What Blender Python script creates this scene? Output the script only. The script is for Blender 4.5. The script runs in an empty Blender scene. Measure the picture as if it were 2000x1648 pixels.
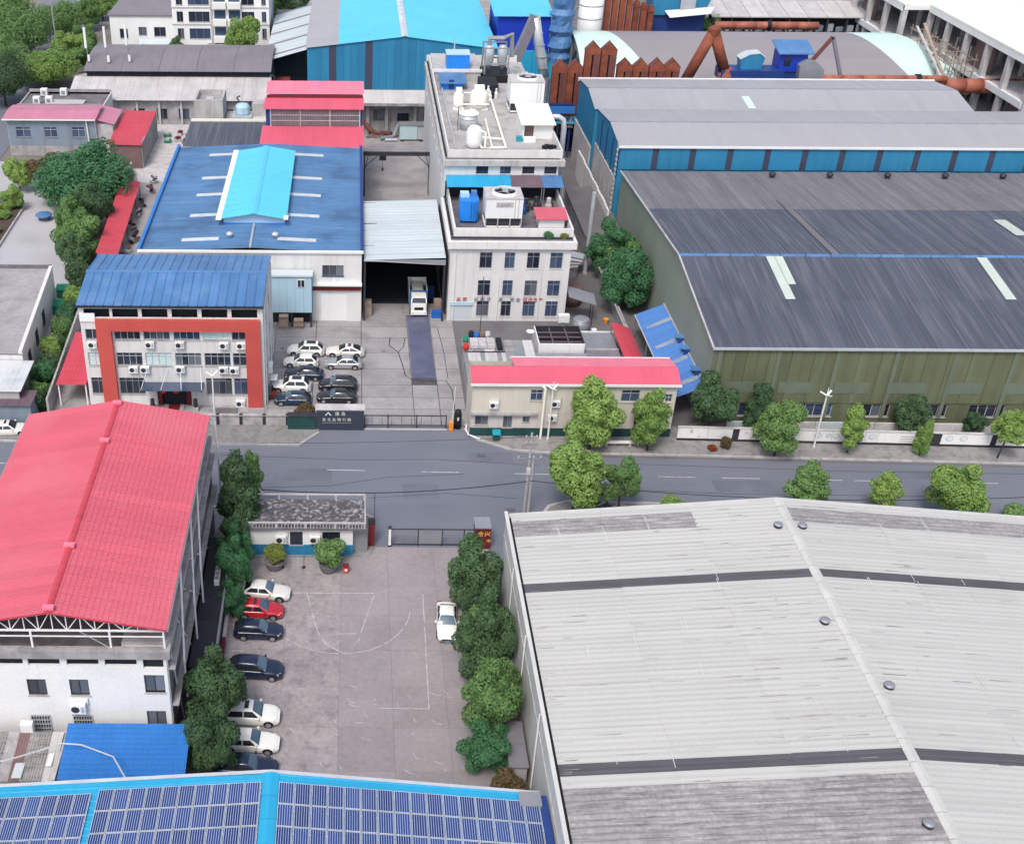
import bpy, math, random
from mathutils import Vector, Matrix
V = Vector
RAD = math.radians
rng = random.Random(11)
sc = bpy.context.scene
COL = sc.collection

# ------------------------------------------------------------------ camera
cd = bpy.data.cameras.new('camera')
cam = bpy.data.objects.new('camera', cd)
COL.objects.link(cam)
cd.sensor_fit = 'HORIZONTAL'
cd.sensor_width = 36.0
cd.lens = 40.784
cd.shift_x = 0.16
cd.shift_y = -0.012
cd.clip_start = 0.5
cd.clip_end = 3000
cam.matrix_world = Matrix(((0.99997545, -0.00669934, 0.00205405, 0),
                           (0.00526148, 0.52426937, -0.85153623, 0),
                           (0.00462786, 0.85152613, 0.52429174, 70.0),
                           (0, 0, 0, 1)))
sc.camera = cam

# ------------------------------------------------------------------ sky, sun, exposure
world = bpy.data.worlds.new('World')
sc.world = world
world.use_nodes = True
wn = world.node_tree
sky = wn.nodes.new('ShaderNodeTexSky')
sky.sky_type = 'NISHITA'
sky.sun_disc = False
sky.sun_elevation = RAD(56)
sky.sun_rotation = RAD(-158)
sky.air_density = 1.0
sky.dust_density = 3.0
sky.ozone_density = 1.0
wn.nodes['Background'].inputs[1].default_value = 0.148
hs = wn.nodes.new('ShaderNodeHueSaturation')      # an overcast sky is greyer than a clear one
hs.inputs['Saturation'].default_value = 0.68
wn.links.new(sky.outputs[0], hs.inputs['Color'])
wn.links.new(hs.outputs[0], wn.nodes['Background'].inputs[0])
sl = bpy.data.lights.new('sun', 'SUN')
sl.energy = 1.35
sl.angle = RAD(16)
sl.color = (1.0, 0.94, 0.88)
sun = bpy.data.objects.new('sun', sl)
COL.objects.link(sun)
# light comes from behind the camera, high and slightly left; large soft source
sd = V((math.sin(RAD(-158)) * math.cos(RAD(56)), math.cos(RAD(-158)) * math.cos(RAD(56)), math.sin(RAD(56))))
sun.rotation_euler = sd.to_track_quat('Z', 'Y').to_euler()
sc.view_settings.view_transform = 'Standard'
sc.view_settings.look = 'None'
sc.view_settings.gamma = 1
sc.view_settings.exposure = 0.5
sc.view_settings.use_curve_mapping = False
sc.cycles.max_bounces = 5
sc.cycles.diffuse_bounces = 3
sc.cycles.glossy_bounces = 2
sc.cycles.transmission_bounces = 4
sc.cycles.transparent_max_bounces = 6

# ------------------------------------------------------------------ materials
MATS = {}


def mat(name, col, rough=0.65, var=0.10, scale=0.25, rnd=0.05, streak=None, samt=0.25, scol=None,
        dirt=None, damt=0.0, dscale=0.6, spec=0.35, metal=0.0, fine=0.06, fscale=9.0, bump=0.0):
    """Weathered paint/stone/metal: colour noise at two scales, streaks along one axis, dirt patches."""
    m = bpy.data.materials.new(name)
    m.use_nodes = True
    nt = m.node_tree
    N, L = nt.nodes, nt.links
    b = N['Principled BSDF']
    b.inputs['Roughness'].default_value = rough
    b.inputs['Specular IOR Level'].default_value = spec
    b.inputs['Metallic'].default_value = metal
    geo = N.new('ShaderNodeNewGeometry')
    oi = N.new('ShaderNodeObjectInfo')

    def noise(sc_, det, mapping=None):
        t = N.new('ShaderNodeTexNoise')
        t.inputs['Scale'].default_value = sc_
        t.inputs['Detail'].default_value = det
        if mapping:
            mp = N.new('ShaderNodeMapping')
            mp.inputs['Scale'].default_value = mapping
            L.new(geo.outputs['Position'], mp.inputs[0])
            L.new(mp.outputs[0], t.inputs['Vector'])
        else:
            L.new(geo.outputs['Position'], t.inputs['Vector'])
        return t.outputs['Fac']

    def math_(op, a, bb=None, c=None):
        n = N.new('ShaderNodeMath')
        n.operation = op
        for i, x in enumerate((a, bb, c)):
            if x is None:
                continue
            if isinstance(x, (int, float)):
                n.inputs[i].default_value = x
            else:
                L.new(x, n.inputs[i])
        return n.outputs[0]

    def ramp(x, lo, hi):
        n = N.new('ShaderNodeMapRange')
        n.inputs[1].default_value = lo
        n.inputs[2].default_value = hi
        L.new(x, n.inputs[0])
        return n.outputs[0]

    n1 = ramp(noise(scale, 4), 0.3, 0.7)
    n2 = ramp(noise(fscale, 3), 0.3, 0.7)
    v = math_('MULTIPLY_ADD', n1, 2 * var, 1 - var)
    v = math_('MULTIPLY_ADD', math_('SUBTRACT', n2, 0.5), 2 * fine, v)
    v = math_('MULTIPLY_ADD', math_('SUBTRACT', oi.outputs['Random'], 0.5), 2 * rnd, v)
    c = N.new('ShaderNodeMix')
    c.data_type = 'RGBA'
    c.blend_type = 'MULTIPLY'
    c.inputs[0].default_value = 1
    c.inputs[6].default_value = (*col, 1)
    L.new(v, c.inputs[7])
    out = c.outputs[2]

    def mixcol(fac, colr, prev):
        x = N.new('ShaderNodeMix')
        x.data_type = 'RGBA'
        L.new(fac, x.inputs[0])
        L.new(prev, x.inputs[6])
        x.inputs[7].default_value = (*colr, 1)
        return x.outputs[2]

    if streak:
        s = ramp(noise(1.0, 5, streak), 0.48, 0.72)
        f = math_('MULTIPLY', s, samt)
        out = mixcol(f, scol or tuple(k * 0.35 for k in col), out)
    if dirt:
        d = ramp(noise(dscale, 6), 0.5, 0.68)
        f = math_('MULTIPLY', d, damt)
        out = mixcol(f, dirt, out)
    L.new(out, b.inputs['Base Color'])
    if bump:
        bp = N.new('ShaderNodeBump')
        bp.inputs['Strength'].default_value = bump
        bp.inputs['Distance'].default_value = 0.05
        L.new(noise(fscale, 4), bp.inputs['Height'])
        L.new(bp.outputs[0], b.inputs['Normal'])
    MATS[name] = m
    return m


VS = (1.6, 1.6, 0.09)      # vertical streaks on walls
XS = (0.10, 2.2, 0.3)      # streaks along X
YS = (2.2, 0.10, 0.3)      # streaks along Y

mat('earth', (0.20, 0.185, 0.17), 0.95, 0.2, 0.05, dirt=(0.10, 0.12, 0.06), damt=0.5, dscale=0.08)
mat('asphalt', (0.168, 0.179, 0.218), 0.8, 0.10, 0.10, streak=(0.05, 1.1, 1), samt=0.35, scol=(0.19, 0.198, 0.228), fine=0.07, fscale=5, bump=0.15, dirt=(0.135, 0.143, 0.175), damt=0.25, dscale=0.15)
mat('asphalt_worn', (0.155, 0.148, 0.152), 0.85, 0.12, 0.2, dirt=(0.11, 0.10, 0.12), damt=0.5, dscale=0.3, fine=0.1)
mat('asphalt_dark', (0.14, 0.149, 0.182), 0.8, 0.12, 0.3)
mat('yard_concrete', (0.315, 0.3, 0.302), 0.85, 0.13, 0.22, rnd=0.07, dirt=(0.2, 0.187, 0.188), damt=0.55, dscale=0.35, fine=0.10, fscale=3.5, bump=0.2)
mat('court_concrete', (0.292, 0.262, 0.268), 0.85, 0.13, 0.16, rnd=0.06, dirt=(0.31, 0.29, 0.31), damt=0.45, dscale=0.9, fine=0.08, fscale=2.5, bump=0.2)
mat('court_bright', (0.318, 0.288, 0.292), 0.85, 0.14, 0.35, rnd=0.06, dirt=(0.19, 0.165, 0.18), damt=0.6, dscale=1.1, fine=0.12, fscale=3.0, bump=0.2)
mat('pavement', (0.25, 0.24, 0.235), 0.9, 0.12, 0.5, rnd=0.12, dirt=(0.14, 0.13, 0.13), damt=0.6, dscale=1.2, fine=0.14, fscale=5)
mat('courtyard', (0.44, 0.43, 0.45), 0.9, 0.10, 0.12, dirt=(0.30, 0.29, 0.30), damt=0.6, dscale=0.12)
mat('kerb', (0.42, 0.40, 0.40), 0.85, 0.12, 0.6, rnd=0.12, dirt=(0.2, 0.19, 0.19), damt=0.4)
mat('joint', (0.085, 0.078, 0.085), 0.95, 0.2, 0.8)
mat('crack', (0.045, 0.04, 0.045), 0.95)
mat('white_paint', (0.52, 0.5, 0.51), 0.7, 0.2, 1.5, dirt=(0.27, 0.25, 0.27), damt=0.9, dscale=1.3)
mat('white_wall', (0.69, 0.68, 0.67), 0.8, 0.05, 0.3, streak=VS, samt=0.32, scol=(0.38, 0.37, 0.37), dirt=(0.5, 0.49, 0.47), damt=0.25)
mat('clean_white', (0.78, 0.78, 0.77), 0.75, 0.04, 0.3, streak=VS, samt=0.10, scol=(0.5, 0.5, 0.5))
mat('shed_wall', (0.56, 0.56, 0.54), 0.85, 0.06, 0.3, streak=VS, samt=0.3, scol=(0.33, 0.32, 0.30))
mat('grey_wall', (0.46, 0.45, 0.44), 0.85, 0.09, 0.4, streak=VS, samt=0.45, scol=(0.2, 0.19, 0.19), dirt=(0.28, 0.27, 0.26), damt=0.4)
mat('old_concrete', (0.36, 0.345, 0.35), 0.9, 0.14, 0.5, streak=VS, samt=0.5, scol=(0.15, 0.14, 0.14), dirt=(0.16, 0.15, 0.15), damt=0.55)
mat('dark_concrete', (0.16, 0.15, 0.16), 0.9, 0.2, 0.5, dirt=(0.07, 0.07, 0.07), damt=0.6)
mat('bluegrey_wall', (0.20, 0.245, 0.30), 0.8, 0.1, 0.4, streak=VS, samt=0.3)
mat('beige_wall', (0.58, 0.55, 0.47), 0.8, 0.05, 0.3, streak=VS, samt=0.22, scol=(0.33, 0.31, 0.27))
mat('pale_pink_wall', (0.60, 0.54, 0.51), 0.8, 0.06, 0.4, streak=VS, samt=0.2)
mat('dark_green_base', (0.018, 0.065, 0.065), 0.7, 0.15, 0.5, streak=VS, samt=0.3)
mat('green_cladding', (0.125, 0.138, 0.08), 0.6, 0.10, 0.25, rnd=0.07, streak=VS, samt=0.42, scol=(0.19, 0.22, 0.155))
mat('green_patch', (0.145, 0.175, 0.13), 0.6, 0.08, 0.5, streak=VS, samt=0.2)
mat('green_side', (0.235, 0.275, 0.225), 0.6, 0.08, 0.2, streak=VS, samt=0.35, scol=(0.29, 0.33, 0.27))
mat('teal_cladding', (0.028, 0.2, 0.37), 0.5, 0.07, 0.3, rnd=0.10, streak=VS, samt=0.35, scol=(0.05, 0.28, 0.42))
mat('dark_strip', (0.055, 0.06, 0.10), 0.5, 0.1, 0.5)
mat('roof_cyan', (0.10, 0.52, 0.72), 0.45, 0.04, 0.15, rnd=0.02, streak=YS, samt=0.12, scol=(0.15, 0.6, 0.78))
mat('roof_cyan_deep', (0.028, 0.34, 0.57), 0.45, 0.05, 0.2, rnd=0.04, streak=YS, samt=0.4, scol=(0.02, 0.30, 0.52))
mat('roof_blue', (0.075, 0.20, 0.47), 0.5, 0.09, 0.2, rnd=0.06, streak=YS, samt=0.35, scol=(0.05, 0.11, 0.28), dirt=(0.16, 0.27, 0.50), damt=0.4, dscale=0.3)
mat('roof_blue_office', (0.08, 0.195, 0.4), 0.5, 0.08, 0.25, rnd=0.08, streak=YS, samt=0.3, scol=(0.05, 0.095, 0.21), dirt=(0.14, 0.25, 0.42), damt=0.45, dscale=0.5)
mat('hall_blue', (0.075, 0.18, 0.345), 0.5, 0.10, 0.15, rnd=0.07, streak=XS, samt=0.6, scol=(0.13, 0.25, 0.42), dirt=(0.04, 0.085, 0.18), damt=0.6, dscale=0.25)
mat('hall_blue_light', (0.105, 0.25, 0.52), 0.5, 0.10, 0.15, rnd=0.07, streak=XS, samt=0.5, scol=(0.045, 0.12, 0.33), dirt=(0.05, 0.12, 0.30), damt=0.3, dscale=0.2)
mat('lean_blue', (0.07, 0.20, 0.50), 0.5, 0.07, 0.3, rnd=0.07, streak=XS, samt=0.25, scol=(0.05, 0.12, 0.33))
mat('roof_royal', (0.035, 0.19, 0.52), 0.5, 0.06, 0.4, rnd=0.04, streak=YS, samt=0.2, scol=(0.025, 0.12, 0.5))
mat('blue_dark', (0.01, 0.045, 0.42), 0.5, 0.08, 0.2, streak=VS, samt=0.2, scol=(0.01, 0.03, 0.28))
mat('blue_paint', (0.02, 0.22, 0.72), 0.4, 0.06, 0.5)
mat('navy_paint', (0.02, 0.05, 0.20), 0.5, 0.1, 0.5)
mat('roof_pink', (0.57, 0.105, 0.148), 0.55, 0.04, 0.2, rnd=0.06, streak=XS, samt=0.2, scol=(0.45, 0.062, 0.09), dirt=(0.58, 0.145, 0.185), damt=0.7, dscale=0.12)
mat('roof_pink_pale', (0.76, 0.2, 0.28), 0.5, 0.04, 0.2, rnd=0.03)
mat('roof_rose', (0.62, 0.105, 0.16), 0.5, 0.05, 0.2, rnd=0.04, streak=YS, samt=0.15, scol=(0.66, 0.11, 0.17))
mat('roof_red', (0.54, 0.062, 0.088), 0.5, 0.06, 0.25, rnd=0.04, streak=XS, samt=0.2)
mat('roof_mauve', (0.52, 0.20, 0.28), 0.5, 0.05, 0.3, rnd=0.03)
mat('red_frame', (0.52, 0.085, 0.07), 0.6, 0.07, 0.4, streak=VS, samt=0.18, scol=(0.45, 0.06, 0.055))
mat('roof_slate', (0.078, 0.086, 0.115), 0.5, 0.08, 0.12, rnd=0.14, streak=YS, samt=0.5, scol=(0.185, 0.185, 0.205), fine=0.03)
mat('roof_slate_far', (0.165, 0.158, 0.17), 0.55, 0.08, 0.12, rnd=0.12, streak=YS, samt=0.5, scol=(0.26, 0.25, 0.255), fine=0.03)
mat('roof_grey', (0.345, 0.35, 0.37), 0.45, 0.06, 0.08, rnd=0.03, streak=YS, samt=0.18, scol=(0.4, 0.39, 0.4), dirt=(0.36, 0.33, 0.35), damt=0.5, dscale=0.04)
mat('roof_grey_far', (0.27, 0.25, 0.262), 0.5, 0.05, 0.08, rnd=0.03)
mat('roof_mint', (0.56, 0.72, 0.67), 0.5, 0.04, 0.2)
mat('roof_brown', (0.205, 0.185, 0.205), 0.55, 0.06, 0.2, rnd=0.05, streak=YS, samt=0.2)
mat('roof_palegrey', (0.5, 0.555, 0.58), 0.5, 0.05, 0.2, rnd=0.05)
mat('roof_asbestos', (0.475, 0.468, 0.446), 0.85, 0.035, 0.12, rnd=0.035, streak=(0.07, 7.0, 0.3), samt=0.3, scol=(0.35, 0.34, 0.325), dirt=(0.45, 0.44, 0.42), damt=0.35, dscale=0.12)
mat('roof_asbestos_old', (0.31, 0.3, 0.295), 0.95, 0.12, 0.8, rnd=0.10, streak=(0.5, 8.0, 0.5), samt=0.8, scol=(0.10, 0.095, 0.10), dirt=(0.24, 0.225, 0.225), damt=0.5, dscale=0.7, fine=0.18, fscale=4)
mat('fibre_dark', (0.085, 0.082, 0.092), 0.6, 0.1, 0.4, streak=(0.05, 6.0, 0.3), samt=0.4, scol=(0.15, 0.145, 0.155))
mat('seam_pale', (0.56, 0.56, 0.545), 0.8, 0.1, 1.0, dirt=(0.5, 0.5, 0.49), damt=0.7, dscale=1.5)
mat('ridge_cream', (0.53, 0.525, 0.5), 0.85, 0.08, 0.6, dirt=(0.5, 0.49, 0.47), damt=0.4, dscale=1.5)
mat('roof_oldgrey', (0.50, 0.48, 0.475), 0.9, 0.10, 0.4, rnd=0.08, streak=YS, samt=0.5, scol=(0.32, 0.30, 0.29))
mat('flat_roof', (0.33, 0.315, 0.325), 0.95, 0.12, 0.3, dirt=(0.2, 0.19, 0.19), damt=0.5, dscale=0.5, fine=0.1, fscale=2)
mat('roof_deck', (0.42, 0.405, 0.395), 0.9, 0.07, 0.3, dirt=(0.22, 0.21, 0.205), damt=0.65, dscale=0.5)
mat('lichen_roof', (0.10, 0.095, 0.105), 0.95, 0.3, 1.5, dirt=(0.42, 0.40, 0.41), damt=0.85, dscale=2.6, fine=0.3, fscale=6)
mat('skylight', (0.58, 0.6, 0.61), 0.4, 0.06, 0.5, dirt=(0.36, 0.38, 0.42), damt=0.5)
mat('strip_worn', (0.30, 0.33, 0.38), 0.6, 0.15, 0.8, dirt=(0.14, 0.22, 0.36), damt=0.6, dscale=1.2)
mat('skylight_green', (0.5, 0.56, 0.5), 0.4, 0.05, 0.5)
mat('cream', (0.85, 0.84, 0.72), 0.6, 0.03, 0.4, streak=VS, samt=0.08)
mat('metal_grey', (0.30, 0.31, 0.34), 0.45, 0.1, 0.6, metal=0.3)
mat('metal_light', (0.55, 0.57, 0.60), 0.4, 0.08, 0.6, metal=0.3)
mat('metal_dark', (0.035, 0.037, 0.045), 0.5, 0.15, 0.8)
mat('black', (0.012, 0.012, 0.016), 0.6, 0.2, 0.5)
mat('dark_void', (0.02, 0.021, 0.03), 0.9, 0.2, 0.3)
mat('rust', (0.22, 0.06, 0.035), 0.75, 0.22, 0.5, rnd=0.14, streak=VS, samt=0.5, scol=(0.13, 0.045, 0.035), dirt=(0.36, 0.11, 0.045), damt=0.5, dscale=0.7)
mat('rust_dark', (0.145, 0.055, 0.05), 0.75, 0.2, 0.5, rnd=0.12, streak=VS, samt=0.5, scol=(0.24, 0.075, 0.045))
mat('pipe_rust', (0.36, 0.12, 0.075), 0.6, 0.15, 0.5, rnd=0.10, dirt=(0.2, 0.075, 0.06), damt=0.6, dscale=0.8)
mat('steel_belt', (0.20, 0.19, 0.22), 0.5, 0.12, 0.6)
mat('wood', (0.20, 0.14, 0.10), 0.8, 0.2, 1.0, rnd=0.2)
mat('crate_wood', (0.30, 0.235, 0.19), 0.8, 0.2, 1.0, rnd=0.2)
mat('trunk', (0.085, 0.07, 0.058), 0.95, 0.25, 3.0)
mat('soil', (0.085, 0.062, 0.052), 0.95, 0.25, 2.0)
mat('stone_light', (0.50, 0.48, 0.48), 0.9, 0.12, 1.0, dirt=(0.3, 0.29, 0.29), damt=0.5)
mat('plaster_wall_old', (0.42, 0.40, 0.40), 0.95, 0.16, 0.8, dirt=(0.18, 0.17, 0.165), damt=0.6, dscale=0.9)
mat('sign_dark', (0.042, 0.052, 0.075), 0.5, 0.1, 0.6)
mat('letter_white', (0.72, 0.70, 0.68), 0.6, 0.1, 2.0)
mat('letter_gold', (0.72, 0.42, 0.12), 0.5, 0.1, 2.0)
mat('letter_green', (0.5, 0.58, 0.3), 0.5, 0.1, 2.0)
mat('letter_red', (0.48, 0.10, 0.12), 0.6, 0.1, 2.0)
mat('letter_grey', (0.25, 0.25, 0.27), 0.6, 0.1, 2.0)
mat('letter_blue', (0.10, 0.25, 0.42), 0.6, 0.1, 2.0)
mat('dark_red', (0.15, 0.018, 0.022), 0.55, 0.12, 0.8)
mat('red_plastic', (0.55, 0.03, 0.03), 0.4, 0.05, 1.0)
mat('orange_paint', (0.80, 0.30, 0.03), 0.5, 0.06, 1.0)
mat('teal_plastic', (0.02, 0.30, 0.38), 0.4, 0.05, 1.0)
mat('green_plastic', (0.02, 0.22, 0.13), 0.45, 0.08, 1.0)
mat('blue_plastic', (0.02, 0.12, 0.45), 0.4, 0.06, 1.0)
mat('sky_panel', (0.42, 0.60, 0.70), 0.5, 0.04, 0.3, rnd=0.02)
mat('brick_brown', (0.19, 0.12, 0.115), 0.9, 0.15, 0.8)
mat('weigh_plate', (0.105, 0.115, 0.185), 0.5, 0.14, 0.35, dirt=(0.16, 0.17, 0.24), damt=0.5, dscale=0.6)
mat('tyre', (0.018, 0.018, 0.02), 0.85)
mat('rim', (0.42, 0.43, 0.45), 0.35, 0.05, 1.0, metal=0.6)
mat('hull_rust', (0.22, 0.06, 0.05), 0.7, 0.2, 0.5)
mat('scrap', (0.24, 0.20, 0.18), 0.8, 0.3, 1.5, rnd=0.35, dirt=(0.10, 0.07, 0.06), damt=0.5)
mat('insulator', (0.45, 0.42, 0.42), 0.5, 0.1, 1.0)
mat('pole_concrete', (0.36, 0.355, 0.37), 0.85, 0.1, 1.0)
mat('wire', (0.03, 0.03, 0.035), 0.6)
mat('pale_green_box', (0.50, 0.64, 0.66), 0.5, 0.05, 0.5)
mat('grille', (0.14, 0.12, 0.13), 0.7, 0.15, 0.6)
mat('brown_canopy', (0.145, 0.10, 0.125), 0.7, 0.1, 0.5)


def glass(name, col, rough=0.12, rnd=0.35, alt=None):
    m = bpy.data.materials.new(name)
    m.use_nodes = True
    N, L = m.node_tree.nodes, m.node_tree.links
    b = N['Principled BSDF']
    b.inputs['Roughness'].default_value = rough
    b.inputs['Specular IOR Level'].default_value = 0.6
    oi = N.new('ShaderNodeObjectInfo')
    x = N.new('ShaderNodeMix')
    x.data_type = 'RGBA'
    L.new(oi.outputs['Random'], x.inputs[0])
    x.inputs[6].default_value = (*col, 1)
    x.inputs[7].default_value = (*(alt or tuple(k * (1 + rnd) for k in col)), 1)
    L.new(x.outputs[2], b.inputs['Base Color'])
    MATS[name] = m
    return m


glass('glass_dark', (0.012, 0.016, 0.028), alt=(0.035, 0.045, 0.07))
glass('glass_blue', (0.03, 0.05, 0.10), alt=(0.07, 0.10, 0.17))
glass('glass_mix', (0.015, 0.02, 0.035), alt=(0.17, 0.19, 0.22), rough=0.2)
glass('glass_blind', (0.52, 0.68, 0.66), alt=(0.62, 0.72, 0.72), rough=0.3)
glass('car_glass', (0.015, 0.02, 0.028), alt=(0.025, 0.03, 0.04), rough=0.06)
glass('windshield_glass', (0.06, 0.10, 0.15), alt=(0.10, 0.16, 0.22), rough=0.06)


def car_paint(name, col, metal=0.0, rough=0.28):
    m = bpy.data.materials.new(name)
    m.use_nodes = True
    b = m.node_tree.nodes['Principled BSDF']
    b.inputs['Base Color'].default_value = (*col, 1)
    b.inputs['Roughness'].default_value = rough
    b.inputs['Metallic'].default_value = metal
    b.inputs['Coat Weight'].default_value = 0.6
    b.inputs['Coat Roughness'].default_value = 0.08
    MATS[name] = m
    return m


car_paint('car_white', (0.86, 0.85, 0.80))
car_paint('car_pearl', (0.74, 0.71, 0.66))
car_paint('car_silver', (0.45, 0.46, 0.48), 0.5)
car_paint('car_black', (0.012, 0.014, 0.02))
car_paint('car_navy', (0.010, 0.018, 0.048))
car_paint('car_blue', (0.012, 0.03, 0.065))
car_paint('car_red', (0.50, 0.015, 0.03))
car_paint('truck_blue', (0.03, 0.15, 0.42))
car_paint('lamp_clear', (0.75, 0.77, 0.8), 0.2, 0.1)
car_paint('lamp_red', (0.4, 0.01, 0.01), 0.0, 0.15)


def leaf_mat(name, a, b_, trans=0.35):
    m = bpy.data.materials.new(name)
    m.use_nodes = True
    N, L = m.node_tree.nodes, m.node_tree.links
    b = N['Principled BSDF']
    b.inputs['Roughness'].default_value = 0.55
    b.inputs['Specular IOR Level'].default_value = 0.3
    geo = N.new('ShaderNodeNewGeometry')
    oi = N.new('ShaderNodeObjectInfo')
    t = N.new('ShaderNodeTexNoise')
    t.inputs['Scale'].default_value = 2.2
    t.inputs['Detail'].default_value = 6
    t.inputs['Roughness'].default_value = 0.75
    L.new(geo.outputs['Position'], t.inputs['Vector'])
    mr = N.new('ShaderNodeMapRange')
    mr.inputs[1].default_value = 0.32
    mr.inputs[2].default_value = 0.68
    L.new(t.outputs['Fac'], mr.inputs[0])
    ad = N.new('ShaderNodeMath')
    ad.operation = 'MULTIPLY_ADD'
    L.new(oi.outputs['Random'], ad.inputs[0])
    ad.inputs[1].default_value = 0.3
    L.new(mr.outputs[0], ad.inputs[2])
    su = N.new('ShaderNodeMath')
    su.operation = 'SUBTRACT'
    su.use_clamp = True
    L.new(ad.outputs[0], su.inputs[0])
    su.inputs[1].default_value = 0.15
    x = N.new('ShaderNodeMix')
    x.data_type = 'RGBA'
    L.new(su.outputs[0], x.inputs[0])
    x.inputs[6].default_value = (*a, 1)
    x.inputs[7].default_value = (*b_, 1)
    L.new(x.outputs[2], b.inputs['Base Color'])
    tr = N.new('ShaderNodeBsdfTranslucent')
    L.new(x.outputs[2], tr.inputs['Color'])
    ms = N.new('ShaderNodeMixShader')
    ms.inputs[0].default_value = trans
    L.new(b.outputs[0], ms.inputs[1])
    L.new(tr.outputs[0], ms.inputs[2])
    L.new(ms.outputs[0], N['Material Output'].inputs['Surface'])
    MATS[name] = m
    return m


leaf_mat('leaf_light', (0.13, 0.26, 0.065), (0.42, 0.58, 0.17))
leaf_mat('leaf_mid', (0.085, 0.19, 0.07), (0.28, 0.44, 0.145))
leaf_mat('leaf_dark', (0.045, 0.10, 0.055), (0.145, 0.25, 0.105))
leaf_mat('leaf_emerald', (0.04, 0.14, 0.068), (0.125, 0.31, 0.135))
leaf_mat('leaf_yellow', (0.13, 0.17, 0.04), (0.34, 0.38, 0.09))
leaf_mat('leaf_brown', (0.12, 0.09, 0.05), (0.20, 0.14, 0.06))
leaf_mat('leaf_rust', (0.25, 0.06, 0.03), (0.38, 0.10, 0.04))


def solar_mat():
    m = bpy.data.materials.new('solar_cell')
    m.use_nodes = True
    N, L = m.node_tree.nodes, m.node_tree.links
    b = N['Principled BSDF']
    b.inputs['Roughness'].default_value = 0.25
    tc = N.new('ShaderNodeTexCoord')
    sp = N.new('ShaderNodeSeparateXYZ')
    L.new(tc.outputs['Object'], sp.inputs[0])

    def line(sock, period, width):
        d = N.new('ShaderNodeMath'); d.operation = 'DIVIDE'; L.new(sock, d.inputs[0]); d.inputs[1].default_value = period
        f = N.new('ShaderNodeMath'); f.operation = 'FRACT'; L.new(d.outputs[0], f.inputs[0])
        c = N.new('ShaderNodeMath'); c.operation = 'LESS_THAN'; L.new(f.outputs[0], c.inputs[0]); c.inputs[1].default_value = width
        return c.outputs[0]

    a = line(sp.outputs[0], 0.158, 0.2)
    oi = N.new('ShaderNodeObjectInfo')
    base = N.new('ShaderNodeMix'); base.data_type = 'RGBA'
    L.new(oi.outputs['Random'], base.inputs[0])
    base.inputs[6].default_value = (0.012, 0.03, 0.13, 1)
    base.inputs[7].default_value = (0.025, 0.06, 0.22, 1)
    x = N.new('ShaderNodeMix'); x.data_type = 'RGBA'
    L.new(a, x.inputs[0]); L.new(base.outputs[2], x.inputs[6]); x.inputs[7].default_value = (0.40, 0.45, 0.58, 1)
    L.new(x.outputs[2], b.inputs['Base Color'])
    MATS['solar_cell'] = m


solar_mat()

# ------------------------------------------------------------------ geometry helpers
WL = {}          # world location of the thing an object belongs to


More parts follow.
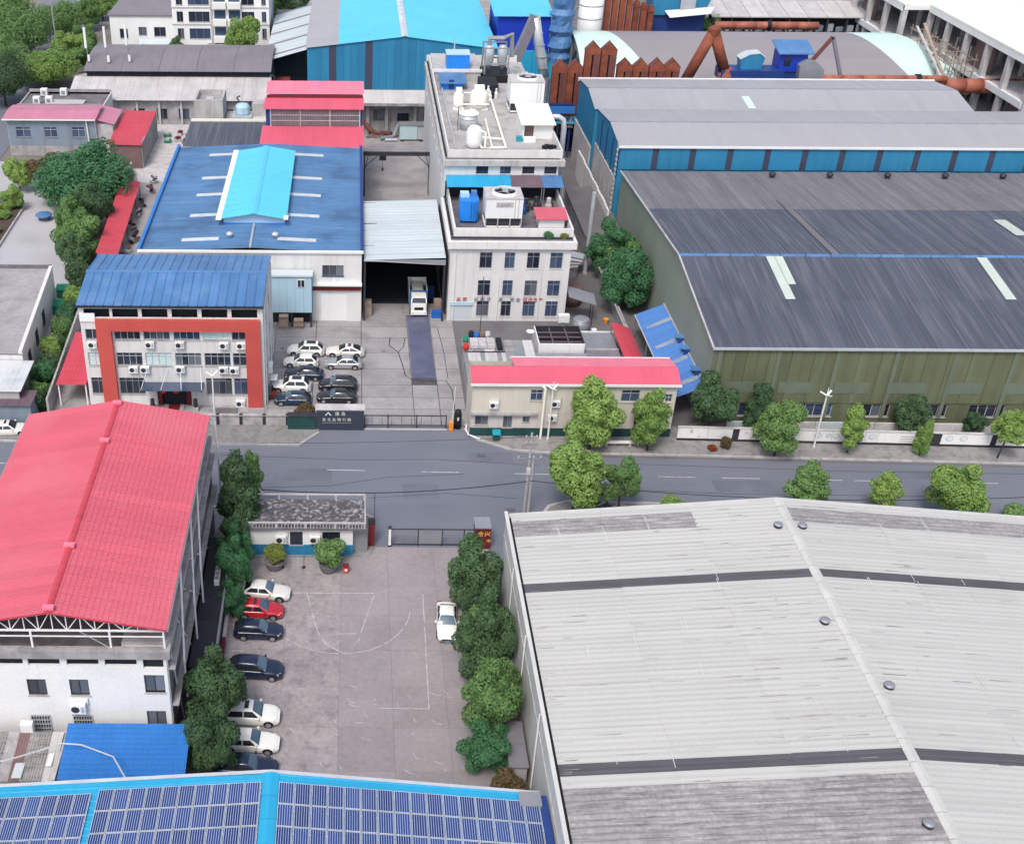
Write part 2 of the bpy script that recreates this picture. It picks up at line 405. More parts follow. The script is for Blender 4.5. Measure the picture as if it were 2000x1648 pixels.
class MB:
    def __init__(s):
        s.v, s.f, s.m = [], [], []

    def add(s, vs, fs, m=0):
        o = len(s.v)
        s.v += [tuple(p) for p in vs]
        for f in fs:
            s.f.append(tuple(i + o for i in f))
            s.m.append(m)
        return s

    def quad(s, a, b, c, d, m=0):
        return s.add((a, b, c, d), ((0, 1, 2, 3),), m)

    def box(s, x0, y0, z0, x1, y1, z1, m=0):
        return s.add(((x0, y0, z0), (x1, y0, z0), (x1, y1, z0), (x0, y1, z0), (x0, y0, z1), (x1, y0, z1), (x1, y1, z1), (x0, y1, z1)),
                     ((0, 3, 2, 1), (4, 5, 6, 7), (0, 1, 5, 4), (1, 2, 6, 5), (2, 3, 7, 6), (3, 0, 4, 7)), m)

    def obox(s, c, size, rz=0.0, m=0):
        """box whose base centre is c, turned by rz degrees"""
        ca, sa = math.cos(RAD(rz)), math.sin(RAD(rz))
        hx, hy, h = size[0] / 2, size[1] / 2, size[2]
        p = [(c[0] + x * ca - y * sa, c[1] + x * sa + y * ca) for x, y in ((-hx, -hy), (hx, -hy), (hx, hy), (-hx, hy))]
        return s.prism(p, c[2], c[2] + h, m)

    def prism(s, poly, z0, z1, m=0):
        n = len(poly)
        vs = [(x, y, z0) for x, y in poly] + [(x, y, z1) for x, y in poly]
        fs = [tuple(reversed(range(n))), tuple(range(n, 2 * n))] + [(i, (i + 1) % n, n + (i + 1) % n, n + i) for i in range(n)]
        return s.add(vs, fs, m)

    def extx(s, poly, x0, x1, m=0):
        """polygon in (y,z) swept along x"""
        n = len(poly)
        vs = [(x0, y, z) for y, z in poly] + [(x1, y, z) for y, z in poly]
        fs = [tuple(reversed(range(n))), tuple(range(n, 2 * n))] + [(i, (i + 1) % n, n + (i + 1) % n, n + i) for i in range(n)]
        return s.add(vs, fs, m)

    def exty(s, poly, y0, y1, m=0):
        """polygon in (x,z) swept along y"""
        n = len(poly)
        vs = [(x, y0, z) for x, z in poly] + [(x, y1, z) for x, z in poly]
        fs = [tuple(range(n)), tuple(reversed(range(n, 2 * n)))] + [(i, n + i, n + (i + 1) % n, (i + 1) % n) for i in range(n)]
        return s.add(vs, fs, m)

    def beam(s, a, b, w, h=None, m=0):
        """square bar from a to b"""
        a, b = V(a), V(b)
        h = h or w
        d = (b - a).normalized()
        up = V((0, 0, 1)) if abs(d.z) < 0.95 else V((1, 0, 0))
        sd_ = d.cross(up).normalized()
        up = sd_.cross(d)
        vs = [p + sd_ * (i * w / 2) + up * (j * h / 2) for p in (a, b) for i, j in ((-1, -1), (1, -1), (1, 1), (-1, 1))]
        return s.add(vs, ((0, 1, 2, 3), (7, 6, 5, 4), (0, 4, 5, 1), (1, 5, 6, 2), (2, 6, 7, 3), (3, 7, 4, 0)), m)

    def tube(s, pts, r, n=8, m=0, r1=None):
        pts = [V(p) for p in pts]
        k = len(pts)
        o = len(s.v)
        prev = None
        for i, p in enumerate(pts):
            d = (pts[min(i + 1, k - 1)] - pts[max(i - 1, 0)]).normalized()
            if prev is None:
                up = V((0, 0, 1)) if abs(d.z) < 0.9 else V((1, 0, 0))
                a = d.cross(up).normalized()
            else:
                a = (prev - d * prev.dot(d)).normalized()
            prev = a
            b = d.cross(a)
            rr = r if r1 is None else r + (r1 - r) * i / (k - 1)
            for j in range(n):
                t = 2 * math.pi * j / n
                s.v.append(tuple(p + a * (rr * math.cos(t)) + b * (rr * math.sin(t))))
        for i in range(k - 1):
            for j in range(n):
                q = (j + 1) % n
                s.f.append((o + i * n + j, o + i * n + q, o + (i + 1) * n + q, o + (i + 1) * n + j))
                s.m.append(m)
        s.f.append(tuple(o + j for j in reversed(range(n))))
        s.f.append(tuple(o + (k - 1) * n + j for j in range(n)))
        s.m += [m, m]
        return s

    def lathe(s, cx, cy, prof, n=20, m=0):
        """profile [(r,z)...] turned round the vertical through cx,cy"""
        o = len(s.v)
        for r, z in prof:
            for j in range(n):
                t = 2 * math.pi * j / n
                s.v.append((cx + r * math.cos(t), cy + r * math.sin(t), z))
        for i in range(len(prof) - 1):
            for j in range(n):
                q = (j + 1) % n
                s.f.append((o + i * n + j, o + i * n + q, o + (i + 1) * n + q, o + (i + 1) * n + j))
                s.m.append(m)
        s.f.append(tuple(o + j for j in reversed(range(n))))
        s.f.append(tuple(o + (len(prof) - 1) * n + j for j in range(n)))
        s.m += [m, m]
        return s

    def mesh(s, name, mats, smooth=False, off=None):
        me = bpy.data.meshes.new(name)
        vs = s.v if off is None else [(x - off[0], y - off[1], z - off[2]) for x, y, z in s.v]
        me.from_pydata(vs, [], s.f)
        if isinstance(mats, str):
            mats = [mats]
        for k in mats:
            me.materials.append(MATS[k])
        if len(mats) > 1:
            me.polygons.foreach_set('material_index', s.m)
        if smooth:
            me.polygons.foreach_set('use_smooth', [True] * len(me.polygons))
        me.update()
        return me

    def build(s, name, mats, parent=None, smooth=False):
        """link as one object; vertices are world coordinates, stored relative to the parent thing's base"""
        off = WL.get(parent.name, (0, 0, 0)) if parent else (0, 0, 0)
        o = bpy.data.objects.new(name, s.mesh(name, mats, smooth, off))
        COL.objects.link(o)
        if parent:
            o.parent = parent
        WL[o.name] = off
        return o


def tag(o, label, cat, group=None):
    o['label'] = label
    o['category'] = cat
    if group:
        o['group'] = group
    return o


def thing(name, loc, label, cat, group=None):
    o = bpy.data.objects.new(name, None)
    o.empty_display_size = 0.3
    COL.objects.link(o)
    o.location = loc
    WL[o.name] = tuple(loc)
    return tag(o, label, cat, group)


def struct(o, kind='structure'):
    o['kind'] = kind
    return o


def place(name, me, parent, loc, rz=0.0, mtx=None):
    """link a shared mesh as an object, loc in world"""
    o = bpy.data.objects.new(name, me)
    COL.objects.link(o)
    off = V(WL.get(parent.name, (0, 0, 0))) if parent else V((0, 0, 0))
    if parent:
        o.parent = parent
    if mtx is not None:
        mm = mtx.copy()
        mm.translation = V(loc) - off
        o.matrix_basis = mm
    else:
        o.location = V(loc) - off
        o.rotation_euler = (0, 0, RAD(rz))
    WL[o.name] = tuple(off)
    return o


def copy_tree(root, loc, rz=0.0, label=None, group=None, scale=None, parent=None):
    c = root.copy()
    COL.objects.link(c)
    c.location = loc
    c.rotation_euler = (0, 0, RAD(rz))
    if scale:
        c.scale = scale if isinstance(scale, tuple) else (scale,) * 3
    if label:
        c['label'] = label
    if group:
        c['group'] = group
    if root.name not in KIDS:
        KIDS[root.name] = [(ch, list(ch.children)) for ch in root.children]
    for ch, gs in KIDS[root.name]:
        d = ch.copy()
        COL.objects.link(d)
        d.parent = c
        for g in gs:
            e = g.copy()
            COL.objects.link(e)
            e.parent = d
    return c


KIDS = {}
FACE = {'S': 0, 'E': 90, 'N': 180, 'W': -90}
DIRS = {'S': (V((1, 0, 0)), V((0, -1, 0))), 'E': (V((0, 1, 0)), V((1, 0, 0))), 'N': (V((-1, 0, 0)), V((0, 1, 0))), 'W': (V((0, -1, 0)), V((-1, 0, 0)))}


def facade(mb, O, face, L, H, holes=(), depth=0.22, m=0):
    """wall plane with real openings and reveals; holes are (u0,z0,u1,z1) from O, u to the right seen from outside"""
    U, N = DIRS[face]
    O = V(O)
    us = sorted({0, L, *[h[0] for h in holes], *[h[2] for h in holes]})
    zs = sorted({0, H, *[h[1] for h in holes], *[h[3] for h in holes]})

    def P(u, z, d=0.0):
        return O + U * u + V((0, 0, z)) - N * d
    for i in range(len(us) - 1):
        for j in range(len(zs) - 1):
            cu, cz = (us[i] + us[i + 1]) / 2, (zs[j] + zs[j + 1]) / 2
            if any(h[0] < cu < h[2] and h[1] < cz < h[3] for h in holes):
                continue
            mb.quad(P(us[i], zs[j]), P(us[i + 1], zs[j]), P(us[i + 1], zs[j + 1]), P(us[i], zs[j + 1]), m)
    for u0, z0, u1, z1 in holes:
        for a, b in (((u0, z0), (u1, z0)), ((u1, z0), (u1, z1)), ((u1, z1), (u0, z1)), ((u0, z1), (u0, z0))):
            mb.quad(P(*a), P(*b), P(*b, depth), P(*a, depth), m)


WCACHE = {}


def window(parent, O, face, w, h, nx=2, transom=0.0, frame='metal_light', pane='glass_dark', depth=0.22, sill=None, bar=0.06):
    """framed window filling an opening whose lower left corner (from outside) is O"""
    U, N = DIRS[face]
    if pane == 'glass_dark':
        pane = rng.choice(('glass_dark', 'glass_dark', 'glass_blue', 'glass_mix'))
    key = (round(w, 2), round(h, 2), nx, transom, frame)
    if key not in WCACHE:
        mb = MB()
        t = 0.07
        for x in [0] + [w * i / nx - bar / 2 for i in range(1, nx)] + [w - bar]:
            mb.box(x, -t / 2, 0, x + bar, t / 2, h)
        zs = [0, h - bar] + ([h - transom - bar / 2] if transom else [])
        for z in zs:
            mb.box(0, -t / 2 - 0.003, z, w, t / 2 + 0.003, z + bar)
        WCACHE[key] = mb.mesh('window', frame)
    loc = V(O) - N * (depth - 0.08)
    o = place('window', WCACHE[key], parent, loc, FACE[face])
    rows = [(0, h - transom), (h - transom, h)] if transom else [(0, h)]
    for i in range(nx):
        for a, b in rows:
            pk = ('p', round(w / nx, 2), round(b - a, 2), pane)
            if pk not in WCACHE:
                WCACHE[pk] = MB().box(0, -0.008, 0, w / nx, 0.008, b - a).mesh('pane', pane)
            c = bpy.data.objects.new('pane', WCACHE[pk])
            COL.objects.link(c)
            c.parent = o
            c.location = (w * i / nx, 0.02, a)
    if sill:
        sk = ('s', round(w, 2), sill)
        if sk not in WCACHE:
            WCACHE[sk] = MB().box(-0.08, -0.1, -0.07, w + 0.08, 0.14, 0).mesh('sill', sill)
        c = bpy.data.objects.new('sill', WCACHE[sk])
        COL.objects.link(c)
        c.parent = o
        c.location = (0, -(depth - 0.08), 0)
    return o


SHEETS = {}


def sheet_mesh(w, l, style, period, amp, m):
    key = (round(w, 3), round(l, 3), style, period, amp, m)
    if key in SHEETS:
        return SHEETS[key]
    prof = []
    n = max(1, round(w / period))
    p = w / n
    if style == 'corr':
        for i in range(n * 4 + 1):
            prof.append((i * p / 4, amp * math.sin(2 * math.pi * i / 4)))
    elif style == 'trap':
        for i in range(n):
            x = i * p
            prof += [(x, 0), (x + p * 0.72, 0), (x + p * 0.80, amp), (x + p * 0.92, amp)]
        prof.append((w, 0))
    else:
        prof = [(0, 0), (w - 0.12, 0), (w - 0.09, amp), (w - 0.03, amp), (w, 0)]
    mb = MB()
    if style == 'tile':
        steps = max(1, round(l / 0.42))
        sl_ = l / steps
        prof = []
        for i in range(n * 4 + 1):
            prof.append((i * p / 4, amp * max(0.0, math.sin(2 * math.pi * i / 4)) + amp * 0.2))
        ys = []
        for k in range(steps):
            ys += [(k * sl_, 0.035), ((k + 1) * sl_, 0.0)]
        k = len(prof)
        vs = [(x, y, z + dz) for y, dz in ys for x, z in prof]
        fs = [(r * k + i, r * k + i + 1, (r + 1) * k + i + 1, (r + 1) * k + i) for r in range(len(ys) - 1) for i in range(k - 1)]
        mb.add(vs, fs)
    else:
        k = len(prof)
        vs = [(x, y, z + (0.02 if y == 0 else 0)) for y in (0, l) for x, z in prof]
        mb.add(vs, [(i, i + 1, k + i + 1, k + i) for i in range(k - 1)])
    SHEETS[key] = mb.mesh('roof_sheet', m, smooth=(style == 'corr'))
    return SHEETS[key]


def slope(parent, P0, U, W, LU, LW, sw=1.0, laps=1, m='roof_grey', style='trap', period=0.33, amp=0.035,
          name='roof_sheet', jit=0.008, pick=None, under=None, skip=None):
    """lay overlapping sheets over a roof plane; P0 eave corner, U along the eave, W up the slope"""
    U, W = V(U).normalized(), V(W).normalized()
    Nn = U.cross(W)
    if Nn.z < 0:
        Nn = -Nn
        P0 = V(P0) + U * LU
        U = -U
    P0 = V(P0)
    rot = Matrix((U, W, Nn)).transposed().to_4x4()
    nu = max(1, round(LU / sw))
    w = LU / nu
    l = LW / laps
    for i in range(nu):
        for j in range(laps):
            if skip and skip(i, j):
                continue
            mm = pick(i, j) if pick else m
            amp_ = amp * 2.2 if mm == 'roof_asbestos_old' and style == 'corr' else amp
            me = sheet_mesh(w + (0.02 if style != 'plain' else 0), l + (0.15 if j < laps - 1 else 0), style, period, amp_, mm)
            loc = P0 + U * (i * w) + W * (j * l) + Nn * (0.012 * ((j + i) % 2) + rng.random() * jit + 0.02)
            place(name, me, parent, loc, mtx=rot)
    if under:
        a, b, c, d = P0, P0 + U * LU, P0 + U * LU + W * LW, P0 + W * LW
        mb = MB()
        e = Nn * 0.12
        mb.add([a, b, c, d, a - e, b - e, c - e, d - e], ((0, 1, 2, 3), (7, 6, 5, 4), (0, 4, 5, 1), (1, 5, 6, 2), (2, 6, 7, 3), (3, 7, 4, 0)))
        mb.build('roof_deck', under, parent)


def gable_roof(parent, x0, x1, y0, y1, ze, zr, axis, ridge=None, **kw):
    """two slopes; axis = direction of the ridge ('x' or 'y')"""
    if axis == 'y':
        r = (x0 + x1) / 2 if ridge is None else ridge
        a = V((r - x0, 0, zr - ze))
        slope(parent, (x0, y0, ze), (0, 1, 0), a, y1 - y0, a.length, **kw)
        b = V((r - x1, 0, zr - ze))
        slope(parent, (x1, y0, ze), (0, 1, 0), b, y1 - y0, b.length, **kw)
    else:
        r = (y0 + y1) / 2 if ridge is None else ridge
        a = V((0, r - y0, zr - ze))
        slope(parent, (x0, y0, ze), (1, 0, 0), a, x1 - x0, a.length, **kw)
        b = V((0, r - y1, zr - ze))
        slope(parent, (x0, y1, ze), (1, 0, 0), b, x1 - x0, b.length, **kw)

# ================================================================== GROUND
def mark(o, ground):
    """a mark that belongs to a piece of ground"""
    o.parent = ground
    return o


def sheet(name, poly, z, m):
    mb = MB()
    mb.add([(x, y, z) for x, y in poly], (tuple(range(len(poly))),))
    return struct(mb.build(name, m))


sheet('ground', [(-900, -300), (900, -300), (900, 1800), (-900, 1800)], -0.06, 'earth')
ROAD = sheet('road', [(-140, 84), (160, 82), (160, 110.4), (-140, 112)], 0.0, 'asphalt')
sheet('side_street', [(-80, 112), (-61.5, 112), (-64, 420), (-84, 420)], 0.004, 'asphalt')
sheet('back_yard', [(-35, 136), (39.5, 136), (39.5, 340), (-47, 340), (-47, 196), (-38, 196)], 0.0, 'yard_concrete')
sheet('pale_yard', [(-36.0, 186), (-28.5, 186), (-28.5, 217), (-43, 217)], 0.006, 'stone_light')
sheet('office_ground', [(-34.2, 110.4), (-9.6, 110.4), (-9.6, 136), (-35, 136)], 0.008, 'yard_concrete')
sheet('alley', [(12.6, 110.4), (39.6, 110.4), (39.6, 205), (28.2, 205), (28.2, 136.2), (12.6, 136.2)], 0.006, 'asphalt_worn')
sheet('works_yard', [(39.5, 198), (190, 198), (190, 420), (39.5, 420)], 0.002, 'dark_concrete')
sheet('left_courtyard', [(-61.5, 112), (-38.2, 112), (-40, 190), (-38.6, 196), (-62, 196)], 0.004, 'courtyard')
sheet('planting_strip', [(-38.1, 112), (-34.9, 112), (-37.6, 190), (-40, 190)], 0.03, 'soil')
sheet('near_forecourt', [(-140, -60), (160, -60), (160, 84), (-140, 86)], -0.01, 'asphalt_worn')


def paving(name, xs, ys, z, th, m, gap=0.06, pick=None, skip=None, joint='joint'):
    base = MB().box(xs[0], ys[0], z - 0.01, xs[-1], ys[-1], z).build(name, joint)
    struct(base)
    cache = {}
    for i in range(len(xs) - 1):
        for j in range(len(ys) - 1):
            cx, cy = (xs[i] + xs[i + 1]) / 2, (ys[j] + ys[j + 1]) / 2
            if skip and skip(cx, cy):
                continue
            w, d = xs[i + 1] - xs[i] - gap, ys[j + 1] - ys[j] - gap
            mm = pick(cx, cy) if pick else m
            k = (round(w, 2), round(d, 2), mm)
            if k not in cache:
                cache[k] = MB().box(-w / 2, -d / 2, 0, w / 2, d / 2, th).mesh('slab', mm)
            o = place('slab', cache[k], base, (cx, cy, z + 0.002 + rng.random() * 0.006))
    return base


# concrete slabs of the far yard, with the weighbridge pit left free
YARD = paving('factory_yard', [-9.6, -4.5, 1.3, 7.3, 10.3, 13.3], [110.4, 113.8, 116.4, 119.3, 123.2, 127.2, 131.2, 134.2, 137.6], 0.02, 0.03, 'yard_concrete', 0.09,
       skip=lambda x, y: 7.3 < x < 10.3 and 121 < y < 137)
paving('passage_yard', [1.3, 6.9, 12.5], [137.6, 143, 149, 155, 161, 167, 173], 0.02, 0.03, 'yard_concrete', 0.06)
cb = lambda x, y: 'court_bright' if x < -0.8 else 'court_concrete'
COURT = paving('court_yard', [-10.9, -5.6, -0.8, 3.6, 8.0, 13.4], [56.5, 61, 65.4, 69.8, 74.2, 78.6, 82.6, 88.4], 0.02, 0.03, 'court_concrete', 0.02, pick=cb, joint='asphalt_worn')

# weighbridge: a long steel plate in the yard
t = thing('weighbridge', (8.8, 129, 0.02), 'long dark steel weighbridge plate let into the factory yard', 'weighbridge')
for k in range(4):
    y = 120.9 + k * 4.05
    MB().box(7.42, y + 0.02, 0.03, 10.18, y + 4.03, 0.12).build('deck_plate', 'weigh_plate', t)
for x in (7.32, 10.2):
    MB().box(x, 120.8, 0.02, x + 0.09, 137.2, 0.14).build('edge_angle', 'steel_belt', t)

# cracks across the yard
def ribbon(pts, w, z):
    mb = MB()
    for a, b in zip(pts, pts[1:]):
        a, b = V((*a, z)), V((*b, z))
        n = V((0, 0, 1)).cross(b - a).normalized() * (w / 2)
        e = (b - a).normalized() * (w * 0.4)
        mb.quad(a - n - e, b - n + e, b + n + e, a + n - e)
    return mb


for pts, w in (([(5.0, 131.2), (4.8, 129.2), (5.9, 127.4), (6.3, 124.5), (6.6, 121.6), (7.3, 120.6)], 0.12),
               ([(5.9, 127.4), (6.6, 128.8), (6.9, 131.2)], 0.10), ([(7.3, 120.6), (9.4, 120.3), (11.4, 120.4), (12.0, 118.3), (12.0, 113.5)], 0.10),
               ([(11.2, 134), (11.6, 128), (11.7, 121)], 0.08)):
    mark(ribbon(pts, w, 0.062).build('crack', 'crack'), YARD)

# painted lines of the old ball court
def painted(pts, w=0.075, z=0.0605, nm='court_line'):
    mark(ribbon(pts, w, z).build(nm, 'white_paint'), ROAD if nm == 'lane_dash' else COURT)


def arc(cx, cy, rx, ry, a0, a1, n=14):
    return [(cx + rx * math.cos(RAD(a0 + (a1 - a0) * i / n)), cy + ry * math.sin(RAD(a0 + (a1 - a0) * i / n))) for i in range(n + 1)]


painted([(-5.7, 81.6), (2.25, 81.6)])
painted([(6.72, 81.5), (6.62, 74), (6.53, 67.45), (2.46, 67.5)])
painted([(-3.85, 81.5), (-2.95, 77.2), (-2.6, 76), (-1.9, 74.8), (-0.5, 73.8)])
painted([(2.25, 81.3), (1.05, 76.4)])
painted([(0.95, 75.6), (0.3, 74.6)])
painted([(-0.9, 76.2), (0.6, 76.25)], 0.08)
painted(arc(-0.55, 76.3, 1.05, 1.1, 45, 90, 6), 0.08)
painted(arc(-0.5, 79.9, 6.0, 6.15, -90, -8, 16))
painted(arc(-0.9, 79.9, 6.4, 6.15, -148, -90, 10))
for y in (83.0, 80.0, 77.3, 74.0, 69.0, 64.7, 62.2):
    painted([(-10.6, y), (-8.9, y)], 0.09, 0.0612, 'bay_line')

# tyre scuffs and pale scratches on the court
for k in range(46):
    x, y = rng.uniform(-5, 11), rng.uniform(57, 70)
    a = rng.gauss(-1.0, .5)
    l = rng.uniform(.2, .9)
    painted([(x, y), (x + l * math.cos(a) * .6, y + l * math.sin(a) * .6), (x + l * math.cos(a + .25), y + l * math.sin(a + .25))], rng.uniform(.03, .07), .0598, 'scuff_mark')

# mended patches, tar seams and dusty gutters of the road
for k, (x, y, w_, d) in enumerate(((-8, 99.5, 6, 2.2), (5.5, 96.4, 3.6, 2.6), (12.5, 103.2, 5, 1.8), (38, 98.0, 7, 2.0), (57, 100.5, 9, 1.6), (-20, 103, 8, 1.7))):
    o = sheet('road_patch', [(x, y), (x + w_, y - .15), (x + w_ + .1, y + d), (x - .1, y + d + .1)], .003 + k * .0002, 'asphalt_dark')
    del o['kind']
    mark(o, ROAD)
for pts in ([(-14, 104.2), (0, 103.4), (9, 103.6), (20, 102.6)], [(2, 96.5), (10, 97.4), (17, 96.6)], [(22, 98.6), (40, 97.6), (66, 97.4)], [(-12, 98), (-2, 98.6), (4, 100.2), (12, 100.9)], [(30, 103), (52, 101.9), (72, 101.6)]):
    mark(ribbon(pts, .07, .0042).build('tar_seam', 'crack'), ROAD)
sheet('gutter_dust', [(20.9, 104.4), (35.3, 104.0), (72.4, 102.8), (130, 101), (130, 101.6), (72.4, 103.4), (35.3, 104.6), (20.9, 104.95)], .0048, 'asphalt_worn')

# lane dashes on the road
for x in (-40, -29, -18.5, -2.4, 7.6, 17.4, 32.5, 39.2, 47.8, 53.0, 64.0, 75, 86):
    y = 101.5 - 0.024 * (x + 2.4)
    painted([(x, y), (x + 3.9, y - 0.09)], 0.10, 0.0045, 'lane_dash')


def sidewalk(name, poly, kerb_pts, z=0.14):
    mb = MB().prism(poly, -0.02, z)
    o = struct(mb.build(name, 'pavement'))
    cache = {}
    for a, b in zip(kerb_pts, kerb_pts[1:]):
        a, b = V((*a, 0)), V((*b, 0))
        n = max(1, round((b - a).length / 1.2))
        l = (b - a).length / n
        ang = math.degrees(math.atan2(b.y - a.y, b.x - a.x))
        k = round(l, 2)
        if k not in cache:
            cache[k] = MB().box(0.015, -0.14, -0.02, l - 0.015, 0.14, z + 0.025).mesh('kerb_stone', 'kerb')
        for i in range(n):
            p = a + (b - a) * (i / n)
            place('kerb_stone', cache[k], o, (p.x, p.y, rng.random() * 0.012), ang)
    return o


kl = [(-60, 106.9), (-15.1, 106.25), (-5.6, 106.15), (-3.5, 108.75)]
sidewalk('far_pavement', [(-60, 110.6)] + [(-60, 106.9), (-15.1, 106.25), (-5.6, 106.15), (-3.5, 108.75)] + [(-3.5, 109.6), (-7, 110.6)], kl)
kr = [(12.75, 109.7), (13.9, 107.6), (17.6, 105.45), (20.9, 104.95), (35.3, 104.6), (72.4, 103.4), (130, 101.6)]
sidewalk('street_pavement', kr + [(130, 111.2), (39, 111.2), (38, 110.4), (13, 110.4)], kr)
kn = [(18.6, 90.0), (19.0, 93.2), (20.2, 95.2), (22.2, 96.05), (27.3, 95.85), (42.5, 95.4), (57, 94.8), (67.7, 93.9), (130, 92)]
sidewalk('near_pavement', kn + [(130, 82), (18.6, 82)], kn)
sidewalk('gatehouse_pavement', [(-40, 93.8), (-40, 86.6), (-9.6, 86.6), (1.9, 86.9), (2.5, 88.4), (2.3, 93.0), (0.5, 94.6)], [(2.3, 88.6), (2.3, 93.0), (0.5, 94.6), (-40, 94.9)], 0.10)

# drain grates and small patches on the road
for x, y in ((14.2, 104.4), (16.2, 94.6)):
    t = thing('drain_grate', (x, y, 0), 'dark drain grate in the asphalt ' + ('beside the beige building corner' if y > 100 else 'near the utility pole'), 'grate')
    MB().box(x - 0.45, y - 0.25, 0.002, x + 0.45, y + 0.25, 0.02).build('frame', 'metal_dark', t)
    for k in range(6):
        MB().box(x - 0.4 + k * 0.14, y - 0.22, 0.02, x - 0.33 + k * 0.14, y + 0.22, 0.035).build('bar', 'steel_belt', t)
for x, y, w in ((4.1, 127.6, 0.6), (-8.6, 128.2, 0.5), (4.3, 112.2, 0.55)):
    t = MB().lathe(x, y, [(w / 2, 0.05), (w / 2, 0.066), (w / 2 - 0.06, 0.066), (w / 2 - 0.06, 0.058), (0.01, 0.058)], 14).build('manhole_cover', 'steel_belt')
    tag(t, {4.1: 'round iron manhole cover right of the silver sedan', -8.6: 'round iron manhole cover beside the office side wall', 4.3: 'round iron manhole cover just inside the far sliding gate'}[x], 'manhole cover')

# ================================================================== NEAR BUILDINGS
# ------------------------------------------------ white corrugated warehouse (right foreground)
w = thing('corrugated_warehouse', (37, 60, 0), 'huge warehouse with weathered white corrugated roof and two dark bands', 'warehouse')
mb = MB()
facade(mb, (13.62, 81.4, 0), 'W', 43.4, 9.25)
mb.quad((13.62, 81.4, 0), (60.4, 81.4, 0), (60.4, 81.4, 8.7), (13.62, 81.4, 8.7))
mb.add([(13.62, 81.4, 8.7), (60.4, 81.4, 8.7), (37, 81.4, 10.7)], ((0, 1, 2),))
mb.quad((60.4, 38, 0), (60.4, 81.4, 0), (60.4, 81.4, 9), (60.4, 38, 9))
mb.quad((13.62, 38, 0), (60.4, 38, 0), (60.4, 38, 9), (13.62, 38, 9))
mb.box(13.62, 38, 9.0, 13.78, 81.75, 9.25)
mb.build('wall', 'shed_wall', w)
MB().box(13.56, 38, 6.9, 13.62, 81.4, 7.1).build('string_course', 'grey_wall', w)
MB().box(13.78, 38, 8.75, 14.45, 81.4, 8.83).build('gutter', 'dark_void', w)
MB().box(13.5, 38, 9.25, 13.8, 81.8, 9.33).build('coping', 'ridge_cream', w)
band = (71.7, 53.5)


def wpick(left):
    def f(i, j):
        # rows run along Y from 38.4 to 81.6 in 1.029 m steps
        y = 38.4 + (i + 0.5) * (43.2 / 42)
        if not left:
            y = 38.4 + (i + 0.5) * (43.2 / 42)
        for b in band:
            if abs(y - b) < 0.55:
                return 'fibre_dark'
        if 79.0 < y < 80.1 and not (left and j == 2):
            return 'roof_asbestos_old'
        if left and y < 51.3:
            return 'roof_asbestos_old'
        return 'roof_asbestos'
    return f


def wl(i, j):
    return wpick(True)(41 - i, j)      # the left slope is laid from the far end


a = V((37 - 14.05, 0, 1.9))
slope(w, (14.05, 38.4, 9.0), (0, 1, 0), a, 43.2, a.length, sw=1.03, laps=3, style='corr', period=0.515, amp=0.022, pick=wl, jit=0.02)
a = V((37 - 60.4, 0, 1.9))
slope(w, (60.4, 38.4, 9.0), (0, 1, 0), a, 43.2, a.length, sw=1.03, laps=3, style='corr', period=0.515, amp=0.022, pick=wpick(False), jit=0.02)
k = 0
y = 38.6
while y < 81.4:
    l = min(1.95, 81.5 - y)
    MB().exty([(36.6, 10.90), (37.0, 10.99), (37.4, 10.90), (37.4, 10.95), (37.0, 11.05), (36.6, 10.95)], y, y + l).build('ridge_cap', 'ridge_cream', w)
    y += 2.0
MB().add([(13.95, 81.42, 9.05), (37, 81.42, 11.0), (37, 81.85, 11.0), (13.95, 81.85, 9.05), (13.95, 81.42, 8.9), (37, 81.42, 10.85), (37, 81.85, 10.85), (13.95, 81.85, 8.9)],
         ((0, 1, 2, 3), (4, 7, 6, 5), (0, 4, 5, 1), (3, 2, 6, 7))).build('verge', 'ridge_cream', w)
MB().add([(60.4, 81.42, 9.05), (37, 81.42, 11.0), (37, 81.85, 11.0), (60.4, 81.85, 9.05), (60.4, 81.42, 8.9), (37, 81.42, 10.85), (37, 81.85, 10.85), (60.4, 81.85, 8.9)],
         ((0, 1, 2, 3), (4, 7, 6, 5), (0, 4, 5, 1), (3, 2, 6, 7))).build('verge', 'ridge_cream', w)
for y in (58.5, 66.5, 74.5):
    MB().tube([(13.5, y, 0), (13.5, y, 8.9)], 0.06).build('drain_pipe', 'clean_white', w)

for k in range(210):                                   # dark wear marks along the ribs, thickest near the ridge and eave
    side = -1 if rng.random() < .6 else 1
    d = abs(rng.gauss(0, 7)) + .5 if rng.random() < .7 else rng.uniform(0.5, 22)
    if side < 0 and rng.random() < .3:
        d = 22.6 - rng.random() * 1.2
    y = rng.uniform(51.5, 81)
    xa, l, wd = 37 + side * d, rng.uniform(.3, 2.2), rng.uniform(.02, .06)
    xb = max(14.3, min(60, xa + side * l))
    zr = lambda x: 9.0 + 1.9 * (1 - abs(x - 37) / (22.9 if x < 37 else 23.4)) + .085
    MB().quad((xa, y, zr(xa)), (xb, y, zr(xb)), (xb, y + wd * .5, zr(xb)), (xa, y + wd, zr(xa))).build('wear_mark', 'dark_concrete' if k % 4 == 0 else 'old_concrete', w)
for k in range(60):                                    # pale broken lap lines down the sheets
    x = rng.choice((17.8, 21.6, 25.4, 29.2, 33.0, 41, 45, 49)) + rng.uniform(-.15, .15)
    y = rng.uniform(53, 79)
    l = rng.uniform(.6, 2.4)
    MB().quad((x, y, zr(x)), (x + .05, y, zr(x)), (x + .05, y + l, zr(x)), (x, y + l, zr(x))).build('lap_line', 'seam_pale', w)

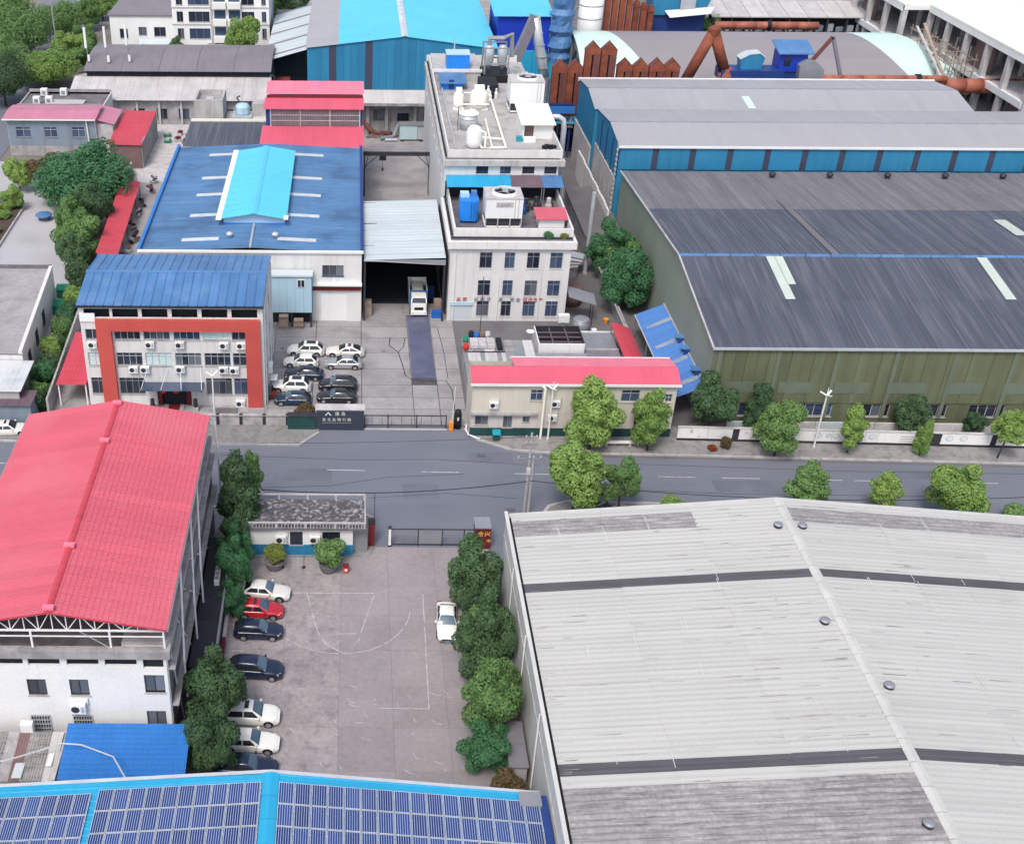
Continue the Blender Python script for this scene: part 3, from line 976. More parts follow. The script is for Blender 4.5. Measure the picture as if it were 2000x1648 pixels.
for (x, y), lb in zip(((35.9, 77.9), (37.9, 77.8), (35.75, 66.1), (37.95, 59.4), (35.8, 47.7)),
                      ('small dark roof vent left of the ridge at the far end of the white roof', 'small dark roof vent right of the ridge at the far end of the white roof',
                       'small dark roof vent left of the ridge halfway along the white roof', 'small dark roof vent on the right slope of the white roof', 'small dark roof vent beside bare grey sheets nearest the camera')):
    z = 9 + 1.9 * (1 - abs(x - 37) / 23.2)
    t = thing('roof_vent', (x, y, z), lb, 'vent', 'vents along the white roof ridge')
    MB().lathe(x, y, [(0.36, z - 0.05), (0.36, z + 0.10), (0.28, z + 0.12), (0.28, z + 0.18)], 14).build('base', 'metal_dark', t)
    MB().lathe(x, y, [(0.30, z + 0.18), (0.38, z + 0.24), (0.36, z + 0.32), (0.2, z + 0.38), (0.05, z + 0.39)], 14).build('cap', 'metal_grey', t, True)

# ------------------------------------------------ red-roofed building (left foreground)
rb = thing('red_roofed_building', (-21.3, 77, 0), 'white three storey building under a broad bright red tile roof', 'building')
X0, X1, Y0, Y1 = -29.6, -13.25, 62.6, 91.1
mb = MB()
wins = [(-23.9, 6.25, 1.42, 1.6), (-20.75, 6.25, 1.42, 1.6), (-15.15, 6.6, 1.5, 1.75), (-15.25, 2.9, 1.45, 1.75), (-24.05, 2.5, 1.42, 1.65), (-20.85, 2.5, 1.42, 1.65)]
slots = [(x, 9.25, 2.35, 0.8) for x in (-29.0, -26.6 + 0.35, -23.55, -20.7, -17.9)] + [(-15.1, 9.0, 1.5, 0.95)]
holes = [(x - X0, z, x - X0 + a, z + b) for x, z, a, b in wins + slots]
facade(mb, (X0, Y0, 0), 'S', X1 - X0, 10.2, holes)
eh = []
for k in range(8):
    for z in (2.6, 6.2):
        eh.append((1.2 + k * 3.5, z, 3.2 + k * 3.5, z + 1.7))
es = MB()
facade(es, (X1, Y0, 0), 'E', Y1 - Y0, 10.2, eh)
es.build('side_wall', 'dark_concrete', rb)
mb.quad((X0, Y0, 0), (X0, Y1, 0), (X0, Y1, 10.2), (X0, Y0, 10.2))
mb.quad((X0, Y1, 0), (X1, Y1, 0), (X1, Y1, 10.2), (X0, Y1, 10.2))
mb.build('wall', 'clean_white', rb)
MB().box(X0 + 0.1, Y0 + 0.5, 9.6, X1 - 0.5, Y1 - 0.1, 10.22).build('flat_roof', 'dark_concrete', rb)
MB().box(X0 - 0.2, Y0 - 0.35, 10.22, X1 + 0.25, Y0 + 0.25, 10.95).build('parapet', 'old_concrete', rb)
MB().box(X1 - 0.25, Y0 + 0.25, 10.22, X1 + 0.25, Y1, 10.95).build('parapet', 'old_concrete', rb)
for x, z, a, b in wins:
    window(rb, (x, Y0, z), 'S', a, b, 2, frame='metal_dark', pane='glass_mix', sill='grey_wall')
for x, z, a, b in slots:
    MB().box(x, Y0 + 0.3, z, x + a, Y0 + 0.36, z + b).build('dark_opening', 'dark_void', rb)
for u0, z0, u1, z1 in eh:
    window(rb, (X1, Y0 + u0, z0), 'E', u1 - u0, z1 - z0, 2, frame='metal_grey', pane='glass_dark')
for x, z in ((-24.05, 2.5), (-20.85, 2.5)):      # burglar bars over the two ground floor windows
    mb = MB()
    for i in range(8):
        mb.box(x + i * 0.2, Y0 - 0.14, z - 0.1, x + i * 0.2 + 0.05, Y0 - 0.10, z + 1.72)
    for i in range(5):
        mb.box(x, Y0 - 0.15, z - 0.1 + i * 0.44, x + 1.45, Y0 - 0.09, z - 0.04 + i * 0.44)
    mb.build('window_grille', 'metal_light', rb)
for k in range(4):
    MB().tube([(X1 + 0.10, 66.2 + k * 7.4, 0.2), (X1 + 0.10, 63.2 + k * 3.4, 10.4)], 0.07).build('drain_pipe', 'clean_white', rb)
for z in (5.2, 8.9):
    MB().box(X1 + 0.02, Y0, z, X1 + 0.5, Y1, z + 0.14).build('ledge', 'old_concrete', rb)
MB().tube([(-13.4, Y0 - 0.12, 0), (-13.4, Y0 - 0.12, 10.2)], 0.1).build('drain_pipe', 'clean_white', rb)
# steel trusses carrying the tile roof
for yt in (62.75, 70, 77, 84, 90.8):
    mb = MB()
    top = lambda x: 14.4 - abs(x + 21.33) * (1.55 / 8.3)
    zb = 12.55
    mb.beam((-29.4, yt, zb), (-13.3, yt, zb), 0.12)
    mb.beam((-29.5, yt, top(-29.5)), (-21.33, yt, 14.4), 0.12)
    mb.beam((-21.33, yt, 14.4), (-13.2, yt, top(-13.2)), 0.12)
    xs = [-21.33 + i * 1.02 for i in range(-7, 8)]
    for i, x in enumerate(xs):
        mb.beam((x, yt, zb), (x, yt, top(x)), 0.07)
        if i + 1 < len(xs) and (top(x) - zb) > 0.3:
            if i % 2 == 0:
                mb.beam((x, yt, zb), (xs[i + 1], yt, top(xs[i + 1])), 0.06)
            else:
                mb.beam((x, yt, top(x)), (xs[i + 1], yt, zb), 0.06)
    mb.build('roof_truss', 'clean_white', rb)
    for x in (-29.3, -26.6, -23.0, -17.3, -13.4):
        MB().box(x - 0.07, yt - 0.07, 10.2, x + 0.07, yt + 0.07, zb).build('post', 'clean_white', rb)
MB().beam((-29.4, 62.74, 12.0), (-13.3, 62.74, 12.0), 0.08).build('rail', 'clean_white', rb)
MB().beam((-19.5, 62.75, 12.5), (-17.4, 62.7, 10.95), 0.05).build('brace', 'metal_light', rb)
MB().box(-16.6, 63.0, 10.95, -13.5, 65.4, 11.1).build('roof_slab', 'old_concrete', rb)
mb = MB()
facade(mb, (-16.6, 63.0, 9.7), 'S', 3.1, 1.25, [(0.5, 0.2, 2.6, 0.9)])
mb.build('stair_wall', 'white_wall', rb)
gable_roof(rb, -29.8, -13.05, 62.3, 91.3, 13.0, 14.6, 'y', ridge=-21.35, sw=1.06, laps=1, style='tile', period=0.212, amp=0.026, m='roof_pink', under='roof_red', jit=0.003)
y = 62.3
while y < 91.2:
    l = min(0.58, 91.3 - y)
    MB().exty([(-21.62, 14.62), (-21.5, 14.74), (-21.35, 14.79), (-21.2, 14.74), (-21.08, 14.62)], y, y + l).build('ridge_tile', 'roof_red', rb)
    y += 0.6
for y in (62.6, 69.7, 84.3, 90.6):
    MB().box(-21.75, y - 0.2, 14.7, -20.95, y + 0.2, 14.95).build('ridge_patch', 'roof_pink_pale', rb)
MB().tube([(-13.0, 62.3, 12.93), (-13.0, 91.3, 12.93)], 0.09, 6).build('gutter', 'metal_grey', rb)
MB().tube([(-29.85, 62.3, 12.93), (-29.85, 91.3, 12.93)], 0.09, 6).build('gutter', 'metal_grey', rb)
for y in (65.5, 72.0, 76.5):
    MB().tube([(-13.1, y + 4.5, 12.8), (-12.6, y, 7.0), (-12.6, y, 3.3)], 0.09, 6).build('drain_pipe', 'clean_white', rb)
MB().tube([(-13.0, 91.2, 12.9), (-12.7, 91.5, 12.3), (-12.6, 91.4, 10.2), (-12.5, 91.3, 9.6), (-12.5, 91.3, 2)], 0.11, 6).build('drain_pipe', 'clean_white', rb)

# low dark passage roof along its side
t = thing('passage_shed', (-11.9, 77.5, 0), 'low flat dark passage shed beside the red-roofed building', 'shed')
MB().box(-12.9, 69, 0, -11.15, 86, 2.8).build('wall', 'old_concrete', t)
for k in range(6):
    MB().box(-13.0, 69 + k * 2.84, 2.8, -11.0, 71.8 + k * 2.84, 2.95).build('roof_panel', 'metal_dark', t)
MB().box(-11.0, 69, 2.7, -10.85, 86, 3.25).build('fascia', 'metal_grey', t)
t = thing('ac_unit', (-11.7, 80.0, 2.95), 'narrow white air conditioning box on the dark passage roof', 'air conditioner')
MB().box(-11.95, 79.1, 2.95, -11.5, 81.2, 3.5).build('body', 'clean_white', t)
for k in range(3):
    MB().box(-11.90, 79.25 + k * 0.63, 3.5, -11.55, 79.75 + k * 0.63, 3.54).build('grille', 'metal_grey', t)
t = thing('white_cabinet', (-11.4, 70.2, 2.95), 'small white cabinet at the near end of the dark passage roof', 'cabinet')
MB().box(-11.7, 69.9, 2.95, -11.1, 70.5, 3.7).build('body', 'clean_white', t)
MB().box(-11.74, 69.86, 3.7, -11.06, 70.54, 3.76).build('lid', 'metal_light', t)
t = thing('red_strip_wall', (-10.6, 74, 0), 'low red-brown painted kerb wall behind the parked cars', 'wall')
for k in range(6):
    MB().box(-10.95, 69.3 + k * 1.9, 0, -10.65, 71.15 + k * 1.9, 0.75).build('block', 'dark_red' if k < 3 else 'pale_pink_wall', t)

# ------------------------------------------------ blue canopy and patched sheds in front of it
t = thing('blue_canopy', (-16.4, 59.5, 0), 'bright blue tiled canopy roof in front of the white gable wall', 'canopy')
slope(t, (-21.05, 57.2, 3.2), (1, 0, 0), (0, 4.6, 0.9), 9.2, 4.7, sw=0.92, laps=1, style='tile', period=0.184, amp=0.04, m='roof_royal', jit=0.002)
for x in (-20.8, -16.4, -12.1):
    MB().box(x - 0.06, 57.3, 0, x + 0.06, 57.42, 3.15).build('post', 'metal_grey', t)
    MB().beam((x, 57.3, 3.1), (x, 61.8, 4.0), 0.1).build('rafter', 'metal_grey', t)
t = thing('patched_shed', (-24, 59.5, 0), 'lean-to shed of mismatched old corrugated sheets beside the blue canopy', 'shed')
pm = ['roof_asbestos_old', 'roof_oldgrey', 'roof_asbestos_old', 'steel_belt', 'roof_asbestos_old', 'old_concrete', 'brick_brown', 'roof_asbestos_old']
slope(t, (-29.6, 57.3, 2.9), (1, 0, 0), (0, 4.2, 0.6), 8.2, 4.25, sw=0.82, laps=1, style='corr', period=0.2, amp=0.035, pick=lambda i, j: pm[i % 8])
MB().box(-29.6, 57.4, 0, -21.5, 57.5, 2.8).build('wall', 'old_concrete', t)
MB().box(-21.45, 57.2, 2.95, -21.2, 61.9, 3.25).build('coping', 'stone_light', t)
for k, m_ in enumerate(('roof_palegrey', 'clean_white')):
    MB().box(-24.4 + k * 2.3, 57.4 + k * 1.0, 3.15 + k * 0.15, -23.7 + k * 2.0, 58.8 + k * 0.8, 3.2 + k * 0.15).build('loose_sheet', m_, t)
t = thing('pipe_line', (-18, 59, 3), 'bent white pipe crossing the blue canopy and the patched shed', 'pipe')
MB().tube([(-29, 58.4, 4.0), (-25, 58.2, 4.05), (-22.5, 59.0, 4.3), (-21.0, 59.4, 4.6), (-19.5, 59.2, 4.7), (-17.0, 58.2, 4.6), (-15.3, 55.5, 4.6)], 0.06, 6).build('pipe', 'metal_light', t)
MB().box(-24.6, 61.4, 3.2, -23.7, 61.9, 4.3).build('junction_box', 'clean_white', t)

# ------------------------------------------------ solar building (bottom edge)
s = thing('solar_roof_building', (-5.2, 50, 0), 'bright cyan metal roof with solar panels at the bottom edge', 'building')
MB().box(-27, 38, 0, 13.0, 53.5, 5.6).build('wall', 'white_wall', s)
gable_roof(s, -27.4, 13.15, 38.5, 53.9, 6.0, 7.9, 'y', ridge=-5.2, sw=1.1, laps=1, style='trap', period=0.55, amp=0.05, m='roof_cyan_deep', jit=0.004)
for k in range(8):
    MB().exty([(-5.75, 7.90), (-5.2, 8.0), (-4.65, 7.88), (-4.65, 7.95), (-5.2, 8.08), (-5.75, 7.97)], 38.5 + k * 1.93, 40.4 + k * 1.93).build('ridge_cap', 'roof_cyan_deep', s)
MB().add([(-27.4, 53.9, 6.0), (-5.2, 53.9, 7.98), (13.15, 53.9, 6.0), (-27.4, 54.15, 6.06), (-5.2, 54.15, 8.03), (13.15, 54.15, 6.06),
          (-27.4, 54.15, 5.7), (-5.2, 54.15, 7.68), (13.15, 54.15, 5.7)], ((0, 1, 4, 3), (1, 2, 5, 4), (3, 4, 7, 6), (4, 5, 8, 7))).build('fascia', 'metal_light', s)
MB().box(11.6, 52.6, 6.3, 13.1, 53.8, 6.42).build('flashing', 'metal_grey', s)
MB().box(13.0, 38, 5.9, 13.5, 53.6, 6.25).build('gutter', 'navy_paint', s)

pw, pl = 1.10, 1.78
mb = MB()
mb.box(0, 0, 0, pw - 0.05, pl - 0.05, 0.035, 0)
mb.quad((0.035, 0.035, 0.037), (pw - 0.085, 0.035, 0.037), (pw - 0.085, pl - 0.085, 0.037), (0.035, pl - 0.085, 0.037), 1)
PANEL = mb.mesh('solar_panel', ['skylight', 'solar_cell'])


def solar_array(label, x_start, dirn, n, rows, ytop):
    t = thing('solar_array', (x_start, ytop, 6.5), label, 'solar array', 'solar arrays on the cyan roof')
    sl_ = 1.9 / 22.2 if dirn < 0 else 1.9 / 18.35
    for i in range(n):
        for r in range(rows):
            xl = x_start + dirn * (i * pw) - (pw if dirn < 0 else 0)
            U = V((1, 0, sl_ if dirn < 0 else -sl_)).normalized()
            Wv = V((0, 1, 0))
            rot = Matrix((U, Wv, U.cross(Wv))).transposed().to_4x4()
            z = 7.9 - abs(xl + 5.2) * sl_ + 0.20
            place('solar_panel', PANEL, t, (xl, ytop - (r + 1) * pl, z), mtx=rot)
    for r in range(rows):
        y = ytop - r * pl - 0.5
        x1 = x_start + dirn * n * pw
        MB().beam((x_start, y, 8.05 - abs(x_start + 5.2) * sl_), (x1, y, 8.05 - abs(x1 + 5.2) * sl_), 0.06).build('rail', 'metal_light', t)


solar_array('block of solar panels left of the cyan ridge, next to it', -5.75, -1, 10, 5, 53.1)
solar_array('block of solar panels at the far left end of the cyan roof', -17.2, -1, 9, 5, 52.85)
solar_array('wide block of solar panels right of the cyan ridge', -4.6, 1, 16, 5, 53.1)

# ------------------------------------------------ gatehouse
g = thing('gatehouse', (-4.5, 89, 0), 'white gatehouse with blue dado and lichen covered flat roof', 'gatehouse')
mb = MB()
hs = [(3.75, 1.28, 4.95, 2.82), (6.85, 1.28, 8.5, 2.82)]
facade(mb, (-9.4, 87.1, 1.30), 'S', 9.7, 2.0, [(a, b - 1.3, c, d - 1.3) for a, b, c, d in hs])
mb.box(-9.4, 87.2, 0, -9.2, 91.0, 3.3)
mb.box(0.15, 87.2, 0, 0.3, 91.0, 3.3)
mb.box(-9.4, 90.9, 0, 0.3, 91.0, 3.3)
mb.build('wall', 'clean_white', g)
MB().box(-9.42, 87.06, 0.02, 0.32, 87.14, 1.31).build('dado', 'teal_cladding', g)
for (u0, z0, u1, z1), n in zip(hs, (2, 3)):
    window(g, (-9.4 + u0, 87.1, z0), 'S', u1 - u0, z1 - z0, n, frame='metal_dark', pane='glass_dark', sill='grey_wall')
MB().box(-9.75, 86.7, 3.3, 1.55, 91.4, 3.52).build('roof_slab', 'dark_concrete', g)
MB().box(-9.5, 86.95, 3.53, 1.35, 91.2, 3.56).build('roof_deck', 'lichen_roof', g)
for a in ((-9.72, 86.72, 1.5, 86.84), (-9.72, 91.25, 1.5, 91.37), (-9.72, 86.84, -9.6, 91.25), (1.38, 86.84, 1.5, 91.25)):
    MB().box(a[0], a[1], 4.05, a[2], a[3], 4.2).build('coping', 'stone_light', g)
for i in range(5):
    for y in (86.72, 91.25):
        x = -9.7 + i * 2.75
        MB().box(x, y, 3.5, x + 0.18, y + 0.12, 4.05).build('parapet_post', 'stone_light', g)
for i in range(36):
    x = -9.4 + i * 0.3
    if i % 9:
        MB().box(x, 86.74, 3.52, x + 0.07, 86.82, 4.05).build('baluster', 'stone_light', g)
MB().box(0.3, 87.7, 0, 1.7, 87.85, 2.9).build('side_screen', 'metal_grey', g)
MB().tube([(-8.5, 91.4, 4.2), (-9.2, 92.6, 4.4), (-10.5, 93.2, 4.3)], 0.07, 6).build('pipe', 'metal_light', g)

t = thing('gate_pillar', (2.1, 88.7, 0), 'slim dark red gate pillar beside the gatehouse', 'pillar')
MB().box(1.8, 88.45, 0, 2.4, 88.95, 2.75).build('shaft', 'dark_red', t)
MB().box(1.76, 88.41, 2.75, 2.44, 88.99, 3.0).build('capital', 'metal_dark', t)
MB().box(1.85, 88.5, 3.0, 2.35, 88.9, 3.2).build('lamp_base', 'metal_dark', t)
MB().tube([(2.35, 88.9, 3.0), (2.35, 88.9, 6.0)], 0.03, 5).build('rod', 'metal_dark', t)

# sliding gate of the lower yard
t = thing('sliding_gate', (8, 88.7, 0), 'long grey bar sliding gate of the lower yard', 'gate')
for x in (4.0, 6.6, 8.9, 11.0):
    MB().box(x - 0.05, 88.65, 0, x + 0.05, 88.75, 2.05).build('gate_post', 'metal_dark', t)
for z in (0.15, 1.95):
    MB().box(4.0, 88.66, z, 12.0, 88.74, z + 0.08).build('rail', 'metal_dark', t)
for i in range(64):
    x = 4.1 + i * 0.123
    MB().box(x, 88.685, 0.22, x + 0.022, 88.715, 1.95).build('bar', 'metal_grey', t)
MB().box(6.65, 88.62, 0.3, 8.85, 88.64, 1.9).build('mesh_panel', 'metal_grey', t)
MB().box(3.7, 88.5, 0, 4.0, 88.95, 2.2).build('motor_post', 'metal_dark', t)
MB().box(3.72, 88.48, 0.2, 3.98, 88.5, 2.1).build('white_panel', 'clean_white', t)


FONT_OK = True


def lettering(parent, txt, loc, size, m, face='S', depth=0.03, spacing=1.0, name='lettering'):
    cu = bpy.data.curves.new(name, 'FONT')
    cu.body = txt
    cu.size = size
    cu.extrude = depth
    cu.space_character = spacing
    cu.materials.append(MATS[m])
    tmp = bpy.data.objects.new('tmp', cu)
    me = bpy.data.meshes.new_from_object(tmp)
    bpy.data.objects.remove(tmp)
    o = bpy.data.objects.new(name, me)
    COL.objects.link(o)
    off = V(WL.get(parent.name, (0, 0, 0)))
    o.parent = parent
    o.location = V(loc) - off
    o.rotation_euler = (RAD(90), 0, RAD(FACE[face]))
    return o


t = thing('gate_sign_wall', (13.0, 88.3, 0), 'dark red gate sign wall with gold characters by the warehouse corner', 'sign')
MB().box(12.0, 88.2, 0, 13.5, 88.45, 2.5).build('panel', 'dark_red', t)
MB().box(11.95, 88.15, 2.5, 13.5, 89.9, 2.62).build('cap', 'metal_grey', t)
MB().box(12.0, 88.5, 0, 13.4, 89.8, 2.5).build('block', 'dark_concrete', t)
lettering(t, '合', (12.2, 88.18, 1.65), 0.62, 'letter_gold')
lettering(t, '兴', (12.85, 88.18, 1.65), 0.62, 'letter_gold')
lettering(t, '中', (13.08, 88.18, 0.85), 0.5, 'letter_gold')

# potted shrubs are built with the trees; red hydrant box by the right pot
t = thing('red_box', (-0.3, 84.6, 0), 'small red fire box beside the right potted shrub', 'fire box')
MB().box(-0.55, 84.4, 0.06, -0.1, 84.8, 0.8).build('body', 'red_plastic', t)
MB().box(-0.6, 84.35, 0.8, -0.05, 84.85, 0.88).build('lid', 'dark_red', t)
MB().box(-0.45, 84.38, 0.3, -0.2, 84.4, 0.6).build('front_panel', 'clean_white', t)
for x, lb in ((-6.3, 'left'), (-4.3, 'right')):
    t = thing('sapling_stake', (x, 85.2, 0), lb + ' one of two thin dark stakes between the potted shrubs', 'stake')
    MB().tube([(x, 85.2, 0.05), (x + 0.05, 85.2, 1.5)], 0.035, 6).build('rod', 'metal_dark', t)
    MB().lathe(x, 85.2, [(0.18, 0.05), (0.18, 0.15), (0.05, 0.18)], 10).build('foot', 'metal_dark', t)

# grey hut and bits beside the warehouse wall
t = thing('leaning_shed', (12.6, 61.6, 0), 'narrow grey flat-topped shed against the warehouse wall behind shrubs', 'shed')
MB().box(12.05, 59.4, 0, 13.3, 63.8, 2.4).build('wall', 'old_concrete', t)
for k in range(2):
    MB().box(11.95, 59.3 + k * 2.3, 2.4, 13.4, 61.57 + k * 2.3, 2.52).build('roof_panel', 'steel_belt', t)

# ================================================================== MIDDLE BUILDINGS
# ------------------------------------------------ outdoor AC unit (one prototype, copied)
def make_ac():
    t = thing('ac_unit', (0, 0, 0), 'x', 'air conditioner')
    MB().box(-0.45, -0.38, 0, 0.45, -0.04, 0.66).build('casing', 'clean_white', t)
    mb = MB()
    n = 14
    vs = [(-0.12 + 0.25 * math.cos(2 * math.pi * i / n), -0.385, 0.33 + 0.25 * math.sin(2 * math.pi * i / n)) for i in range(n)]
    mb.add(vs, (tuple(range(n)),))
    mb.build('fan_grille', 'metal_dark', t)
    MB().box(0.2, -0.39, 0.1, 0.4, -0.381, 0.55).build('side_panel', 'metal_light', t)
    for x in (-0.35, 0.3):
        MB().box(x, -0.42, -0.08, x + 0.05, 0.0, 0).build('bracket', 'metal_grey', t)
    MB().tube([(0.46, -0.1, 0.3), (0.6, -0.05, 0.4), (0.6, -0.02, 0.9)], 0.025, 5).build('hose', 'metal_grey', t)
    return t


AC0 = make_ac()
ac_used = [False]


def ac(loc, label, face='S', scale=1.0):
    if not ac_used[0]:
        ac_used[0] = True
        KIDS[AC0.name] = [(ch, list(ch.children)) for ch in AC0.children]
        AC0.location = loc
        AC0.rotation_euler = (0, 0, RAD(FACE[face]))
        AC0.scale = (scale,) * 3
        AC0['label'] = label
        AC0['group'] = 'wall mounted air conditioners'
        return
    copy_tree(AC0, loc, FACE[face], label, 'wall mounted air conditioners', scale)


# ------------------------------------------------ office with the red portal frame
of = thing('office_building', (-19.8, 120.8, 0), 'three storey white office with a big red portal frame and blue roof', 'office building')
X0, X1, Y0, Y1 = -30.0, -9.75, 114.3, 127.2
cols = [(-29.6, 1.55), (-26.4, 2.9), (-23.15, 2.95), (-19.8, 2.95), (-16.5, 2.95), (-13.3, 1.55)]
holes = []
wl_ = []
for ci, (x, wd) in enumerate(cols):
    for z, h, fl in ((8.6, 1.3, 3), (5.3, 1.65, 2), (1.55, 2.15, 1)):
        if fl == 1 and ci in (2, 3):
            continue
        holes.append((x - X0, z, x - X0 + wd, z + h))
        wl_.append((x, z, wd, h, fl, ci))
holes.append((-22.2 - X0, 0.02, -18.3 - X0, 2.7))
clr = [(x - X0, 11.35, x - X0 + 2.85, 12.45) for x in (-29.5, -26.35, -23.1, -19.8, -16.5, -13.2)]
mb = MB()
facade(mb, (X0, Y0, 0), 'S', X1 - X0, 12.85, holes + clr)
eh = [(3, 8.6, 4.4, 10), (8, 8.6, 9.4, 10), (3, 5.2, 4.4, 6.7), (8, 5.2, 9.4, 6.7), (8, 1.6, 9.4, 3.2)]
facade(mb, (X1, Y0, 0), 'E', Y1 - Y0, 12.85, eh)
mb.quad((X0, Y0, 0), (X0, Y1, 0), (X0, Y1, 12.85), (X0, Y0, 12.85))
mb.quad((X0, Y1, 0), (X1, Y1, 0), (X1, Y1, 12.85), (X0, Y1, 12.85))
for x in (X0, X1):
    mb.add([(x, Y0, 12.85), (x, Y1, 12.85), (x, 120.75, 13.8)], ((0, 1, 2),))
mb.build('wall', 'white_wall', of)
for u0, z0, u1, z1 in clr:
    MB().box(X0 + u0, Y0 + 0.9, z0 - 0.2, X0 + u1, Y0 + 1.0, z1).build('dark_opening', 'dark_void', of)
pn = {(3, 4): 'glass_blind', (2, 0): 'glass_blind', (2, 2): 'glass_blind', (2, 3): 'glass_mix', (3, 2): 'glass_mix', (3, 1): 'glass_dark'}
for x, z, wd, h, fl, ci in wl_:
    window(of, (x, Y0, z), 'S', wd, h, 2 if wd < 2 else 4, 0.45 if fl < 3 else 0.0, frame='metal_light' if fl > 1 else 'metal_grey', pane=pn.get((fl, ci), 'glass_dark'), sill='grey_wall')
for u0, z0, u1, z1 in eh:
    window(of, (X1, Y0 + u0, z0), 'E', u1 - u0, z1 - z0, 2, frame='metal_light', pane='glass_dark')
MB().box(-28.25, 113.75, 9.9, -10.1, 114.28, 11.25).build('portal_beam', 'red_frame', of)
MB().box(-28.25, 113.75, 0, -26.6, 114.28, 9.9).build('portal_pillar', 'red_frame', of)
MB().box(-11.75, 113.75, 0, -10.1, 114.28, 9.9).build('portal_pillar', 'red_frame', of)
MB().box(-30.0, 114.15, 10.9, -28.3, 114.29, 11.9).build('side_panel', 'clean_white', of)
MB().box(-22.2, 114.6, 0, -18.3, 114.7, 2.7).build('entrance_recess', 'dark_void', of)
for x in (-22.15, -18.85):
    MB().box(x, 114.2, 0.02, x + 0.5, 114.5, 2.6).build('entrance_pier', 'dark_red', of)
MB().box(-21.4, 112.6, 0.0, -19.1, 114.2, 0.28).build('entrance_step', 'old_concrete', of)
MB().box(-20.9, 112.5, 0.285, -19.6, 114.2, 0.30).build('red_mat', 'dark_red', of)
gable_roof(of, -30.2, -9.6, 113.95, 127.6, 12.95, 13.95, 'x', sw=1.03, laps=1, style='plain', amp=0.09, m='roof_blue_office', under='metal_dark', jit=0.01)
for k in range(7):
    MB().extx([(120.45, 13.93), (120.78, 14.03), (121.1, 13.93), (121.1, 13.99), (120.78, 14.1), (120.45, 13.99)], -30.2 + k * 2.95, -27.28 + k * 2.95).build('ridge_cap', 'roof_blue_office', of)
MB().box(-30.2, 113.85, 12.75, -9.6, 113.97, 12.97).build('gutter', 'metal_dark', of)
for y in (115, 119, 123, 126.5):
    MB().tube([(X1 + 0.12, y, 0), (X1 + 0.12, y, 12.6)], 0.07, 6).build('drain_pipe', 'clean_white', of)
# glass entrance canopy on rods
cn = thing('entrance_canopy', (-20.2, 113.4, 3), 'dark glass entrance canopy hung on steel rods over the office door', 'canopy')
for k in range(3):
    x = -23.6 + k * 2.3
    MB().add([(x, 111.9, 3.35), (x + 2.25, 111.9, 3.35), (x + 2.25, 114.25, 3.15), (x, 114.25, 3.15), (x, 111.9, 3.39), (x + 2.25, 111.9, 3.39), (x + 2.25, 114.25, 3.19), (x, 114.25, 3.19)],
             ((0, 3, 2, 1), (4, 5, 6, 7), (0, 1, 5, 4), (1, 2, 6, 5), (2, 3, 7, 6), (3, 0, 4, 7))).build('glass_panel', 'glass_blue', cn)
for x in (-23.6, -21.35, -19.05, -16.75):
    MB().beam((x, 111.9, 3.3), (x, 114.25, 3.1), 0.08).build('beam', 'metal_dark', cn)
    MB().beam((x, 112.1, 3.4), (x + (0.6 if x < -20 else -0.3), 114.25, 5.0), 0.06).build('rod', 'metal_light', cn)
for x, lb in ((-22.6, 'left of the office door'), (-17.7, 'right of the office door')):
    t = thing('stone_lion', (x, 113.0, 0), 'small dark statue on a pale plinth ' + lb, 'statue')
    MB().box(x - 0.3, 112.7, 0, x + 0.3, 113.3, 0.7).build('plinth', 'stone_light', t)
    MB().lathe(x, 113.0, [(0.24, 0.7), (0.3, 0.9), (0.26, 1.15), (0.2, 1.3), (0.27, 1.45), (0.25, 1.65), (0.1, 1.78)], 10).build('figure', 'metal_dark', t, True)
for x, lb in ((-21.3, 'left'), (-19.9, 'right')):
    t = thing('lantern', (x, 113.6, 2.1), f'red hanging lantern in the office doorway, {lb} of two', 'lantern')
    MB().lathe(x, 113.6, [(0.1, 2.12), (0.3, 2.2), (0.38, 2.38), (0.3, 2.56), (0.1, 2.64)], 12).build('shade', 'red_plastic', t, True)
    MB().tube([(x, 113.6, 2.64), (x, 113.6, 3.2)], 0.015, 5).build('cord', 'metal_dark', t)
acs = [(-28.9, 7.7, 'under the top left office window outside the red frame'), (-22.5, 7.75, 'under the second top floor office window'),
       (-19.15, 7.75, 'under the third top floor office window'), (-14.2, 7.7, 'under the fourth top floor office window'), (-12.3, 7.7, 'inside the upper right corner of the red frame'),
       (-24.6, 4.55, 'above the left ground floor office window'), (-23.3, 4.55, 'above the left end of the office canopy'), (-19.3, 4.6, 'above the middle of the office canopy'),
       (-14.4, 4.55, 'above the right ground floor office window'), (-13.2, 4.5, 'beside the right red pillar on the second floor'), (-12.7, 0.15, 'on the ground at the foot of the right red pillar')]
for x, z, lb in acs:
    ac((x, 114.28, z), 'white air conditioner ' + lb, scale=1.15)
for x, z, lb in ((-20.3, 5.2, 'under the left office window of the red-roofed building'),):
    ac((x, 62.58, z - 0.4), 'white air conditioner between two windows of the white gable wall', scale=1.3)
for x, lb in ((-6.5, 'left'), (-3.3, 'right')):
    ac((x, 87.08, 1.75), f'{lb} white air conditioner on the gatehouse front wall', scale=1.15)
ac((-9.6, 117.4, 3.0), 'white air conditioner on the office side wall above the parked cars', 'E', 1.4)

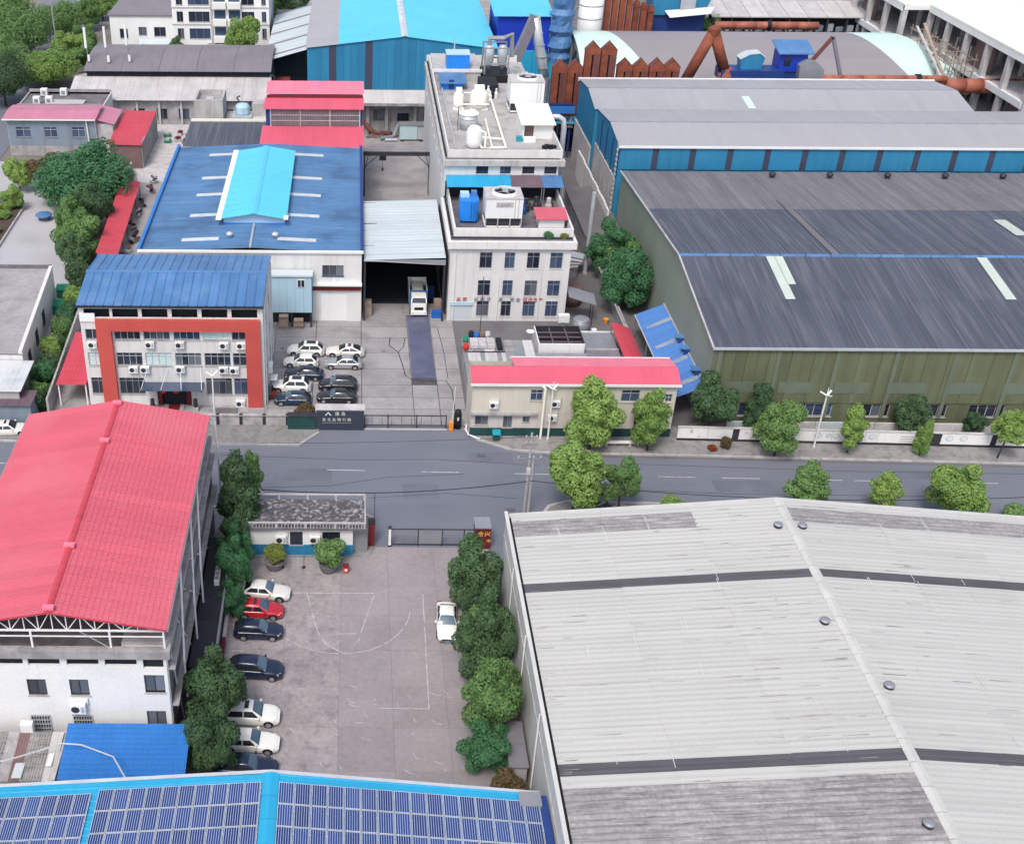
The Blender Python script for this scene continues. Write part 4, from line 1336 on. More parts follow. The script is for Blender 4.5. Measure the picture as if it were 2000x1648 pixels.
# ------------------------------------------------ blue-roofed hall with the cyan lantern
h = thing('blue_roof_hall', (-13, 156, 0), 'wide low hall with weathered blue metal roof and pale skylight strips', 'hall')
mb = MB()
facade(mb, (-27.0, 135.8, 0), 'S', 28.3, 9.7, [(27 - 3.75, 6.5, 27 - 1.0, 8.0), (23.05, 0.05, 26.4, 4.1)])
mb.quad((-27, 135.8, 0), (-27, 176, 0), (-27, 176, 9.7), (-27, 135.8, 9.7))
mb.quad((1.3, 135.8, 0), (1.3, 176, 0), (1.3, 176, 9.7), (1.3, 135.8, 9.7))
mb.quad((-27, 176, 0), (1.3, 176, 0), (1.3, 176, 9.7), (-27, 176, 9.7))
mb.build('wall', 'white_wall', h)
window(h, (-3.75, 135.8, 6.5), 'S', 2.75, 1.5, 3, frame='metal_grey', pane='glass_dark', sill='navy_paint')
MB().box(-3.95, 135.9, 0.05, -0.6, 135.98, 4.1).build('garage_door', 'clean_white', h)
MB().box(-5.0, 135.55, 4.55, 1.25, 135.8, 5.0).build('sign_band', 'dark_red', h)
MB().box(-5.0, 135.2, 5.3, 1.35, 135.8, 5.55).build('ledge', 'clean_white', h)
MB().box(-27.2, 135.55, 9.7, 1.5, 136.0, 9.95).build('coping', 'clean_white', h)
MB().box(-27.3, 136, 9.55, -26.9, 176.2, 10.05).build('gutter', 'roof_royal', h)
MB().box(1.15, 136, 9.55, 1.55, 176.2, 10.0).build('gutter', 'navy_paint', h)
hp = lambda i, j: 'hall_blue'
gable_roof(h, -26.9, 1.2, 136.0, 176.0, 9.55, 10.25, 'y', ridge=-13.0, sw=1.0, laps=2, style='trap', period=0.5, amp=0.03, m='hall_blue', jit=0.006)
for k, y in enumerate((138.8, 147.0, 154.6, 161.3, 171.3)):
    for s_ in (-1, 1):
        xa, xb = (-21.9, -17.4) if s_ < 0 else (-8.9, -4.4)
        if k == 0:
            xa, xb = (-22.0, -17.2) if s_ < 0 else (-9.6, -4.6)
        zf = lambda x: 10.25 - abs(x + 13.0) * (0.7 / 14.0) + 0.09
        mb = MB()
        mb.add([(xa, y, zf(xa)), (xb, y, zf(xb)), (xb, y + 0.95, zf(xb)), (xa, y + 0.95, zf(xa)), (xa, y, zf(xa) - 0.1), (xb, y, zf(xb) - 0.1), (xb, y + 0.95, zf(xb) - 0.1), (xa, y + 0.95, zf(xa) - 0.1)],
               ((0, 1, 2, 3), (0, 4, 5, 1), (1, 5, 6, 2), (2, 6, 7, 3), (3, 7, 4, 0)))
        mb.build('skylight', 'skylight', h)
for k, x in enumerate((-15.8, -9.9)):
    MB().lathe(x, 139.6, [(0.3, 10.1), (0.3, 10.4), (0.45, 10.5), (0.42, 10.75), (0.1, 10.9)], 12).build('vent', 'metal_light', h, True)
MB().tube([(-12.9, 136.1, 10.3), (-12.9, 143.2, 10.45)], 0.16, 8).build('ridge_pipe', 'metal_light', h)
MB().box(-17.0, 144.0, 10.0, -8.9, 169.6, 11.0).build('lantern_wall', 'sky_panel', h)
MB().box(-17.0, 143.9, 9.9, -8.9, 144.0, 10.35).build('lantern_base', 'blue_paint', h)
MB().exty([(-17.0, 11.0), (-8.9, 11.0), (-13.0, 11.75)], 144.0, 144.3).build('lantern_gable', 'sky_panel', h)
gable_roof(h, -17.4, -8.6, 143.3, 170.2, 11.1, 11.85, 'y', ridge=-13.0, sw=1.12, laps=1, style='trap', period=0.56, amp=0.03, m='roof_cyan', name='lantern_sheet', jit=0.004)
for k in range(8):
    MB().exty([(-13.5, 11.82), (-13.0, 11.93), (-12.5, 11.82), (-12.5, 11.88), (-13.0, 12.0), (-13.5, 11.88)], 143.3 + k * 3.37, 146.63 + k * 3.37).build('lantern_ridge_cap', 'roof_cyan', h)
MB().box(-17.95, 143.2, 11.02, -17.2, 170.3, 11.2).build('lantern_verge', 'cream', h)
MB().box(-9.0, 143.2, 11.1, -8.4, 144.4, 11.26).build('lantern_verge', 'cream', h)
# annex on posts
a_ = thing('annex', (-7.8, 135, 0), 'pale blue sheet metal annex raised on posts beside the hall', 'annex')
for k in range(5):
    MB().box(-10.3 + k * 1.05, 133.9, 2.2, -9.27 + k * 1.05, 134.0, 7.3).build('cladding_panel', 'sky_panel', a_)
MB().box(-5.1, 134.0, 2.2, -5.0, 135.5, 7.4).build('side_wall', 'teal_cladding', a_)
MB().box(-10.5, 133.7, 7.3, -4.9, 135.5, 7.5).build('roof', 'roof_palegrey', a_)
MB().box(-6.9, 133.82, 5.8, -5.9, 133.9, 6.9).build('window_frame', 'clean_white', a_)
for x in (-6.8, -6.35):
    MB().box(x, 133.79, 5.9, x + 0.36, 133.82, 6.8).build('pane', 'glass_dark', a_)
for x in (-10.2, -7.7, -5.2):
    MB().box(x - 0.1, 133.9, 0, x + 0.1, 134.1, 2.2).build('post', 'metal_dark', a_)
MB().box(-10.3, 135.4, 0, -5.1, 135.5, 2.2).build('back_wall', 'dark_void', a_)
for x, y, s_ in ((-8.7, 133.6, 1.2), (-6.8, 133.7, 1.3)):
    t = thing('wooden_crate', (x, y, 0), ('tall' if x < -8 else 'wide') + ' brown wooden crate stored under the raised annex', 'crate')
    hh = 1.9 if x < -8 else 1.3
    MB().box(x - 0.6, y - 0.3, 0.05, x + 0.6, y + 0.5, hh).build('box', 'crate_wood', t)
    for z in (0.3, hh - 0.3):
        MB().box(x - 0.65, y - 0.35, z, x + 0.65, y - 0.3, z + 0.15).build('slat', 'wood', t)
# pale grey canopy between the hall and the white block
c = thing('passage_canopy', (6.9, 146, 0), 'pale grey corrugated canopy spanning between hall and white block', 'canopy')
slope(c, (1.6, 135.7, 8.8), (0, 1, 0), (10.4, 0, 0.35), 20, 10.4, sw=1.0, laps=1, style='trap', period=1.04, amp=0.05, m='roof_palegrey', jit=0.006)
MB().add([(1.6, 135.7, 8.9), (12.0, 135.7, 8.9), (12.0, 135.6, 8.2), (1.6, 135.6, 8.75)], ((0, 1, 2, 3),)).build('front_flashing', 'metal_grey', c)
MB().box(1.6, 135.65, 8.6, 12.0, 135.75, 8.72).build('eave_beam', 'metal_grey', c)
for x in (1.7, 11.9):
    for y in (136, 145, 155):
        MB().box(x - 0.12, y - 0.12, 0, x + 0.12, y + 0.12, 8.9).build('post', 'metal_dark', c)
for y in (140.0, 147.5, 155):
    MB().beam((1.6, y, 8.8), (12, y, 8.8), 0.2).build('rafter', 'metal_dark', c)
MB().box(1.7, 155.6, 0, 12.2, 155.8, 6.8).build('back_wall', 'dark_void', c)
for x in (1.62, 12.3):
    MB().box(x, 138, 0.05, x + 0.12, 155.6, 8.6).build('shade_panel', 'dark_void', c)  # near-black panels added at both sides to paint in the passage's deep shade
MB().box(1.8, 141, 0.055, 12.2, 155.6, 0.07).build('shaded_floor', 'dark_void', c)  # near-black sheet: the shade under the canopy painted onto the floor
for x, y, z, sx, sz, m_, lb in ((2.2, 137.6, 0, 1.0, 2.2, 'crate_wood', 'tall stack of pale cartons at the left mouth of the passage'), (11.4, 138.6, 0, 1.1, 1.9, 'crate_wood', 'brown wooden boxes stacked inside the passage by the white block'),
                                (11.3, 137.2, 0, 1.4, 0.9, 'blue_plastic', 'blue plastic drum tray beside the truck'), (10.4, 143, 0, 1.8, 1.6, 'navy_paint', 'dark blue machine deep inside the passage')):
    t = thing('stack_of_goods', (x, y, z), lb, 'goods')
    MB().box(x - sx / 2, y - 0.5, 0.08, x + sx / 2, y + 0.5, sz * 0.55).build('lower_box', m_, t)
    MB().box(x - sx / 2 + 0.1, y - 0.45, sz * 0.56, x + sx / 2 - 0.05, y + 0.45, sz).build('upper_box', m_, t)

# ------------------------------------------------ white four storey block with plant on its roofs
wb = thing('white_block', (20.2, 165, 0), 'tall narrow white plant block with cooling machinery on its stepped roofs', 'building')
X0, X1, Y0 = 12.55, 27.95, 136.2
cx_ = [(16.35, 1.6), (19.55, 1.3), (22.4, 1.6), (25.35, 1.6)]
holes = [(x - X0, z, x - X0 + w_, z + 2.2) for x, w_ in cx_ for z in (7.55, 3.65, 0.7)] + [(13.0 - X0, 0.02, 15.8 - X0, 2.3)]
mb = MB()
facade(mb, (X0, Y0, 0), 'S', X1 - X0, 10.4, holes)
wh = [(190 - 136.2 - 6 - k * 5.5, z, 190 - 136.2 - 4.4 - k * 5.5, z + 1.5) for k in range(8) for z in (12.6,)]
facade(mb, (X0, 200, 0), 'W', 200 - 136.2, 10.4)
facade(mb, (X1, 136.2, 0), 'E', 200 - 136.2, 10.4, [(3 + k * 5, z, 4.6 + k * 5, z + 1.8) for k in range(11) for z in (3.6, 7.5)])
mb.quad((X0, 200, 0), (X1, 200, 0), (X1, 200, 17.9), (X0, 200, 17.9))
mb.build('wall', 'white_wall', wb)
for x, w_ in cx_:
    for z in (7.55, 3.65, 0.7):
        window(wb, (x, Y0, z), 'S', w_, 2.2, 2, 0.6, frame='metal_grey', pane='glass_blue' if x > 25 and z > 3 else 'glass_dark', sill='white_wall')
for k in range(11):
    for z in (3.6, 7.5):
        window(wb, (X1, 139.2 + k * 5, z), 'E', 1.6, 1.8, 2, frame='metal_grey', pane='glass_dark')
MB().box(13.0, 136.25, 0.02, 15.8, 136.3, 2.25).build('roller_door', 'roof_palegrey', wb)
MB().box(12.9, 136.05, 2.3, 15.9, 136.2, 2.75).build('door_canopy', 'sky_panel', wb)
for x in (13.3, 19.0, 24.35):
    MB().tube([(x, 136.1, 0), (x, 136.1, 10.2 if x < 14 else 6.5)], 0.06, 6).build('drain_pipe', 'clean_white', wb)
# lower cornice, gutter, parapet, terrace
for (a0, b0, a1, b1) in ((12.2, 135.7, 28.5, 136.25), (12.2, 136.25, 12.6, 151), (28.05, 136.25, 28.5, 151)):
    MB().box(a0, b0, 10.4, a1, b1, 11.35).build('cornice', 'white_wall', wb)
MB().box(12.6, 136.25, 10.9, 28.05, 151, 11.55).build('terrace_deck', 'dark_concrete', wb)
for (a0, b0, a1, b1) in ((12.95, 137.0, 28.1, 137.25), (12.95, 137.25, 13.2, 151), (27.85, 137.25, 28.1, 151)):
    MB().box(a0, b0, 11.0, a1, b1, 12.65).build('parapet', 'white_wall', wb)
# upper storey
mb = MB()
ph = [(16.8 - X0, 3.2, 18.45 - X0, 4.35), (20.05 - X0, 3.25, 21.5 - X0, 4.35), (23.05 - X0, 3.25, 24.7 - X0, 4.35), (26.05 - X0, 3.25, 27.7 - X0, 4.35)]
facade(mb, (X0, 151, 11.55), 'S', X1 - X0, 4.5, ph)
facade(mb, (X0, 200, 10.4), 'W', 49, 6.5, [(4 + k * 5.5, 2.0, 6 + k * 5.5, 3.4) for k in range(8)])
facade(mb, (X1, 151, 10.4), 'E', 49, 6.5, [(4 + k * 5.5, 2.0, 6 + k * 5.5, 3.4) for k in range(8)])
mb.build('upper_wall', 'white_wall', wb)
for u0, z0, u1, z1 in ph:
    window(wb, (X0 + u0, 151, 11.55 + z0), 'S', u1 - u0, z1 - z0, 2, frame='metal_dark', pane='glass_dark', sill='white_wall')
for k in range(8):
    window(wb, (X0, 200 - 4 - k * 5.5, 12.4), 'W', 2, 1.4, 2, frame='metal_grey', pane='glass_dark')
    window(wb, (X1, 151 + 4 + k * 5.5, 12.4), 'E', 2, 1.4, 2, frame='metal_grey', pane='glass_dark')
for (a0, b0, a1, b1) in ((12.25, 150.5, 28.7, 151.05), (12.25, 151.05, 12.6, 200), (28.1, 151.05, 28.7, 200)):
    MB().box(a0, b0, 16.0, a1, b1, 16.75).build('cornice', 'grey_wall', wb)
MB().box(12.6, 151.05, 16.2, 28.1, 200, 16.8).build('roof_deck', 'roof_deck', wb)
for (a0, b0, a1, b1) in ((12.9, 151.4, 28.4, 151.65), (12.9, 151.65, 13.1, 200), (28.2, 151.65, 28.4, 190)):
    MB().box(a0, b0, 16.8, a1, b1, 17.9).build('parapet', 'white_wall', wb)
MB().box(13.1, 187.6, 16.8, 20.6, 199, 18.4).build('stair_head', 'grey_wall', wb)
MB().box(12.9, 187.4, 18.4, 20.8, 187.9, 18.8).build('stair_head_parapet', 'white_wall', wb)
for a_ in ((12.62, 151.7, 12.88, 200, 16.83), (12.62, 137.3, 12.93, 151, 11.575), (12.6, 136.3, 28.0, 136.97, 11.57), (12.6, 151.1, 28.1, 151.38, 16.84), (28.45, 151.7, 28.68, 190, 16.77)):
    MB().box(a_[0], a_[1], a_[4] - .04, a_[2], a_[3], a_[4]).build('roof_gutter', 'dark_void', wb)
# the slogan across the front
lettering(wb, '品质', (13.65, 136.15, 2.9), 0.62, 'letter_red', spacing=1.55)
lettering(wb, '创新求', (15.95, 136.15, 2.9), 0.62, 'letter_grey', spacing=1.6)
lettering(wb, '发', (19.0 + 0.1, 136.15, 2.9), 0.62, 'letter_grey')
lettering(wb, '安全', (20.6, 136.15, 2.9), 0.62, 'letter_grey', spacing=1.55)
lettering(wb, '促进生产', (22.3, 136.15, 2.9), 0.62, 'letter_red', spacing=1.15)

# canopies along the terrace back wall
for x0, x1, m_, lb in ((12.7, 21.4, 'roof_cyan_deep', 'cyan sheet awning at the left of the plant terrace'), (21.4, 25.6, 'brown_canopy', 'brown sheet awning in the middle of the plant terrace'),
                       (25.6, 28.4, 'roof_blue_office', 'worn blue sheet awning at the right of the plant terrace')):
    t = thing('terrace_awning', (x0, 148, 11.55), lb, 'awning', 'awnings over the plant terrace')
    slope(t, (x0 + 0.02, 147.9, 13.95), (1, 0, 0), (0, 3.0, 0.65), x1 - x0 - 0.04, 3.05, sw=0.95, laps=1, style='trap', period=0.32, amp=0.03, m=m_)
    for x in (x0 + 0.15, x1 - 0.15):
        MB().box(x - 0.05, 148, 11.55, x + 0.05, 148.1, 13.9).build('post', 'metal_grey', t)
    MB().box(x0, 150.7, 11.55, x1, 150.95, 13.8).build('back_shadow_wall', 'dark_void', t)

# ------------------------------------------------ cooling towers
def cooling_tower(name, label, x0, x1, y0, y1, zb, zc, zt, sign=False, rimr=1.5):
    t = thing(name, ((x0 + x1) / 2, (y0 + y1) / 2, zb), label, 'cooling tower')
    for x in (x0, (x0 * 2 + x1) / 3, (x0 + 2 * x1) / 3, x1 - 0.12):
        for y in (y0, y1 - 0.12):
            MB().box(x, y, zb, x + 0.12, y + 0.12, zc).build('leg', 'metal_light', t)
    MB().box(x0 + 0.2, y0 + 0.25, zb + 0.35, x1 - 0.2, y1 - 0.2, zc).build('louvre', 'metal_dark', t)
    MB().box(x0, y0, zb + 0.2, x1, y1, zb + 0.34).build('basin', 'clean_white', t)
    MB().box(x0, y0, zc, x1, y1, zt).build('casing', 'clean_white', t)
    MB().box(x0 - 0.06, y0 - 0.06, zt, x1 + 0.06, y1 + 0.06, zt + 0.1).build('deck', 'stone_light', t)
    cx, cy = (x0 + x1) / 2 + 0.2, (y0 + y1) / 2
    MB().lathe(cx, cy, [(rimr + 0.15, zt + 0.1), (rimr + 0.05, zt + 0.45), (rimr - 0.05, zt + 0.45), (rimr - 0.05, zt + 0.14), (0.02, zt + 0.14)], 24).build('fan_ring', ['clean_white'], t)
    MB().lathe(cx, cy, [(rimr - 0.06, zt + 0.16), (0.02, zt + 0.165)], 24).build('fan_shaft', 'black', t)
    for k in range(4):
        a = math.pi / 2 * k + 0.4
        MB().beam((cx, cy, zt + 0.3), (cx + (rimr - 0.15) * math.cos(a), cy + (rimr - 0.15) * math.sin(a), zt + 0.32), 0.28, 0.03).build('fan_blade', 'steel_belt', t)
    MB().box(cx - 0.35, cy - 0.3, zt + 0.3, cx + 0.35, cy + 0.3, zt + 0.75).build('motor', 'metal_light', t)
    for x in (x1 - 1.0, x1 - 0.55):
        MB().box(x, y0 - 0.05, zc, x + 0.04, y0 - 0.01, zt).build('ladder_rail', 'metal_grey', t)
    if sign:
        MB().box(x0 + 1.3, y0 - 0.03, zt - 1.1, x1 - 1.2, y0, zt - 0.4).build('name_plate', 'stone_light', t)
        lettering(t, '工业冷却', (x0 + 1.35, y0 - 0.05, zt - 0.95), 0.42, 'letter_grey', depth=0.005, spacing=1.1)
    return t


cooling_tower('cooling_tower', 'big white square cooling tower with round fan on the plant terrace', 17.1, 21.8, 139.5, 143.6, 11.55, 13.0, 15.6, True)
cooling_tower('cooling_tower', 'white square cooling tower with round fan on the upper roof', 23.4, 28.4, 171.2, 175.4, 16.8, 18.3, 21.4, False)
# blue filter vessel
t = thing('blue_vessel', (15.3, 142.5, 11.55), 'bright blue water treatment vessel beside the cooling tower', 'vessel')
MB().prism([(14.0, 141.6), (14.4, 141.2), (16.0, 141.2), (16.4, 141.6), (16.4, 143.6), (16.0, 144.0), (14.4, 144.0), (14.0, 143.6)], 11.9, 14.6).build('body', 'blue_paint', t)
MB().box(14.1, 141.5, 11.55, 16.3, 143.8, 11.9).build('base', 'navy_paint', t)
MB().box(14.1, 142.6, 14.6, 15.2, 143.8, 15.1).build('hatch', 'sky_panel', t)
MB().box(15.5, 142.8, 14.6, 16.2, 143.6, 15.3).build('valve_box', 'roof_blue', t)
MB().box(15.4, 141.12, 12.2, 15.46, 141.2, 14.4).build('ladder_rail', 'navy_paint', t)
MB().box(15.75, 141.12, 12.2, 15.81, 141.2, 14.4).build('ladder_rail', 'navy_paint', t)
# pink roofed box
t = thing('roof_hut', (25.9, 141.5, 11.55), 'small white roof hut with pink lid on the plant terrace', 'hut')
MB().box(24.1, 140.0, 11.55, 27.4, 142.6, 12.7).build('wall', 'clean_white', t)
MB().add([(23.7, 139.6, 12.75), (27.8, 139.6, 12.75), (27.8, 143, 13.1), (23.7, 143, 13.1), (23.7, 139.6, 12.85), (27.8, 139.6, 12.85), (27.8, 143, 13.2), (23.7, 143, 13.2)],
         ((0, 3, 2, 1), (4, 5, 6, 7), (0, 1, 5, 4), (1, 2, 6, 5), (2, 3, 7, 6), (3, 0, 4, 7))).build('roof', 'roof_pink', t)
for k, (x, y) in enumerate(((23.2, 146.0), (24.6, 146.6), (26.2, 146.2), (22.6, 145.0))):
    t = thing('pump', (x, y, 11.55), ('dark pump nearest the cooling tower', 'dark pump in the middle under the brown awning', 'grey upright pump under the blue awning', 'small blue pump on the terrace floor')[k], 'pump')
    MB().lathe(x, y, [(0.45, 11.6), (0.45, 12.2), (0.3, 12.5), (0.3, 13.2), (0.12, 13.3)], 10).build('motor', ['metal_dark', 'metal_dark', 'stone_light', 'blue_plastic'][k], t)
    MB().tube([(x, y, 12.0), (x + 0.7, y - 0.2, 12.0), (x + 0.7, y + 1.5, 12.0)], 0.12, 6).build('pipe', 'metal_dark', t)
    MB().box(x - 0.5, y - 0.5, 11.55, x + 0.5, y + 0.5, 11.62).build('base', 'metal_dark', t)

# ------------------------------------------------ plant on the upper roof
t = thing('round_tank', (16.7, 164, 16.8), 'round pale steel tank with white lid on the upper roof', 'tank')
MB().lathe(16.7, 164, [(1.3, 16.8), (1.3, 19.0)], 24).build('shell', 'metal_light', t, True)
MB().lathe(16.7, 164, [(1.42, 19.0), (1.42, 19.12), (0.7, 19.22), (0.02, 19.25)], 24).build('lid', 'cream', t)
for z in (17.5, 18.3):
    MB().lathe(16.7, 164, [(1.33, z), (1.33, z + 0.08)], 24).build('hoop', 'metal_grey', t)
MB().tube([(15.1, 163.2, 16.8), (15.1, 163.2, 20.2)], 0.05, 5).build('pole', 'metal_dark', t)
t = thing('dome_tank', (16.8, 156, 16.8), 'white dome topped tank in front of the round tank', 'tank')
MB().lathe(16.8, 156, [(0.75, 16.8), (1.05, 17.0), (1.1, 17.6), (1.1, 18.9), (0.95, 19.4), (0.6, 19.75), (0.05, 19.9)], 20).build('shell', 'clean_white', t, True)
MB().lathe(16.8, 156, [(0.9, 16.8), (0.9, 16.95)], 20).build('foot_ring', 'metal_grey', t)
MB().tube([(17.2, 155.6, 19.4), (18.3, 155.4, 19.0), (18.3, 155.2, 17.0)], 0.14, 8).build('outlet_pipe', 'cream', t)
for x0, x1, zt, lb in ((15.2, 16.8, 19.2, 'slim cream plastic tank at the left of the upper roof'), (17.7, 20.4, 19.6, 'big cream plastic tank with a square neck on the upper roof')):
    t = thing('cream_tank', ((x0 + x1) / 2, 173.5, 16.8), lb, 'tank', 'cream tanks on the upper roof')
    c_ = (x0 + x1) / 2
    r = (x1 - x0) / 2
    MB().lathe(c_, 173.8, [(r, 17.0), (r * 1.02, 17.6), (r, zt - 0.8), (r * 0.9, zt - 0.3), (r * 0.6, zt)], 18).build('shell', 'cream', t, True)
    MB().box(c_ - r * 0.55, 173.3, zt, c_ + r * 0.55, 174.4, zt + 0.6).build('neck', 'cream', t)
    MB().box(c_ - r, 172.6, 16.8, c_ + r, 175.0, 17.0).build('base', 'clean_white', t)
t = thing('roof_pipework', (19.5, 165, 16.8), 'long white water pipes looping over the upper roof deck', 'pipework')
MB().tube([(21.3, 178.5, 17.1), (21.15, 155.0, 17.1), (19.3, 154.8, 17.1)], 0.17, 8).build('pipe', 'cream', t)
MB().tube([(19.5, 167.5, 17.1), (19.25, 154.85, 17.1), (17.75, 154.8, 17.1), (17.75, 158.2, 17.2)], 0.14, 8).build('pipe', 'cream', t)
MB().tube([(17.2, 158.3, 17.5), (20.9, 158.2, 17.2)], 0.12, 8).build('pipe', 'cream', t)
MB().tube([(14.2, 154.5, 17.1), (14.1, 186, 17.1)], 0.13, 8).build('pipe', 'metal_light', t)
MB().tube([(15.2, 172.3, 17.8), (20.5, 172.3, 17.8)], 0.12, 8).build('pipe', 'clean_white', t)
MB().tube([(16.8, 174.5, 18.9), (18, 174.5, 18.9)], 0.12, 8).build('pipe', 'clean_white', t)
for k in range(6):
    MB().box(21.0, 156.5 + k * 3.8, 16.8, 21.5, 156.7 + k * 3.8, 16.98).build('pipe_support', 'metal_grey', t)
t = thing('roof_hut', (26, 163, 16.8), 'cream roofed hut on the right of the upper roof', 'hut')
mb = MB()
facade(mb, (23.9, 159.6, 16.8), 'S', 4.3, 2.1, [(0.3, 0.05, 1.6, 1.9)])
mb.quad((23.9, 159.6, 16.8), (23.9, 167, 16.8), (23.9, 167, 19.3), (23.9, 159.6, 18.9))
mb.quad((28.15, 159.6, 16.8), (28.15, 167, 16.8), (28.15, 167, 19.3), (28.15, 159.6, 18.9))
mb.quad((23.9, 167, 16.8), (28.15, 167, 16.8), (28.15, 167, 19.3), (23.9, 167, 19.3))
mb.build('wall', 'clean_white', t)
MB().box(24.2, 159.95, 16.85, 25.5, 160.05, 18.7).build('doorway', 'brick_brown', t)
for k in range(4):
    MB().add([(23.6 + k * 1.22, 158.9, 19.05), (24.8 + k * 1.22, 158.9, 19.05), (24.8 + k * 1.22, 167.4, 19.5), (23.6 + k * 1.22, 167.4, 19.5), (23.6 + k * 1.22, 158.9, 18.95), (24.8 + k * 1.22, 158.9, 18.95), (24.8 + k * 1.22, 167.4, 19.4), (23.6 + k * 1.22, 167.4, 19.4)],
             ((0, 1, 2, 3), (7, 6, 5, 4), (0, 4, 5, 1), (1, 5, 6, 2), (2, 6, 7, 3), (3, 7, 4, 0))).build('roof_panel', 'cream', t)
for x, y, sx, m_, nm, lb in ((23.4, 158.6, 0.8, 'teal_plastic', 'plastic_crate', 'small cyan crate in front of the cream roofed hut'), (24.8, 158.3, 1.7, 'clean_white', 'white_trough', 'white trough in front of the cream roofed hut'),
                             (27.3, 155.6, 1.6, 'black', 'tarpaulin_heap', 'crumpled black tarpaulin at the right front corner of the upper roof')):
    t = thing(nm, (x, y, 16.8), lb, nm.replace('_', ' '))
    if nm == 'tarpaulin_heap':
        mb = MB()
        for k in range(5):
            mb.obox((x - 0.7 + k * 0.35, y + rng.uniform(-.2, .2), 16.8), (0.6, 0.7, rng.uniform(.2, .5)), rng.uniform(0, 90))
        mb.build('sheet', m_, t)
    else:
        MB().box(x - sx / 2, y - 0.35, 16.8, x + sx / 2, y + 0.35, 17.4).build('box', m_, t)
        MB().box(x - sx / 2 - 0.04, y - 0.39, 17.4, x + sx / 2 + 0.04, y + 0.39, 17.46).build('rim', m_, t)
t = thing('roof_hut', (15.8, 185, 16.8), 'bright blue metal hut at the back left of the upper roof', 'hut')
MB().box(14.0, 183.2, 16.8, 17.4, 187.3, 18.0).build('wall', 'blue_paint', t)
MB().add([(13.7, 182.6, 17.9), (18.0, 182.6, 17.9), (18.0, 187.3, 18.3), (13.7, 187.3, 18.3), (13.7, 182.6, 18.0), (18.0, 182.6, 18.0), (18.0, 187.3, 18.4), (13.7, 187.3, 18.4)],
         ((0, 3, 2, 1), (4, 5, 6, 7), (0, 1, 5, 4), (1, 2, 6, 5), (3, 0, 4, 7))).build('roof', 'roof_blue_office', t)
MB().box(15.2, 183.15, 16.9, 16.0, 183.2, 18.4).build('door', 'navy_paint', t)
t = thing('blue_tank', (17.2, 190, 18.4), 'square bright blue tank with a thin vent pipe on the stair head', 'tank')
MB().box(15.2, 189.5, 18.4, 18.9, 192.5, 20.6).build('body', 'blue_paint', t)
MB().box(15.1, 189.4, 20.6, 19.0, 192.6, 20.75).build('rim', 'sky_panel', t)
MB().tube([(16.6, 192.6, 20.7), (16.6, 192.6, 22.8)], 0.12, 6).build('vent_pipe', 'metal_light', t)
t = thing('dust_collector', (22.8, 190, 16.8), 'grey pipe frame dust collector with twin drums at the back of the upper roof', 'dust collector')
for x in (21.2, 25.0):
    for y in (188, 192):
        MB().box(x - 0.12, y - 0.12, 16.8, x + 0.12, y + 0.12, 22.0).build('leg', 'metal_grey', t)
for z in (19.5, 22.0):
    for y in (188, 192):
        MB().box(21.1, y - 0.1, z, 25.1, y + 0.1, z + 0.2).build('beam', 'metal_grey', t)
for x in (22.0, 24.2):
    MB().lathe(x, 190, [(0.3, 18.3), (0.8, 19.6), (0.8, 21.6), (0.5, 22.1)], 14).build('drum', 'metal_light', t, True)
MB().tube([(22, 190, 22.1), (22, 190, 23.2), (24.2, 190, 23.2), (25.6, 191, 23.6), (25.9, 191, 20)], 0.4, 8).build('duct', 'metal_grey', t)
MB().box(21.0, 187.0, 17.0, 25.3, 193, 18.0).build('machine_base', 'black', t)
for k in range(3):
    MB().tube([(25.8 + k * 0.5, 177, 17.6), (25.0 + k * 0.4, 192, 17.7)], 0.16, 6).build('pipe', 'metal_light', t)
t = thing('valve_cluster', (21.8, 179, 16.8), 'cluster of white and dark valves behind the cream tanks', 'valves')
for k in range(6):
    x, y = 20.6 + 0.55 * (k % 4), 177.5 + 1.4 * (k // 2)
    MB().lathe(x, y, [(0.3, 16.8), (0.3, 17.6), (0.15, 17.9), (0.15, 18.3)], 8).build('valve', 'clean_white' if k % 2 else 'black', t)
MB().box(20.0, 181, 16.8, 22.8, 186, 18.2).build('machine', 'dark_void', t)

# ------------------------------------------------ beige roadside building with pink roof
bb = thing('beige_building', (24.3, 110.7, 0), 'two storey beige roadside building with pink metal roof and dark green base', 'building')
X0, X1, Y0, Y1 = 13.2, 35.35, 108.2, 113.2
up = [(19.55, 4.7, 1.35, 1.35), (25.3, 4.6, 1.3, 1.5), (29.4, 4.6, 2.0, 1.5), (34.2, 4.6, 0.75, 1.0)]
lo = [(13.7, 1.55, 1.45, 1.15), (16.8, 1.2, 1.0, 1.55), (18.95, 1.95, 0.75, 0.7), (27.5, 1.5, 1.6, 1.2), (31.2, 1.5, 1.6, 1.2)]
mb = MB()
facade(mb, (X0, Y0, 3.15), 'S', X1 - X0, 3.65, [(x - X0, z - 3.15, x - X0 + a, z - 3.15 + b) for x, z, a, b in up])
mb.quad((X0, Y0, 0), (X0, Y1, 0), (X0, Y1, 6.8), (X0, Y0, 6.8))
mb.quad((X1, Y0, 0), (X1, Y1, 0), (X1, Y1, 6.8), (X1, Y0, 6.8))
mb.quad((X0, Y1, 0), (X1, Y1, 0), (X1, Y1, 6.8), (X0, Y1, 6.8))
mb.build('upper_wall', 'beige_wall', bb)
mb = MB()
facade(mb, (X0, Y0 + 0.02, 1.15), 'S', X1 - X0, 2.0, [(x - X0, z - 1.15, x - X0 + a, z - 1.15 + b) for x, z, a, b in lo])
mb.build('lower_wall', 'pale_pink_wall', bb)
MB().box(X0 - 0.03, Y0 - 0.05, 0, X1 + 0.02, Y0 + 0.05, 1.16).build('painted_base', 'dark_green_base', bb)
